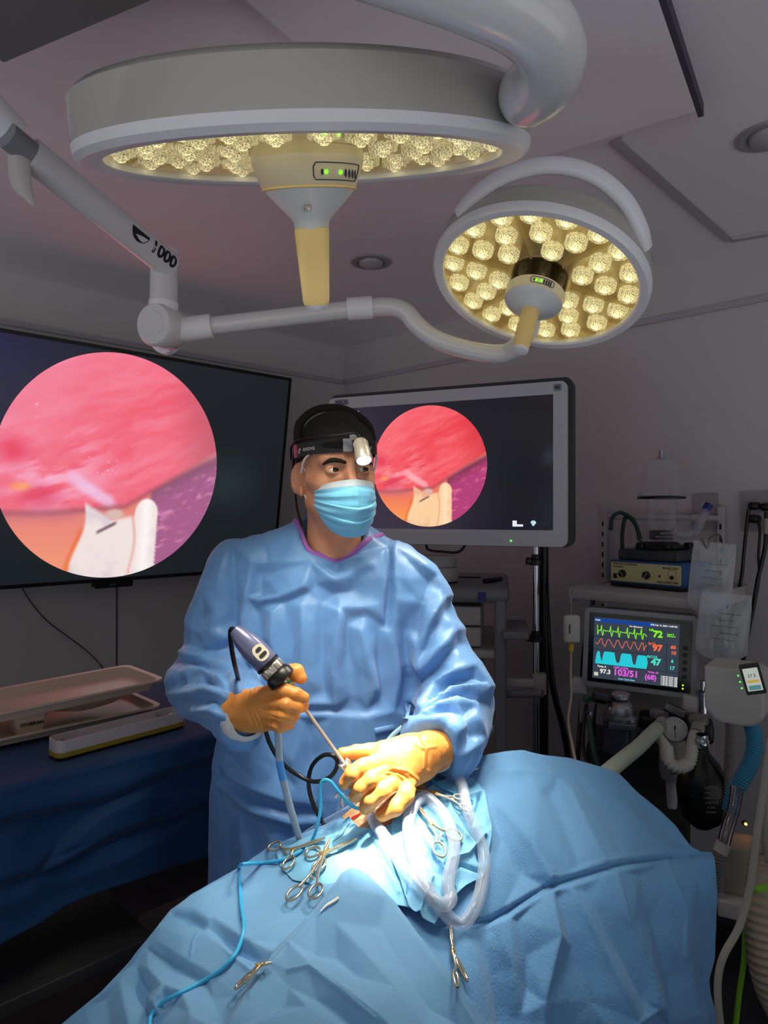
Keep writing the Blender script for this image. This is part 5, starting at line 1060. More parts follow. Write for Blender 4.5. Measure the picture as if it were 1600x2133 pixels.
# collar binding follows the neck opening
NK = Vector((-.108, 1.474, 0)); path = []
col_px = [(612, 1092), (622, 1108), (640, 1128), (665, 1144), (700, 1155), (735, 1150), (765, 1138), (798, 1117)]
cp = []
for (x, y) in col_px:
    h_ = None
    for yy in range(y-10, y+44, 2):
        h_ = hit('gown', x, yy, .0)
        hb_ = hit('head', x, yy)
        if h_ is not None and (hb_ is None or h_.y < hb_.y): break
    cp.append(h_+Z*.001 if h_ is not None else P(x, y, 1.47))
cp = spline(cp, 6)
mb = MB(); vs = []
for i, p in enumerate(cp):
    r = Vector((p.x+.112, p.y-1.50, 0)); r = r.normalized() if r.length > 1e-4 else V(0, -1, 0)
    vs += [p+r*.002-Z*.007, p+r*.0035+Z*.0005, p+Z*.006-r*.002, p+Z*.006-r*.0045, p-r*.004-Z*.004]
k = 5; mb.add(vs, [(i*k+j, i*k+(j+1) % k, (i+1)*k+(j+1) % k, (i+1)*k+j) for i in range(len(cp)-1) for j in range(k)]); mb.build('collar_binding', mat('purple_binding', (150, 92, 176), .6, bump=[('noise', 500, .3)]), gown, ang=60)
# waist tie
def ribbon(name, l, w, m, parent, key=None, lift=.004, th=.0012):
    pts = []
    for q in l:
        if len(q) == 3: pts.append(P(*q))
        else:
            h_ = hit(key, q[0], q[1], lift); pts.append(h_ if h_ is not None else P(q[0], q[1], 1.36))
    pts = spline(pts, 6); mb = MB(); vs = []
    for i, p in enumerate(pts):
        t = (pts[min(i+1, len(pts)-1)]-pts[max(0, i-1)]).normalized(); s_ = t.cross((V(0, 0, CH)-p).normalized()).normalized(); vs += [p-s_*w/2, p, p+s_*w/2]
    mb.add(vs, [(i*3+j, i*3+j+1, (i+1)*3+j+1, (i+1)*3+j) for i in range(len(pts)-1) for j in range(2)]); o = mb.build(name, m, parent, ang=180); sm_ = o.modifiers.new('t', 'SOLIDIFY'); sm_.thickness = th; return o
ribbon('waist_tie', [(780, 1522), (810, 1516), (835, 1510), (848, 1500)], .012, M_gown, gown, 'gown')
ribbon('waist_tie', [(838, 1508), (845, 1490), (842, 1474), (850, 1470), (852, 1500)], .006, M_gown, gown, 'gown', .006)
ribbon('waist_tie', [(838, 1510), (815, 1530), (795, 1555), (780, 1562)], .010, mat('pale_tie', (160, 200, 226), .6), gown, 'gown', .006)
# knitted cuffs
for w, e, r_ in ((wr_l, el_l, .044), (wr_r, el_r, .043)):
    w = Vector(w); ax = (w-Vector(e)).normalized(); Mc = zframe(w+ax*.0, ax)
    MB().lathe([(.030, -.02), (r_, .0), (r_+.001, .018), (r_-.002, .026), (r_-.008, .034), (.028, .036)], Mc, 48).build('knitted_cuff', mat('white_knit', (226, 224, 226), .8, bump=[('wave', 300, .5)]), gown)
# legs and clogs below the gown
mb = MB()
for s in (-.10, .10): mb.tube([V(-.13+s, 1.52, .60), V(-.13+s, 1.52, .08)], [.085, .060], 20)
mb.build('trousers', mat('navy_scrubs', (34, 48, 86), .8), surgeon)
for s in (-.10, .10):
    vv, ff = surface_nets(lambda X, Y, Z_, s=s: np.maximum(smin(sd_ell(X, Y, Z_, (-.13+s, 1.54, .04), (.045, .07, .055)), sd_ell(X, Y, Z_, (-.13+s, 1.43, .028), (.048, .09, .042)), .03), .002-Z_), (-.19+s, 1.32, -.01), (-.07+s, 1.63, .11), .006)
    np_obj('shoe', vv, ff, M_black, surgeon)
# gloved hands
def chain(l, k=None): return [(np.array(P(a[0], a[1], a[2])), a[3]) for a in l]
def hand_mesh(name, palm, fingers, m, folds=(), kk=.008, step=.0017, kp=.018, extra=None):
    P_ = [chain(c) for c in palm]; F_ = [chain(c) for c in fingers]
    al = np.array([q for c in P_+F_ for q, r in c]); lo = al.min(0)-.05; hi = al.max(0)+.05
    def fn(X, Y, Z_):
        d = None
        for c in P_:
            for (a, ra), (b, rb) in zip(c, c[1:]): e = sd_cap(X, Y, Z_, a, b, ra, rb); d = e if d is None else smin(d, e, kp)
        for c in F_:
            fd = None
            for (a, ra), (b, rb) in zip(c, c[1:]): e = sd_cap(X, Y, Z_, a, b, ra, rb); fd = e if fd is None else smin(fd, e, .004)
            # fingers blend into the palm only near their roots
            r0 = c[0][0]; w = np.sqrt((X-r0[0])**2+(Y-r0[1])**2+(Z_-r0[2])**2); kf = np.clip(.011*(1-w/.026), .0008, .011); d = smin(d, fd, kf)
        return d
    v, f = surface_nets(fn, lo, hi, step); v = smooth(v, f, 2, .4); n = vnormals(v, f); v = v+n*(nz(v, (60, 60, 60), 2)*.0009)[:, None]
    v = carve(v, n, folds); bvh(name+str(len(BV)), v, f); SURF.append(list(BV)[-1]); return np_obj(name, v, f, m, surgeon)
M_glove = mat('latex_glove', (214, 140, 66), .42, spec=.5, sss=.06, bump=[('noise', 260, .15)])
hand_mesh('glove', [[(498, 1480, 1.225, .036), (528, 1480, 1.208, .033), (560, 1474, 1.185, .030)], [(545, 1462, 1.19, .024), (575, 1452, 1.175, .018)], [(545, 1490, 1.19, .024), (572, 1496, 1.172, .020)]],
 [[(556, 1445, 1.172, .0140), (593, 1439, 1.138, .0120), (615, 1446, 1.134, .0114), (632, 1454, 1.138, .0104)],
  [(558, 1467, 1.168, .0150), (597, 1469, 1.126, .0118), (617, 1473, 1.130, .0108), (630, 1470, 1.142, .0110)],
  [(560, 1486, 1.166, .0150), (590, 1493, 1.124, .0115), (608, 1491, 1.132, .0120), (606, 1480, 1.155, .0105)],
  [(562, 1500, 1.168, .0140), (583, 1512, 1.130, .0108), (600, 1506, 1.136, .0115), (602, 1496, 1.155, .010)],
  [(565, 1455, 1.20, .017), (590, 1432, 1.205, .0145), (608, 1402, 1.19, .0150), (616, 1400, 1.178, .0145), (627, 1412, 1.172, .0105)]], M_glove,
 [([(520, 1436), (512, 1470), (528, 1510)], 2.5, -.002, 'r'), ([(528, 1434), (520, 1470), (538, 1512)], 2.5, -.002, 'r'), ([(536, 1432), (530, 1470), (548, 1516)], 2.5, -.0018, 'r'), ([(560, 1490), (580, 1497), (600, 1500)], 2, -.0015, 'r'), ([(555, 1500), (575, 1512), (585, 1514)], 2, -.0012, 'r')])
hand_mesh('glove', [[(925, 1556, 1.27, .030), (905, 1562, 1.235, .033), (880, 1570, 1.205, .032), (850, 1580, 1.185, .032), (805, 1588, 1.165, .029)], [(870, 1590, 1.195, .032), (838, 1612, 1.165, .029)], [(850, 1572, 1.19, .030), (800, 1572, 1.18, .022)]],
 [[(815, 1572, 1.185, .021), (775, 1566, 1.178, .0150), (742, 1567, 1.172, .0125), (714, 1571, 1.166, .0110)],
  [(798, 1586, 1.155, .0150), (757, 1597, 1.126, .0136), (735, 1611, 1.120, .0130), (720, 1630, 1.128, .0118)],
  [(808, 1604, 1.150, .0150), (772, 1624, 1.116, .0136), (752, 1640, 1.114, .0130), (742, 1656, 1.124, .0120)],
  [(824, 1622, 1.150, .0148), (796, 1647, 1.114, .0134), (772, 1668, 1.110, .0126), (762, 1682, 1.122, .0116)],
  [(850, 1624, 1.155, .0165), (846, 1656, 1.126, .0140), (824, 1682, 1.114, .0128), (796, 1697, 1.118, .0112)]], M_glove,
 [([(800, 1606), (830, 1608), (858, 1628), (870, 1645)], 3, -.0022, 'r'), ([(796, 1612), (828, 1618), (852, 1640), (858, 1655)], 3, -.002, 'r'), ([(820, 1600), (850, 1606), (872, 1625)], 3, .002, 'r'), ([(868, 1535), (884, 1565), (882, 1600)], 2.5, .003, 'r'), ([(876, 1532), (894, 1562), (892, 1600)], 3, -.003, 'r'), ([(855, 1545), (880, 1560), (905, 1556)], 3, .0015, 'r'), ([(764, 1588), (748, 1600)], 3, .001, 'r')])
LAMPS['head']['target'] = P(800, 1690, 1.14); L_('head', HEADL+ld*.006, color=(1, 1, 1))
# ---------------- endoscope ----------------
sc_ = thing('endoscope', P(560, 1400, 1.16), 'rigid endoscope with a dark blue camera head held in the gloved hand at left', 'endoscope')
def obj_on(a, b, prof, name, m, parent, n=32, ang=40, flat=None):
    """lathe along a->b ; prof (r, t metres from a)"""
    M = zframe(a, (b-a)); 
    if flat: M = M @ Matrix.Diagonal((flat, 1, 1, 1))
    return MB().lathe(prof, M, n).build(name, m, parent, ang=ang)
a = P(487, 1310, 1.152); b = P(590, 1417, 1.150); Lh = (b-a).length; u_ = lambda t: t*Lh
M_camh = mat('violet_grey_enamel', (108, 110, 146), .3, .15, coat=.3)
obj_on(a, b, [(.0001, 0), (.0095, .001), (.0135, .010), (.0180, .026), (.0208, .045), (.0216, .060), (.0215, u_(.64)), (.0205, u_(.68)), (.0001, u_(.68))], 'camera_head', M_camh, sc_, 40)
obj_on(a, b, [(.0205, u_(.66)), (.0222, u_(.67)), (.0222, u_(.71)), (.018, u_(.72))], 'collar', M_black, sc_)
M_st = mat('satin_steel', (196, 190, 178), .28, .85)
o = obj_on(a, b, [(.0175, u_(.71)), (.0190, u_(.73)), (.0190, u_(.84)), (.016, u_(.85))], 'coupling_ring', M_st, sc_)
mb = MB(); Mx = zframe(a, b-a)
for k in range(8): an = 2*math.pi*k/8; mb.box(Mx @ V(.0185*math.cos(an), .0185*math.sin(an), u_(.785)), (.006, .008, u_(.11)), Mx.to_3x3() @ Matrix.Rotation(an, 3, 'Z'), .0015)
mb.build('grip_lug', M_st, o, ang=40)
obj_on(a, b, [(.017, u_(.83)), (.0200, u_(.84)), (.0245, u_(.90)), (.0250, u_(.985)), (.0235, u_(1.0)), (.008, u_(1.0)), (.0001, u_(.99))], 'eyepiece_cup', M_black, sc_)
# keypad on the camera side that faces the lens
kd = (V(0, 0, CH)-a.lerp(b, .5)).normalized(); axn = (b-a).normalized(); kd = (kd-axn*kd.dot(axn)).normalized(); side = axn.cross(kd)
kd2 = (kd*.97+side*-.22).normalized(); side2 = axn.cross(kd2)
Mk = frame(a+axn*u_(.50)+kd2*.0200, -side2, -axn)
mb = MB(); plate(mb, Mk, .023, .029, -.002, .0032, .010, n=8); mb.build('keypad', mat('ivory_keypad', (222, 214, 190), .35), sc_, ang=30)
for y_, w_ in ((.006, .011), (-.005, .015)): mb = MB(); plate(mb, Mk, w_, .0065, .003, .0042, .003, 0, y_, 6); mb.build('button', M_dkgrey, sc_, ang=30)
mb = MB(); mb.lathe([(.0042, 0), (.0050, .0002), (.0050, .0006), (.0042, .0006)], frame(a+axn*u_(.335)+kd2*.0168, -side2, -axn), 24, (0.3, 5.4)); mb.build('ring_mark', mat('silver_print', (190, 190, 196), .4), sc_)
text('lettering', '4K', frame(a+axn*u_(.235)+kd2*.0136, -side2, -axn) @ Matrix.Rotation(-.1, 4, 'X'), .006, MATS['silver_print'], sc_)
c = P(604, 1432, 1.157); c2 = P(612, 1444, 1.160)
obj_on(b, c, [(.0090, -.002), (.0090, .006), (.0075, .007), (.0075, .014), (.0095, .015), (.0095, .020), (.0001, .021)], 'scope_neck', M_st, sc_)
obj_on(b, c, [(.0092, .0035), (.0096, .004), (.0096, .0085), (.0092, .009)], 'colour_band', mat('green_band', (18, 130, 56), .35), sc_)
obj_on(c, c2, [(.009, -.002), (.010, .004), (.006, .012), (.0035, .018)], 'light_post', M_st, sc_)
tr = P(724, 1600, 1.150); MB().tube([c, tr], .0031, 16).build('scope_shaft', mat('champagne_steel', (206, 188, 172), .25, .35), sc_)
MB().tube(pspl([(489, 1312, 1.152), (483, 1310, 1.155), (480, 1318, 1.16), (482, 1345, 1.17), (489, 1385, 1.19), (499, 1425, 1.25)], 6)[0:], .0042, 14).build('camera_cable', M_black, sc_)
cb = [(552, 1515, 1.20), (562, 1548, 1.21), (585, 1586, 1.24), (620, 1614, 1.25), (655, 1628, 1.24), (688, 1618, 1.22), (703, 1592, 1.22), (694, 1574, 1.22), (672, 1574, 1.23), (650, 1596, 1.25), (643, 1630, 1.26), (650, 1668, 1.25), (668, 1706, 1.24), (690, 1745, 1.23)]
MB().tube(pspl(cb, 8), .0040, 14).build('camera_cable', mat('black_rubber', (26, 24, 24), .3), sc_)
lc = [(578, 1512, 1.19), (580, 1545, 1.19), (583, 1590, 1.19), (595, 1645, 1.19), (610, 1700, 1.19), (624, 1745, 1.195), (645, 1790, 1.20)]
lp = pspl(lc, 8); MB().tube(lp, .0062, 16).build('light_cable', mat('grey_rubber', (150, 168, 186), .4), sc_); MB().tube(lp[15:22], .0066, 16).build('cable_tag', mat('blue_tape', (70, 150, 226), .5), sc_)
# ---------------- trocar ----------------
tk = thing('trocar', P(740, 1620, 1.15), 'clear and steel trocar gripped by the right-hand glove, scope entering it', 'trocar')
t0 = P(716, 1588, 1.148); t1 = P(775, 1680, 1.165)
M_clr = mat('clear_plastic', (225, 235, 240), .08, trans=.75, ior=1.3)
obj_on(t0, t1, [(.0045, 0), (.0088, .001), (.0090, .008), (.006, .010), (.006, .014), (.0078, .016), (.0078, .021), (.010, .023), (.010, .060), (.007, .064), (.0055, .066), (.0055, .10), (.0001, .10)], 'trocar_body', M_clr, tk)
mb = MB(); Mx = zframe(t0, t1-t0)
for k in range(6): an = 2*math.pi*k/6; mb.box(Mx @ V(.009*math.cos(an), .009*math.sin(an), .004), (.004, .004, .009), Mx.to_3x3() @ Matrix.Rotation(an, 3, 'Z'), .001)
mb.build('knurled_nut', MATS['satin_steel'], tk, ang=40)
s0 = P(715, 1660, 1.175)
stc = thing('stopcock', s0, 'small metal stopcock on a clear tube left of the gloved fingers', 'valve')
mb = MB(); mb.tube([P(700, 1655, 1.17), P(733, 1668, 1.18)], .0030, 12); mb.lathe([(.0001, -.005), (.005, -.004), (.005, .004), (.0001, .005)], zframe(s0, (0, -1, .3)), 16)
mb.tube([P(704, 1652, 1.165), P(698, 1660, 1.165)], .0035, 10); mb.tube([P(730, 1660, 1.18), P(734, 1676, 1.18)], .0035, 10); mb.build('valve_body', MATS['satin_steel'], stc)
mb = MB(); mb.tube([P(714, 1652, 1.168), P(712, 1672, 1.166), P(714, 1680, 1.166)], .0026, 10); mb.build('lever', MATS['satin_steel'], stc)
M_tube = film_mat('clear_tubing', (176, 200, 226), .10, .7)
mb = MB(); mb.tube(pspl([(712, 1668, 1.172), (706, 1690, 1.175), (696, 1712, 1.18), (660, 1740, 1.20)], 6), .0052, 14); mb.build('clear_stem', M_tube, stc)
MB().tube([P(757, 1628, 1.152), P(750, 1650, 1.16), P(735, 1664, 1.17)], .0042, 12).build('side_port', MATS['clear_plastic'], stc)
# ---------------- tubes and cables on the drapes ----------------
def on_surf(l, lift, keys=None, n=8, dd=None):
    pts = []
    for q in l:
        if len(q) == 3: pts.append(P(*q)); continue
        h_ = hit(keys or ['drape', 'sheet', 'skin', 'towelL', 'towelR'], q[0], q[1], lift); pts.append(h_ if h_ is not None else P(q[0], q[1], 1.1))
    return spline(pts, n)
ct = [(786, 1664, 1.128), (776, 1690), (784, 1722), (815, 1775), (858, 1838), (902, 1886), (930, 1884), (941, 1840), (943, 1780), (926, 1715), (892, 1676), (864, 1680), (850, 1722), (856, 1790), (880, 1850), (915, 1898), (950, 1916), (985, 1893), (1000, 1835), (992, 1765), (974, 1700), (966, 1655), (952, 1632)]
pts = on_surf(ct, .012, n=10)
mb = MB(); mb.tube(pts, .0100, 20, cap=False); mb.tube(pts, .0066, 16, cap=False)
o = mb.build('clear_tube', film_mat('milky_tubing', (206, 220, 240), .07, .62), None, ang=180); tag(o, 'thick clear plastic tube coiled in two loops on the lit drape', 'tube')
M_cy = mat('cyan_cable', (58, 176, 226), .35)
blue_keys = ['drape', 'sheet', 'skin', 'towelL', 'towelR']
pc = [(764, 1686, 1.15), (735, 1680, 1.16), (708, 1652, 1.165), (688, 1628, 1.165), (672, 1626, 1.165), (667, 1645, 1.165), (668, 1680, 1.165), (660, 1725, 1.16), (650, 1756), (626, 1778), (585, 1796), (545, 1801), (508, 1800), (499, 1812), (500, 1850), (503, 1890), (509, 1930), (506, 1962), (490, 1995), (460, 2026), (420, 2052), (375, 2073), (338, 2090), (320, 2112), (312, 2145)]
o = MB().tube(on_surf(pc, .0036, blue_keys), .0029, 12).build('blue_cable', M_cy, None); tag(o, 'long bright blue cable running down the sheet at left', 'cable')
pc = [(842, 1652, 1.17), (862, 1635, 1.20), (877, 1608, 1.22), (890, 1618, 1.26), (915, 1640), (940, 1654), (962, 1660), (985, 1672)]
o = MB().tube(on_surf(pc, .004, blue_keys), .0022, 10).build('blue_cable', M_cy, None); tag(o, 'short bright blue cable behind the wrist of the lit glove', 'cable')
MB().lathe([(.0001, -.004), (.004, -.003), (.004, .003), (.0001, .004)], zframe(hit(blue_keys, 918, 1624, .006), (1, 0, 0)), 12).build('cap_bead', mat('amber_plastic', (230, 170, 90), .4), None); tag(bpy.data.objects['cap_bead'], 'tiny amber plug on the bright drape right of the glove', 'plug')
# clear tube that trails behind, left of the opening
o = MB().tube(on_surf([(760, 1668, 1.21), (720, 1690, 1.235), (670, 1718, 1.24), (630, 1745, 1.24), (600, 1775, 1.25)], .006), .0065, 14).build('clear_tube', M_tube, None); tag(o, 'thin clear tube behind the towels, trailing down to the left', 'tube')
# ---------------- clamps ----------------
M_inst = mat('instrument_steel', (204, 192, 168), .25, .85); M_gold = mat('gold_insert', (226, 176, 90), .3, .8)
def clamp(tip, piv, ra, rb, rad, lab, keys=None, lift=.006, curve=0, grp='steel clamps lying on the drapes', sq=1.0, shank=.0024, pose=None):
    keys = keys or blue_keys
    def g(q, l=lift): 
        if len(q) == 3: return P(*q)
        h_ = hit(keys, q[0], q[1], l); return h_ if h_ is not None else P(q[0], q[1], 1.1)
    T, Pv, A, B = g(tip), g(piv, lift+.001), g(ra), g(rb); nrm = ((A-Pv).cross(B-Pv)).normalized()
    if nrm.dot(V(0, 0, CH)-Pv) < 0: nrm = -nrm
    t = thing('hemostat', Pv-nrm*lift, lab, 'clamp', grp); ax = (T-Pv).normalized(); sd = nrm.cross(ax).normalized()
    for s, R_ in ((1, A), (-1, B)):
        side = 1 if (R_-Pv).dot(sd) > 0 else -1
        # jaw crosses over
        jp = spline([Pv+sd*side*.002, Pv.lerp(T, .5)-sd*side*.0022, T-sd*side*.0006], 6)
        MB().tube(jp, [.0030-.0018*i/(len(jp)-1) for i in range(len(jp))], 10).build('jaw', M_inst, t)
        d_ = (R_-Pv); rr = rad; sp = spline([Pv+sd*side*.002, Pv.lerp(R_, .45)+sd*side*(-.003), R_-d_.normalized()*rr*.98], 8)
        MB().tube(sp, shank, 10).build('shank', M_inst, t)
        u1_ = d_.normalized(); w1 = nrm.cross(u1_).normalized()
        loop = [R_+u1_*rr*1.12*math.cos(x)+w1*rr*sq*.86*math.sin(x) for x in np.linspace(0, 2*math.pi, 29)]
        MB().tube(loop, .0021, 10, cap=False).build('finger_ring', M_inst, t)
    MB().box(Pv, (.011, .0065, .0055), Matrix((ax, sd, nrm)).transposed(), .001).build('box_lock', M_gold, t, ang=40)
    mid = A.lerp(B, .5).lerp(Pv, .35); MB().box(mid, (.004, (A-B).length*.22, .003), Matrix((ax, (A-B).normalized(), nrm)).transposed().to_3x3(), .0006).build('ratchet', M_inst, t, ang=40)
    return t
clamp((679, 1747), (614, 1777), (574, 1768), (603, 1803), .0125, 'steel clamp at the left rim of the lit towel, beside the blue cable')
clamp((747, 1752), (682, 1780), (654, 1781), (666, 1809), .0125, 'steel clamp lying beneath another clamp, tip towards the brightest spot')
clamp((690, 1760), (677, 1792), (617, 1874), (665, 1869), .0130, 'steel clamp lying on top of another, rings pointing down the sheet', lift=.012)
clamp((869, 1682), (896, 1722), (907, 1776), (944, 1746), .0120, 'steel clamp inside the loops of the clear tube', lift=.008)
clamp((842, 1648), (900, 1660), (955, 1670), (968, 1694), .0095, 'long slender steel clamp running over the top of the crumpled towel', lift=.012, sq=.7, shank=.0018)
clamp((931, 1918), (938, 1990), (942, 2044), (955, 2026), .0130, 'steel clamp hanging rings down below the coiled tube', lift=.008, sq=.45, shank=.002)
clamp((566, 2008), (552, 2021), (518, 2054), (536, 2040), .0120, 'steel clamp half hidden in a fold of the sheet, at the bottom', lift=.010, sq=.75, shank=.0028)
clamp((944, 1626, 1.29), (952, 1612, 1.295), (985, 1603, 1.30), (968, 1605, 1.31), .0095, 'small steel towel clamp standing on the drape beside the sleeve', lift=.012, sq=.45)
o = MB().tube(on_surf([(668, 1900), (682, 1888), (696, 1880), (707, 1872)], .003, ['sheet', 'drape']), [.0009, .0022, .0024, .0022]*6+[.002], 8).build('white_strip', mat('white_wax', (236, 232, 224), .5), None) if False else None
sp = on_surf([(668, 1900), (682, 1888), (696, 1880), (707, 1872)], .003, ['sheet', 'drape'], 6)
o = MB().tube(sp, [.0006+.0018*min(1, i/8) for i in range(len(sp))], 8, flat=.5).build('paper_strip', mat('white_paper_', (236, 232, 224), .6), None); tag(o, 'thin white strip lying on the sheet below the clamp rings', 'strip')
mb = MB(); mb.tube(on_surf([(744, 1702), (725, 1722), (712, 1742), (694, 1756)], .003, blue_keys), .0005, 6); o = mb.build('suture_thread', M_black, None); tag(o, 'fine dark suture thread from the incision to the stacked clamps', 'thread')
# ---------------- endoscopy cart behind the surgeon ----------------
M_cartg = mat('cart_grey', (120, 120, 128), .5); M_drw = mat('drawer_white', (176, 172, 170), .5)
def onR(px, py, off=0.0):
    r = V((px-CX)/F, 1, -(py-CY)/F); o = V(0, 0, CH); n = A2; q = C0+n*off; return o+r*((q-o).dot(n)/r.dot(n))
def onL(px, py, off=0.0):
    r = V((px-CX)/F, 1, -(py-CY)/F); o = V(0, 0, CH); n = A1; q = C0+n*off; return o+r*((q-o).dot(n)/r.dot(n))
fx = V(.985, -.17, 0).normalized(); fy = Z.cross(fx); R3 = Matrix((fx, fy, Z)).transposed()
fc = P(1056, 1226, 2.35); zt = fc.z
def CT(x, y, z): return V(fc.x, fc.y, 0)+fx*x+fy*y+Z*z   # x negative to the left, y depth away
ctt = thing('equipment_cart', CT(-.27, .3, 0), 'grey equipment tower with white drawers behind the gown sleeve', 'equipment cart')
MB().box(CT(-.27, .30, zt-.027), (.56, .60, .056), R3, .022).build('top', M_cartg, ctt, ang=35)
mb = MB(); mb.box(CT(-.22, .36, zt+.003), (.24, .03, .006), R3, .002); mb.box(CT(-.30, .16, zt+.003), (.24, .03, .006), R3, .002); mb.build('grip_slot', M_black, ctt, ang=35)
mb = MB(); mb.box(CT(-.05, .20, zt+.010), (.022, .12, .018), R3 @ Matrix.Rotation(-.5, 3, 'Z'), .006); mb.build('hinge_knob', M_black, ctt, ang=35)
mb = MB(); mb.box(CT(-.085, -.002, zt-.028), (.028, .004, .028), R3); mb.build('badge', mat('blue_badge', (40, 48, 120), .4), ctt, smooth=False)
for (x, y) in ((-.022, .03), (-.022, .55), (-.52, .03), (-.52, .55)): MB().box(CT(x, y, zt/2), (.042, .05, zt-.06), R3, .014).build('post', M_cartg, ctt, ang=35)
for z_ in (1.00, .74, .45, .14): MB().box(CT(-.27, .29, z_), (.53, .54, .03), R3, .008).build('shelf', M_drw, ctt, ang=35)
for z0, k in ((1.02, 0), (.76, 1), (.48, 2)):
    for j in range(2 if k else 2): MB().box(CT(-.29, .28, z0+.035+.075*j), (.40, .46, .068), R3, .006).build('drawer', M_drw, ctt, ang=35)
MB().box(CT(.03, .12, zt-.16), (.09, .28, .028), R3, .006).build('side_ledge', M_cartg, ctt, ang=35)
MB().tube([CT(0, .05, .86), CT(.12, .0, .88)], .014, 12).build('side_rail', M_cartg, ctt)
for i, (px, py, w, hh, lab) in enumerate([(893, 1218, .085, .052, 'lower of two stacked white tubs on the equipment tower'), (889, 1189, .078, .042, 'upper of two stacked white tubs on the equipment tower')]):
    p = CT(-.26, .16, zt+.008) if i == 0 else CT(-.262, .16, zt+.061)
    o = MB().lathe([(.0001, 0), (w*.95, 0), (w, .006), (w, hh-.010), (w*.97, hh-.008), (w*.97, hh-.001), (w*.9, hh), (.0001, hh)], Matrix.Translation(p), 36).build('white_tub', M_drw, None); tag(o, lab, 'tub', 'white tubs on the tower')
# monitor pole
pb = P(1117, 1400, 2.42); t = thing('monitor_pole', V(pb.x, pb.y, 0), 'chrome pole with black knobs carrying the right-hand monitor', 'stand')
M_chr = mat('chrome', (190, 192, 198), .15, 1.0)
MB().tube([V(pb.x, pb.y, .05), V(pb.x, pb.y, 1.50)], .0115, 20).build('pole', M_chr, t)
MB().tube([V(pb.x+.035, pb.y+.03, .05), V(pb.x+.035, pb.y+.03, 1.50)], .016, 12).build('black_rail', M_black, t)
for py in (1166, 1325):
    z_ = CH-(py-CY)/F*2.42; MB().lathe([(.012, -.02), (.024, -.018), (.024, .0), (.017, .004), (.017, .018), (.012, .02)], Matrix.Translation((pb.x, pb.y, z_)), 16).box(V(pb.x-.028, pb.y-.008, z_-.004), (.022, .02, .026), None, .006).build('clamp_knob', M_black, t, ang=35)
cz = CH-(1422-CY)/F*2.42; MB().box(V(pb.x+.008, pb.y-.01, cz), (.048, .05, .072), R3, .005).box(V(pb.x-.06, pb.y-.02, cz+.005), (.10, .02, .03), R3, .005).build('pole_clamp', M_drw, t, ang=35)
MB().lathe([(.0001, 0), (.22, 0), (.22, .03), (.05, .05), (.012, .06)], Matrix.Translation((pb.x, pb.y, 0)), 32).build('base', M_dkgrey, t)
MB().box(V(pb.x-.03, pb.y+.04, 1.46), (.12, .03, .1), R3, .01).build('head_bracket', M_black, t, ang=35)
o = MB().tube(pspl([(1135, 1180, 2.55), (1140, 1300, 2.55), (1150, 1420, 2.55), (1178, 1540, 2.55), (1190, 1640, 2.55)], 8), .012, 12).build('black_cable', M_black, None); tag(o, 'thick black cable hanging behind the chrome monitor pole', 'cable')
# ---------------- shelf with ventilator ----------------
sl = P(1190, 1228, 2.33); sl.z = 1.236; sr = P(1455, 1250, 2.05); sr.z = 1.236; sx = (sr-sl).normalized(); sy = Z.cross(sx); R4 = Matrix((sx, sy, Z)).transposed(); SL = (sr-sl).length
M_shelf = mat('white_shelf', (176, 174, 176), .5)
ws = thing('wall_shelf', (sl+sr)/2+sy*.25-Z*.03, 'white bracketed wall shelf holding the ventilator, slotted uprights behind', 'shelf')
MB().box((sl+sr)/2+sy*.26-Z*.016, (SL, .52, .032), R4, .003).build('shelf_board', M_shelf, ws, ang=35)
for e_ in (-1, 1): MB().box((sl+sr)/2+sx*e_*(SL/2+.004)+sy*.26-Z*.02, (.006, .53, .05), R4, .002).build('end_bracket', M_drw, ws, ang=35)
for px, py0, d_ in ((1258, 1058, .022), (1503, 1060, .022)):
    p = onR(px, py0, d_); Ru = Matrix((A1, -A2, Z)).transposed(); up = MB().box(V(p.x, p.y, p.z-.30), (.024, .018, .62), Ru, .002).build('slotted_upright', M_shelf, ws, ang=35)
    mb = MB()
    for k in range(12): mb.box(V(p.x, p.y, p.z-.065-.042*k)+A2*.0095, (.007, .002, .020), Ru)
    mb.build('slots', M_black, up, smooth=False)
a = onR(1266, 1076, .05); b = onR(1500, 1080, .05); o = MB().tube([a, b], .011, 16).build('rail_pipe', M_shelf, None); tag(o, 'white horizontal rail pipe on the wall behind the glass bellows', 'pipe'); MB().tube([a.lerp(b, .78), a.lerp(b, .86)], .015, 16).build('coupler', M_shelf, o)
# ventilator
vb = P(1270, 1221, 2.44); vb.z = 1.238; vr = P(1424, 1232, 2.23); vr.z = 1.238; vx = (vr-vb).normalized(); vy = Z.cross(vx); VW = (vr-vb).length; RV = Matrix((vx, vy, Z)).transposed()
def VP(x, y, z): return vb+vx*x+vy*y+Z*z
MV = frame(VP(VW/2, 0, .05), vx, Z)      # face frame, local z towards camera
ven = thing('ventilator', VP(VW/2, .1, 0), 'blue and cream veterinary anaesthesia ventilator with clear bellows, standing on the wall shelf', 'ventilator')
MB().box(VP(VW/2, .10, .052), (VW, .20, .080), RV, .003).build('case', mat('ventilator_blue', (38, 84, 140), .4), ven, ang=35)
MB().box(VP(VW/2, .098, .007), (VW-.004, .19, .014), RV, .001).build('base', M_black, ven, ang=35)
mb = MB(); plate(mb, MV, VW-.014, .066, 0, .0025, .003, 0, .002); mb.build('front_panel', mat('cream_panel', (206, 196, 146), .45), ven, ang=30)
def VT(s_, x, y, sz, bold=0.0, al='CENTER', sh=0): return text('lettering', s_, MV @ Matrix.Translation((x, y, .0027)), sz, M_ink, ven, .0001, bold, al, sh)
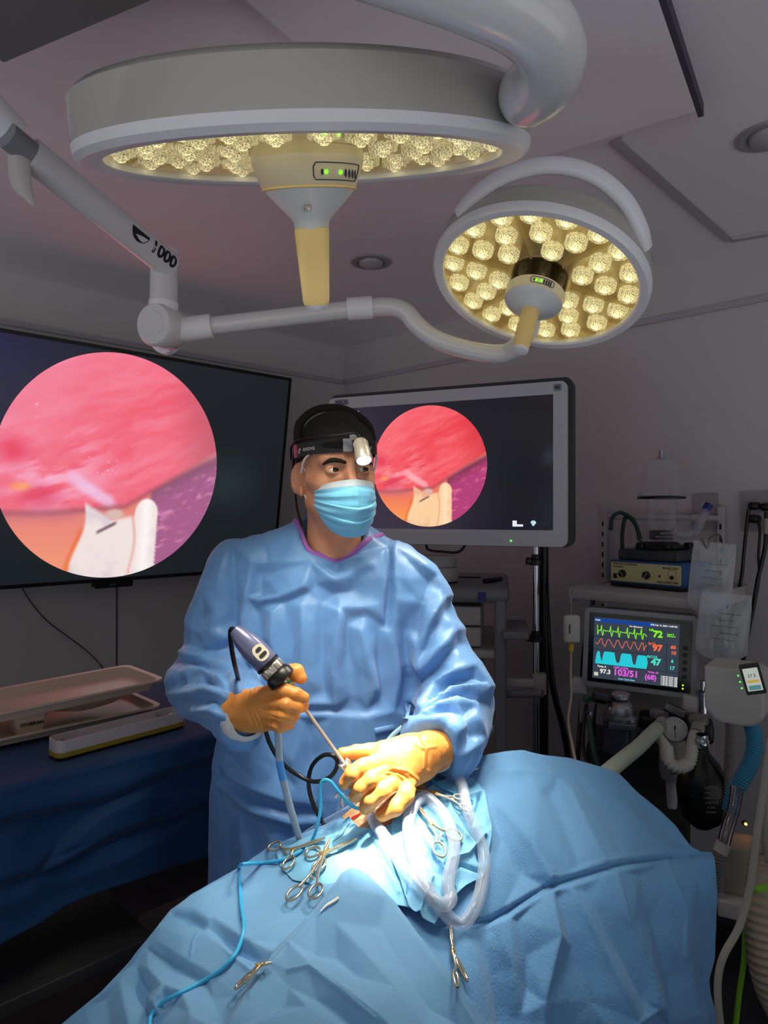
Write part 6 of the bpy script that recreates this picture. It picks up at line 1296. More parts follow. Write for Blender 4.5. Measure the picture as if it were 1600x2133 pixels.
VT('Veterinary Anesthesia', -VW/2+.014, .030, .0105, .02, 'LEFT', .2); VT('Ventilator', -VW/2+.014, .020, .0105, .02, 'LEFT', .2); VT('MODEL 2002', VW/2-.045, .024, .0095, .03, sh=.2); VT('HALLOWELL EMC', VW/2-.052, -.024, .0095, .03)
for x, r in ((-VW*.305, .0135), (.008, .0135)):
    kb = MB().lathe([(r, .002), (r*.95, .010), (r*.7, .012), (.0001, .012)], MV @ Matrix.Translation((x, -.004, 0)), 28).build('dial', M_black, ven)
    MB().box(MV @ V(x, -.004, .0125), (.002, .022, .001), MV.to_3x3() @ Matrix.Rotation(.7 if x < 0 else -.4, 3, 'Z')).build('dial_mark', M_drw, kb, smooth=False)
MB().box(MV @ V(-VW*.41, -.014, .004), (.013, .016, .004), MV.to_3x3(), .001).build('switch', M_black, ven, ang=30)
MB().lathe([(.005, .002), (.004, .005), (.0001, .006)], MV @ Matrix.Translation((VW*.20, -.004, 0)), 16).build('indicator', mat('dull_red', (110, 60, 50), .4), ven)
mb = MB(); ringplate(mb, MV @ Matrix.Translation((VW*.36, -.001, 0)), .030, .036, .0008, .0008, .0024, .0029, .002, .001); mb.build('panel_outline', M_ink, ven, smooth=False)
MB().lathe([(.007, .002), (.006, .008), (.0001, .009)], MV @ Matrix.Translation((VW*.36, -.006, 0)), 20).build('dial', M_black, ven)
MB().box(VP(VW/2-.005, .10, .112), (VW*.82, .16, .040), RV, .008).build('bellows_base', mat('slate_block', (52, 58, 64), .5), ven, ang=35)
bc = VP(VW/2+.005, .10, .132); Mb = Matrix.Translation(bc)
MB().lathe([(.0001, 0), (.085, 0), (.088, .006), (.085, .012), (.06, .018), (.055, .026), (.0001, .026)], Mb, 40).build('manifold', M_black, ven)
for an in (math.radians(200), math.radians(-30), math.radians(-100)): MB().box(bc+V(.088*math.cos(an), .088*math.sin(an), .014), (.026, .026, .022), RV, .005).build('manifold_clip', M_black, ven, ang=35)
M_acr = film_mat('acrylic', (190, 192, 196), .03, .55, .05)
MB().lathe([(.105, .028), (.105, .034), (.0001, .034)], Mb, 40).build('clear_flange', M_acr, ven)
MB().lathe([(.040, .034), (.040, .066), (.0001, .066)], Mb, 32).build('label_band', M_ink, ven)
for i, s_ in enumerate(('ANESTHESIA', 'VENTILATOR BELLOWS')): text('lettering', s_, frame(bc+V(0, -.0412, .056-.012*i), (1, 0, 0), Z), .0075, M_drw, ven)
MB().lathe([(.048, .034), (.048, .178)], Mb, 40).build('clear_cylinder', M_acr, ven)
MB().lathe([(.078, .184), (.060, .250), (.052, .300), (.040, .316), (.012, .322)], Mb, 40).build('clear_dome', M_acr, ven)
MB().lathe([(.050, .176), (.080, .176), (.081, .181), (.076, .186), (.050, .186)], Mb, 40).build('dome_ring', M_black, ven)
MB().lathe([(.014, .318), (.014, .324), (.009, .326), (.009, .348), (.0001, .348)], Mb, 24).build('top_spigot', M_chr, ven)
mb = MB()
for k in range(3):
    z_ = .145-.036*k; mb.box(bc+V(-.012, -.0485, z_), (.014, .0006, .0012)); mb.box(bc+V(.014, -.0485, z_), (.010, .0006, .0012))
mb.build('scale_marks', M_drw, ven, smooth=False)
for k in range(3): text('lettering', ('100', '200', '300')[k], frame(bc+V(.001, -.0486, .145-.036*k), (1, 0, 0), Z), .008, M_drw, ven)
M_gh = mat('dark_green_hose', (18, 60, 50), .4)
for i, l in enumerate(([(1272, 1105, 2.6), (1276, 1078, 2.6), (1292, 1068, 2.6), (1312, 1078, 2.58), (1326, 1098, 2.56), (1332, 1125, 2.52)], [(1300, 1190, 2.62), (1296, 1120, 2.62), (1303, 1078, 2.62), (1318, 1082, 2.6), (1330, 1108, 2.58), (1336, 1130, 2.54)])):
    o = MB().tube(pspl(l, 8), .0075, 12).build('gas_hose', M_gh, None); tag(o, ('front' if i == 0 else 'rear')+' of two dark green hoses arching left of the clear bellows', 'hose', 'green hoses over the rail')
Mfh = film_mat('frosted_hose', (176, 178, 190), .35, .8, .25)
pts, rs = ribbed(pspl([(1402, 1104, 2.2), (1425, 1114, 2.2), (1447, 1108, 2.2), (1460, 1085, 2.2), (1470, 1062, 2.2)], 10), .014, .008, .0018)
o = MB().tube(pts, rs, 18).build('breathing_hose', Mfh, None); tag(o, 'frosted hose with a blue cap in front of the right slotted upright', 'hose'); MB().tube([P(1469, 1063, 2.2), P(1478, 1050, 2.2)], .013, 16).build('cap', mat('blue_cap', (24, 28, 110), .4), o)
# outlets, plugs, cords
M_out = mat('outlet_white', (150, 148, 150), .5)
def plate_on_wall(px0, py0, px1, py1, name, lab):
    a = onR(px0, py1, .004); b = onR(px1, py1, .004); c = onR(px0, py0, .004); w = (b-a).length; h = abs(c.z-a.z); t = thing(name, (a+b)/2, lab, 'outlet')
    m = frame((a+b)/2+Z*h/2, (b-a), Z); mb = MB(); plate(mb, m, w, h, -.003, .006, .004); mb.build('cover_plate', M_out, t, ang=30)
    for y_ in (-.022, .022): mb = MB(); plate(mb, m, min(.034, w*.5), .030, .006, .0075, .010, 0, y_); mb.build('socket', mat('socket_white', (165, 163, 166), .4), t, ang=30)
plate_on_wall(1446, 1028, 1497, 1104, 'wall_outlet', 'white wall outlet behind the blue capped hose'); plate_on_wall(1544, 1024, 1618, 1106, 'wall_outlet', 'white double wall outlet with black plugs, at the right edge')
for i, (px, py, l, r, lab) in enumerate([(1572, 1054, [(1560, 1060), (1556, 1090), (1550, 1150), (1545, 1200), (1536, 1240), (1522, 1300), (1510, 1370)], .006, 'upper left black plug in the right outlet, cord hanging'),
   (1572, 1081, [(1580, 1088), (1583, 1110), (1580, 1160), (1582, 1200), (1574, 1250), (1562, 1300), (1552, 1350)], .0045, 'lower left black plug in the right outlet, cord hanging'),
   (1598, 1056, [(1597, 1066), (1596, 1110), (1592, 1150), (1578, 1210), (1570, 1260), (1560, 1310), (1545, 1400), (1540, 1480)], .007, 'right-hand black plug in the right outlet, cord hanging')]):
    p = onR(px, py, .03); t = thing('power_plug', p, lab, 'plug', 'black plugs in the outlet'); MB().box(p, (.036, .045, .028), Matrix((A1, -A2, Z)).transposed(), .010).build('plug_body', M_black, t, ang=35)
    MB().tube(spline([onR(x, y, .045+.0*k) for k, (x, y) in enumerate(l)], 8), r, 10).build('cord', M_black, t)
o = MB().tube([onR(1597, 1080, .046), onR(1596, 1112, .046)], .010, 14).build('cord_tag', mat('pale_tape', (150, 144, 136), .6), bpy.data.objects['power_plug.002'])
# IV bags
def bag(name, cx, cy, d, w, h, m, lab, rot=0, marks=True, tx=None):
    c = P(cx, cy, d); t = thing(name, c+Z*h/2, lab, 'bag', 'clear bags hanging from the hook'); s_ = d/F
    M = frame(c, V(math.cos(rot), -.25, -math.sin(rot)), V(math.sin(rot), 0, math.cos(rot)))
    def fn(sign):
        def g(u, v):
            x = (u-.5)*w*(1-.16*max(0, (abs(v-.5)-.30))*5*.3); y = (v-.5)*h; e = max(0, min(1, min(u, 1-u)*4))*max(0, min(1, min(v, 1-v)*5)); e = math.sqrt(e)
            if v < .12: x *= .45+.55*(v/.12)**.6
            th = (.020*e)*(1-.35*v); th += .0045*noise.noise(V(x*34, y*14, sign*3+cx))*e+.003*noise.noise(V(x*80, y*30, sign*5+cx))*e
            return M @ V(x, y, sign*th)
        return g
    mb = MB(); mb.grid(fn(1), 36, 50); mb.grid(fn(-1), 36, 50); mb.build('pouch', m, t, ang=180)
    if marks:
        mb = MB()
        for k in range(5): mb.box(M @ V((.0 if k % 3 else .012), h*(.20-.095*k), .019), (w*(.34 if k % 2 else .46), .0009, .0006), M.to_3x3())
        mb.build('scale_marks', M_ink, t, smooth=False)
    if tx: text('lettering', tx, M @ Matrix.Translation((0, h*.30, .019)), .012, M_ink, t)
    return t, M
M_bag = film_mat('clear_film', (200, 204, 212), .28, .8, .05, bump=[('ridge', 22, 1.0), ('noise', 60, .5)])
bag('fluid_bag', 1482, 1205, 2.02, .120, .215, M_bag, 'upper clear fluid bag hanging at the end of the wall shelf', .10); bt, bM = bag('fluid_bag', 1507, 1305, 1.92, .135, .190, M_bag, 'lower clear fluid bag hanging over the white fluid warmer', .10, True, '2')
pt_ = bM @ V(0, -.098, 0); MB().tube([pt_+Z*.01, pt_-Z*.03], .008, 12).build('port', mat('yellow_port', (150, 140, 90), .4), bt); MB().tube([pt_-Z*.028, pt_-Z*.055], .0055, 12).build('spike', M_out, bt); MB().tube([pt_-Z*.053, pt_-Z*.082], .006, 12).build('blue_clip', mat('royal_blue', (30, 60, 160), .4), bt)
o = MB().tube(pspl([(1462, 1120, 2.02), (1468, 1135, 2.02), (1474, 1142, 2.02), (1480, 1120, 2.02), (1495, 1114, 2.05), (1502, 1120, 2.1), (1506, 1150, 2.2)], 6), .0028, 8).build('wire_hook', mat('dull_wire', (100, 98, 98), .3, .8), None); tag(o, 'bent wire hook above the clear fluid bags', 'hook')
# ---------------- patient monitor ----------------
pl = P(1219, 1346, 2.10); pr = P(1449, 1369, 1.98); X = (pr-pl); X.z = 0; X.normalize(); Xr = (X-Z*.035).normalized(); Yr = (Z+X*.035-V(0, -.02, 0)).normalized()
PMW, PMH = .318, .240; PM = frame((pl+pr)/2, Xr, Yr); pm = thing('patient_monitor', (pl+pr)/2-Z*PMH/2, 'patient vital signs monitor with coloured traces in a grey frame below the shelf', 'monitor')
mb = MB(); plate(mb, PM, PMW, PMH, -.06, -.002, .016); mb.build('back_case', M_dkgrey, pm, ang=30)
mb = MB(); ringplate(mb, PM, PMW, PMH, .014, .014, -.02, .006, .016, .004); mb.build('frame', mat('frame_grey', (140, 142, 148), .4), pm, ang=30)
mb = MB(); plate(mb, PM, PMW-.026, PMH-.026, -.004, .0015, .003); mb.build('glass_border', mat('glossy_black', (8, 9, 12), .12), pm, ang=30)
SW, SH = .240, .186; ox, oy = -.010, -.001
SMt = PM @ Matrix.Translation((ox, oy, .0018))
def rect(mb, u0, v0, u1, v1, z=.0002): return mb.add([SMt @ V((u-.5)*SW, (.5-v)*SH, z) for u, v in ((u0, v1), (u1, v1), (u1, v0), (u0, v0))], [(0, 1, 2, 3)])
def seg(name, col, polys, z=.0003, s=1.0):
    mb = MB()
    for p in polys: rect(mb, *p, z)
    return mb.build(name, emis('screen_'+name+'%d_%d_%d' % col, col, s), pm, smooth=False)
seg('screen', (58, 65, 78), [(0, 0, 1, 1)], 0); seg('status_bar', (24, 66, 150), [(0, .015, .72, .075)])
seg('grid_line', (20, 24, 32), [(0, .31, .64, .316), (0, .52, .64, .526), (0, .765, 1, .771), (.64, .10, .645, .77), (.86, .34, .865, .77), (.64, .34, 1, .344), (.64, .55, 1, .554), (.24, .77, .244, 1)])
def line(name, col, pts, w=.0022, z=.0006):
    mb = MB(); P2 = [((u-.5)*SW, (.5-v)*SH) for u, v in pts]
    for (x0, y0), (x1, y1) in zip(P2, P2[1:]):
        dx_, dy_ = x1-x0, y1-y0; L = math.hypot(dx_, dy_)+1e-9; nx, ny = -dy_/L*w/2, dx_/L*w/2; ex, ey = dx_/L*w*.3, dy_/L*w*.3
        mb.add([SMt @ V(x0+nx-ex, y0+ny-ey, z), SMt @ V(x0-nx-ex, y0-ny-ey, z), SMt @ V(x1-nx+ex, y1-ny+ey, z), SMt @ V(x1+nx+ex, y1+ny+ey, z)], [(0, 1, 2, 3)])
    return mb.build(name, emis('trace_%d_%d_%d' % col, col, 1.0), pm, smooth=False)
pts = [(.04, .13), (.045, .28)]
for x in (.09, .20, .29, .40, .485, .565): pts += [(x-.03, .21), (x-.012, .22), (x, .13), (x+.006, .25), (x+.018, .295), (x+.028, .20), (x+.05, .215)]
line('green_trace', (130, 240, 40), pts+[(.63, .24)])
pts = []
for i, x in enumerate((.05, .14, .25, .35, .445, .54)): pts += [(x-.03, .42), (x, .47 if i else .44), (x+.03, .355), (x+.05, .35)]
line('orange_trace', (240, 110, 70), pts+[(.60, .47), (.62, .39), (.635, .385)], .0018)
def plate2(name, col, poly, z=.0004): return MB().add([SMt @ V((u-.5)*SW, (.5-v)*SH, z) for u, v in poly], [tuple(range(len(poly)))]).build(name, emis('scr_%d_%d_%d' % col, col, 1), pm, smooth=False)
for (a, b) in ((.04, .08), (.12, .26), (.33, .46), (.52, .64)): plate2('carbon_dioxide_trace', (40, 200, 214), [(a-.02 if a > .05 else .03, .75), (a-.01, .70), (a+.005, .58), (a+.02, .55), (b-.01, .55), (b, .57), (b+.012, .66), (min(b+.04, .64), .75)])
plate2('carbon_dioxide_trace', (40, 200, 214), [(.03, .71), (.64, .71), (.64, .76), (.03, .76)])
def ST(s_, u, v, sz, col, bold=.03, al='CENTER'): return text('reading', s_, SMt @ Matrix.Translation(((u-.5)*SW, (.5-v)*SH, .0007)), sz, emis('read_%d_%d_%d' % col, col, 1), pm, .0001, bold, al)
g_, o_, c_, m_, w_ = (130, 240, 40), (245, 110, 70), (80, 220, 200), (232, 96, 232), (236, 238, 232)
ST('72', .755, .19, .026, g_, .05); ST('HR', .68, .13, .010, g_); ST('Lead II', .90, .17, .007, g_); ST('Monitor', .91, .20, .007, g_); ST('97', .755, .41, .026, o_, .05); ST('SpO2', .69, .345, .009, o_); ST('60', .935, .37, .014, o_, .04); ST('10', .94, .46, .014, o_, .04)
ST('47', .745, .635, .026, c_, .05); ST('EtCO2', .70, .555, .010, c_); ST('6', .93, .59, .013, c_, .04); ST('17', .93, .70, .014, c_, .04); ST('97.3', .155, .88, .018, w_, .03); ST('Temp A', .11, .80, .008, w_); ST('103/51', .40, .87, .026, m_, .03); ST('(68)', .69, .885, .020, m_, .03)
ST('NIBP (A/0/0)', .34, .79, .008, m_); ST('Pulse: 63', .72, .80, .008, m_); ST('No Messages', .50, .10, .007, w_, .02); ST('97% Feb 15, 2025 11:08 PM', .82, .045, .0065, w_, .03); ST('Adult', .04, .045, .007, w_, .02); ST('Auto Cycle Rest', .41, .965, .007, (120, 200, 240)); 
for k in range(6): ST('11:08 PM 103/51 (68)', .90, .845+.026*k, .0052, w_, .03)
seg('soft_key', (206, 204, 180), [(.02, .90, .07, .96)])
for k in range(5): mb = MB(); plate(mb, PM @ Matrix.Translation((.127, .025-.021*k, .0015)), .013, .012, 0, .001, .002); mb.build('side_button', M_dkgrey, pm, ang=30)
for k in range(2): MB().lathe([(.0028, 0), (.0001, .0012)], PM @ Matrix.Translation((.124, -.084-.010*k, .0018)), 10).build('indicator_light', emis('lime_light', (190, 240, 40), 1.3), pm)
# ---------------- anaesthesia machine ----------------
am = thing('anaesthesia_machine', P(1330, 1500, 2.1)-Z*.86, 'anaesthesia machine with metal canister, pressure gauge and valves below the patient monitor', 'anaesthesia machine')
M_mach = mat('machine_beige', (150, 146, 140), .5); fxm = X; fym = Z.cross(X); RM = Matrix((fxm, fym, Z)).transposed(); mo = P(1330, 1480, 2.12)
def MP(px, py, d): return P(px, py, d)
MB().box(mo+V(0, .02, -.0), (.34, .05, .12), RM, .006).build('back_panel', M_mach, am, ang=35)
MB().box(P(1450, 1540, 2.08), (.10, .03, .14), RM, .004).build('side_panel', M_mach, am, ang=35)
MB().box(P(1330, 1700, 2.2), (.30, .25, .5), RM, .01).build('cabinet', mat('dark_cabinet', (22, 22, 24), .5), am, ang=35)
for px, py, d in ((1208, 1428, 2.12), (1440, 1466, 1.97)): MB().box(P(px, py, d), (.045, .03, .05), RM, .006).build('monitor_bracket', M_shelf, am, ang=35)
MB().lathe([(.0001, .008), (.012, .006), (.013, 0), (.010, -.002)], zframe(P(1223, 1455, 2.04), (0, -1, .1)), 20).build('green_knob', mat('green_knob', (30, 90, 64), .35), am)
MB().lathe([(.0001, .02), (.006, .02), (.007, .0)], zframe(P(1225, 1483, 2.04), (0, -1, .1)), 16).build('toggle', M_chr, am)
cb = P(1293, 1450, 2.0); Mc = Matrix.Translation(cb)
M_alu = mat('brushed_aluminium', (150, 150, 154), .3, .9)
MB().lathe([(.0001, .010), (.026, .010), (.028, .006), (.028, -.004), (.020, -.010), (.030, -.016), (.040, -.03), (.042, -.05), (.052, -.056), (.052, -.066)], Mc, 40).build('canister_lid', M_alu, am)
MB().lathe([(.0001, .0105), (.018, .0108), (.019, .0102)], Mc, 24).build('lid_label', mat('dusty_pink', (150, 110, 116), .6), am)
MB().lathe([(.050, -.066), (.050, -.16), (.044, -.165), (.0001, -.165)], Mc, 40).build('absorber_canister', mat('smoked_canister', (70, 76, 90), .2, .3), am)
MB().box(cb+V(0, -.02, -.075), (.075, .075, .020), RM, .004).build('canister_yoke', mat('grey_yoke', (96, 98, 108), .4, .4), am, ang=35)
MB().tube([P(1236, 1452, 2.0), P(1262, 1458, 2.0)], .014, 14).tube([P(1260, 1457, 2.0), P(1276, 1460, 2.0)], .008, 12).build('side_valve', M_black, am)
mb = MB(); mb.tube(pspl([(1242, 1465, 1.99), (1238, 1500, 1.99), (1240, 1530, 2.0)], 6), .004, 8); mb.build('thin_hose', M_black, am)
mb = MB(); mb.box(P(1395, 1505, 2.02), (.17, .08, .045), RM, .012); mb.box(P(1455, 1520, 1.98), (.08, .08, .06), RM, .012); mb.build('valve_block', mat('valve_black', (18, 18, 20), .4), am, ang=35)
for px, py, d in ((1373, 1484, 1.98), (1455, 1497, 1.92)):
    MB().lathe([(.026, -.012), (.027, -.004), (.024, .006), (.015, .010), (.0001, .011)], Matrix.Translation(P(px, py, d)), 28).build('valve_dome', mat('cloudy_dome', (150, 140, 140), .15, .0, trans=.4), am)
MB().tube([P(1385, 1470, 1.95), P(1425, 1488, 1.93)], .014, 14).build('clear_elbow', glass_mat('clear_elbow', (.8, .8, .82), 1.45, .1, .08), am)
gp = P(1406, 1520, 1.86); gz = V(-.25, -.95, .12); Mg = zframe(gp, gz, (1, 0, 0))
gg = MB().lathe([(.0001, -.02), (.030, -.02), (.033, -.012), (.033, .002), (.030, .005), (.029, .0035)], Mg, 40).build('pressure_gauge', mat('gauge_rim', (180, 180, 184), .25, .4), am)
MB().lathe([(.0001, .002), (.0295, .002)], Mg, 40).build('dial_face', mat('dial_white', (190, 190, 188), .5), gg)
mb = MB()
for k in range(11): an = math.radians(-60-30*k+0); mb.box(Mg @ V(.024*math.cos(an+2.6), .024*math.sin(an+2.6), .0025), (.004, .0010, .0004), Mg.to_3x3() @ Matrix.Rotation(an+2.6, 3, 'Z'))
mb.build('dial_marks', M_ink, gg, smooth=False)
mb = MB(); mb.box(Mg @ V(0, -.006, .003), (.0014, .030, .0006), Mg.to_3x3()); mb.box(Mg @ V(0, .006, .003), (.004, .010, .0006), Mg.to_3x3()); mb.build('needle', M_ink, gg, smooth=False)
M_hose = mat('white_corrugated', (196, 198, 192), .5)
def hose(l, r, pitch, amp, m, name, lab=None, parent=None, cat='hose', **k):
    pts, rs = ribbed(pspl(l, 12), r, pitch, amp); o = MB().tube(pts, rs, 24).build(name, m, parent, ang=180)
    return tag(o, lab, cat) if lab else o
hose([(1376, 1512, 1.88), (1358, 1528, 1.84), (1330, 1556, 1.76), (1295, 1584, 1.66), (1262, 1612, 1.56)], .0165, .0090, .0022, mat('pale_green_hose', (176, 188, 172), .5), 'breathing_hose', 'long pale corrugated breathing hose running down under the blue drape')
hose([(1366, 1528, 1.88), (1384, 1550, 1.83), (1391, 1562, 1.80)], .0135, .05, .0002, M_hose, 'hose_elbow', None, am)
hose([(1388, 1556, 1.81), (1393, 1585, 1.78), (1412, 1598, 1.77), (1434, 1590, 1.78), (1441, 1565, 1.80), (1446, 1540, 1.83), (1452, 1522, 1.86)], .0150, .0080, .0022, M_hose, 'breathing_hose', 'short white corrugated hose bent in a U below the round gauge')
MB().tube([P(1450, 1530, 1.84), P(1454, 1514, 1.88)], .018, 18).tube([P(1374, 1514, 1.86), P(1380, 1506, 1.9)], .018, 18).build('hose_port', M_mach, am)
wc = P(1400, 1560, 1.98); can = MB().lathe([(.0001, .03), (.034, .03), (.036, .02), (.036, -.065), (.030, -.085), (.020, -.090), (.0001, -.09)], Matrix.Translation(wc), 32).build('filter_canister', mat('canister_white', (150, 146, 142), .5), None); tag(can, 'cream canister marked with a triangle, behind the U shaped hose', 'canister')
text('lettering', 'Δ 22', frame(wc+V(.002, -.0365, -.052), (1, 0, 0), Z), .022, M_ink, can)
MB().lathe([(.018, -.088), (.013, -.17), (.0001, -.17)], Matrix.Translation(wc), 20).build('funnel', M_shelf, can)
# reservoir bag
rb_ = P(1463, 1640, 1.80); M_rub = mat('black_rubber_bag', (16, 16, 17), .35)
rbag = thing('reservoir_bag', P(1463, 1555, 1.80), 'black rubber reservoir bag with small white print, hanging below a metal neck', 'bag')
MB().lathe([(.0001, -.108), (.02, -.105), (.045, -.085), (.060, -.045), (.064, -.005), (.058, .035), (.040, .068), (.020, .090), (.014, .105), (.014, .120)], Matrix.Translation(rb_), 40).build('bladder', M_rub, rbag)
MB().lathe([(.016, .105), (.018, .108), (.018, .124), (.015, .128), (.015, .14)], Matrix.Translation(rb_), 28).build('neck', M_chr, rbag)
for i, (s_, sz) in enumerate([('SUPERA', .010), ('ANESTHESIA', .006), ('INNOVATIONS', .006), ('LATEX FREE', .006), ('2 Liter', .008), ('REUSABLE', .006)]):
    zz = .024-.0125*i; rr = np.interp(zz, [-.085, -.045, -.005, .035], [.045, .060, .064, .058]); text('lettering', s_, frame(rb_+V(-.006, -rr-.0012, zz), (1, 0, 0), Z), sz, mat('faint_print', (130, 128, 124), .6), rbag)
MB().lathe([(.0001, .06), (.010, .06), (.010, .045), (.004, .044), (.004, .034), (.017, .03), (.017, .02), (.014, .018), (.014, -.03), (.0001, -.03)], Matrix.Translation(P(1464, 1462, 1.95)), 24).build('pop_off_valve', M_chr, am)
# white fluid warmer with small screen
M_dev = mat('device_white', (176, 174, 170), .45)
dv = thing('fluid_warmer', P(1535, 1500, 1.60), 'white boxy pump with a small lit screen under the fluid bags', 'medical device')
wx = V(.80, -.60, 0); wy = Z.cross(wx); RW = Matrix((wx, wy, Z)).transposed(); wo = P(1538, 1440, 1.62)
def wf(X_, Y_, Z_):
    # rounded box with a slanted front
    q = np.array(wo); lx = (X_-q[0])*wx.x+(Y_-q[1])*wx.y; ly = (X_-q[0])*wy.x+(Y_-q[1])*wy.y; lz = Z_-q[2]
    a = np.maximum(np.maximum(np.abs(lx)-.058, np.abs(ly)-.058), np.abs(lz)-.060); a = smax(a, (lx*.6+lz*.75)-.070, .008); a = smax(a, (lx*.6-lz*.75)-.066, .008); a = smax(a, (-lx*.7-lz*.7)-.068, .012); return a-.004
vv, ff = surface_nets(wf, np.array(wo)-.12, np.array(wo)+.12, .003); vv = smooth(vv, ff, 3); np_obj('case', vv, ff, M_dev, dv, ang=180)
scM = frame(P(1567, 1414, 1.505), P(1580, 1404, 1.49)-P(1552, 1400, 1.53), P(1556, 1390, 1.52)-P(1568, 1438, 1.50))
scM = frame(P(1568, 1415, 1.50), V(.85, -.45, .25), V(-.30, .12, .95))
mb = MB(); plate(mb, scM, .040, .066, -.012, .001, .003); mb.build('screen_bezel', M_black, dv, ang=30)
mb = MB(); plate(mb, scM, .030, .050, .001, .0016, .001); mb.build('small_screen', emis('pale_screen', (190, 196, 190), .8), dv, smooth=False)
for (y_, h_, c_) in ((-.004, .006, (200, 170, 80)), (-.018, .010, (90, 140, 150))): mb = MB(); plate(mb, scM, .024, h_, .0016, .002, .001, 0, y_); mb.build('screen_tile', emis('tile%d' % c_[0], c_, .8), dv, smooth=False)
text('reading', '37.5', scM @ Matrix.Translation((0, .008, .002)), .010, M_ink, dv)
for k in range(3): MB().lathe([(.0022, 0), (.0001, .001)], scM @ Matrix.Translation((-.026, .012-.014*k, .001)), 10).build('indicator_light', emis('green_led', (90, 240, 80), 1.5), dv)
hose([(1510, 1478, 1.62), (1540, 1484, 1.60), (1562, 1505, 1.58), (1572, 1540, 1.57), (1566, 1585, 1.56), (1545, 1625, 1.55), (1528, 1660, 1.55), (1522, 1690, 1.55)], .0175, .006, .0010, mat('teal_hose', (40, 124, 160), .45), 'warming_hose', 'teal blue corrugated hose curving down at the right')
hose([(1521, 1495, 1.75), (1520, 1560, 1.75), (1516, 1640, 1.75), (1512, 1720, 1.75)], .0105, .007, .0015, mat('grey_hose', (110, 108, 104), .5), 'scavenge_hose', 'thin grey corrugated hose hanging straight down beside the teal hose')
o = MB().tube(pspl([(1535, 1640, 1.5), (1530, 1680, 1.48), (1516, 1725, 1.46), (1506, 1765, 1.45)], 8), .013, 16).build('clear_hose', glass_mat('smoky_hose', (.6, .62, .68), 1.42, .15, .06), None); tag(o, 'smoky clear hose below the teal one, ending in a white cuff', 'hose')
MB().tube([P(1508, 1755, 1.45), P(1500, 1775, 1.45)], .015, 18).build('cuff', M_dev, o)
hose([(1501, 1772, 1.45), (1496, 1800, 1.45), (1494, 1850, 1.46)], .012, .006, .0013, mat('grey_hose', (110, 108, 104), .5), 'cuff_hose', None, o)
# vacuum duct, straps, box at the right edge
hose([(1660, 1560, 1.38), (1632, 1680, 1.36), (1608, 1790, 1.34), (1598, 1880, 1.30), (1600, 1970, 1.28), (1616, 2050, 1.27), (1650, 2120, 1.27)], .037, .0125, .0022, mat('duct_white', (150, 142, 126), .55), 'flexible_duct', 'thick white corrugated duct at the lower right edge', None, 'duct')
o = ribbon('white_strap', [(1606, 1540, 1.20), (1592, 1640, 1.20), (1578, 1730, 1.19), (1562, 1850, 1.18), (1540, 1930, 1.17), (1510, 1985, 1.16), (1497, 2030, 1.16), (1496, 2085, 1.16), (1504, 2160, 1.16)], .012, mat('webbing_white', (140, 136, 128), .7), None); tag(o, 'long white strap hanging in front of the duct at lower right', 'strap')
for i, l in enumerate(([(1602, 1640, 1.27), (1590, 1700, 1.27), (1586, 1780, 1.27)], [(1612, 1560, 1.28), (1600, 1700, 1.26), (1604, 1800, 1.26)])):
    o = ribbon('white_strap', l, .016, MATS['webbing_white'], None); tag(o, ('pale strap lying over the top of the duct' if i == 0 else 'pale strap at the very right edge, beside the duct top'), 'strap')
Mgr = mat('lime_webbing', (110, 170, 40), .7)
o = ribbon('green_strap', [(1560, 1853, 1.255), (1580, 1852, 1.235), (1612, 1846, 1.25)], .012, Mgr, None); tag(o, 'short lime green band wrapped round the thick white duct', 'strap')
o = ribbon('green_strap', [(1562, 1870, 1.30), (1553, 1930, 1.30), (1550, 2000, 1.30), (1540, 2070, 1.30), (1530, 2160, 1.30)], .010, Mgr, None); tag(o, 'long lime green strap hanging left of the duct towards the floor', 'strap')
bx = thing('supply_box', P(1545, 1900, 1.50), 'beige box on a ledge behind the drape, lit orange from above', 'box')
R5 = Matrix((V(.9, -.43, 0), V(.43, .9, 0), Z)).transposed(); MB().box(P(1540, 1810, 1.50), (.070, .09, .125), R5, .004).build('carton', mat('beige_carton', (150, 144, 130), .6), bx, ang=35)
MB().box(P(1548, 1874, 1.48), (.10, .12, .036), R5, .004).build('ledge', M_shelf, bx, ang=35)
lm_ = thing('signal_lamp', P(1553, 1716, 1.52), 'tiny glowing orange lamp in the dark beside the duct', 'lamp')
MB().lathe([(.0001, -.006), (.006, -.006), (.006, 0), (.0001, .001)], zframe(P(1553, 1716, 1.52), (0, -1, 0)), 14).build('lamp_body', M_black, lm_)
MB().lathe([(.0028, .001), (.0022, .0035), (.0001, .005)], zframe(P(1553, 1716, 1.52), (0, -1, 0)), 12).build('glowing_tip', emis('amber_glow', (255, 150, 40), 30), lm_)
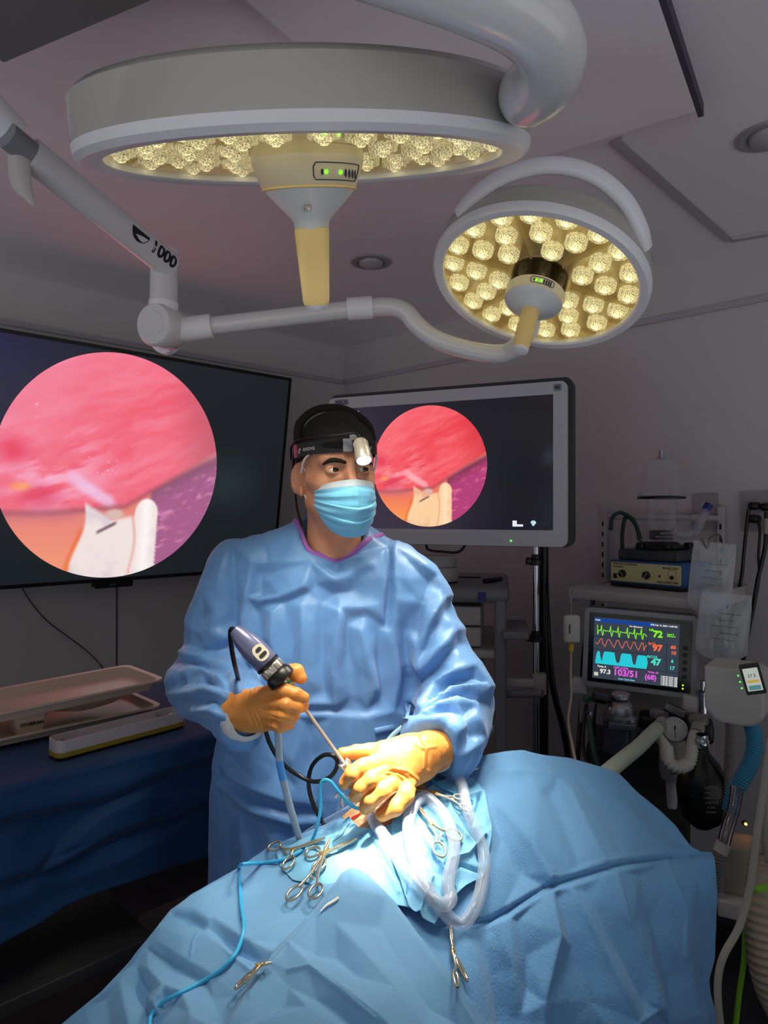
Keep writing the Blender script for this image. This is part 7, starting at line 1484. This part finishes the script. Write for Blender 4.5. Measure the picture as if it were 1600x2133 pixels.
# hanging sensor, cords
hs_ = thing('sensor', P(1191, 1352, 2.0), 'small white rounded sensor box with a yellow tip hanging at the shelf corner', 'sensor')
MB().box(P(1191, 1310, 2.0), (.048, .024, .082), None, .010).build('case', M_dev, hs_, ang=50); MB().tube([P(1190, 1340, 2.0), P(1190, 1356, 2.0)], .0075, 12).build('yellow_tip', mat('yellow_tip', (190, 160, 30), .4), hs_)
MB().box(P(1187, 1310, 1.985), (.004, .002, .026), None, .0008).build('slot', M_dkgrey, hs_, ang=50)
MB().tube([P(1190, 1282, 2.0), P(1191, 1240, 2.2)], .0012, 6).build('hanging_cord', M_shelf, hs_)
MB().tube(pspl([(1190, 1354, 2.0), (1189, 1400, 2.0), (1190, 1450, 1.97), (1184, 1500, 1.9), (1192, 1550, 1.75), (1200, 1590, 1.6)], 8), .0034, 8).build('probe_cord', mat('ivory_cord', (170, 160, 140), .5), hs_)
for i, (l, r) in enumerate([([(1236, 1250, 2.25), (1228, 1300, 2.25), (1216, 1360, 2.25), (1212, 1450, 2.25), (1206, 1540, 2.2), (1200, 1620, 2.1)], .008), ([(1225, 1440, 2.2), (1215, 1560, 2.1), (1250, 1620, 2.0)], .006)]):
    o = MB().tube(pspl(l, 8), r, 10).build('black_cable', M_black, None); tag(o, ('thick black cable hanging from the shelf left of the patient monitor' if i == 0 else 'black cable dropping behind the anaesthesia machine to the drape'), 'cable')
o = MB().tube(pspl([(1228, 1500, 2.0), (1236, 1560, 1.95), (1250, 1610, 1.85)], 8), .008, 10).build('gas_hose', M_gh, None); tag(o, 'dark green hose below the green knob of the machine', 'hose')
# thin cable on the left wall
o = MB().tube(spline([onL(x, y, .012) for x, y in [(40, 1215), (62, 1250), (95, 1290), (140, 1325), (180, 1355), (212, 1388), (236, 1425), (250, 1460)]], 8), .0025, 8).build('wall_cable', mat('dark_cable', (60, 58, 60), .5), None); tag(o, 'thin cable drooping down the left wall below the television', 'cable')
a = onL(243, 1150, .001); st(MB().box(V(a.x, a.y, .75), (.006, .004, 1.5), Matrix((A2, A1, Z)).transposed()).build('trim_9', MATS['shadow_gap'], None, smooth=False))
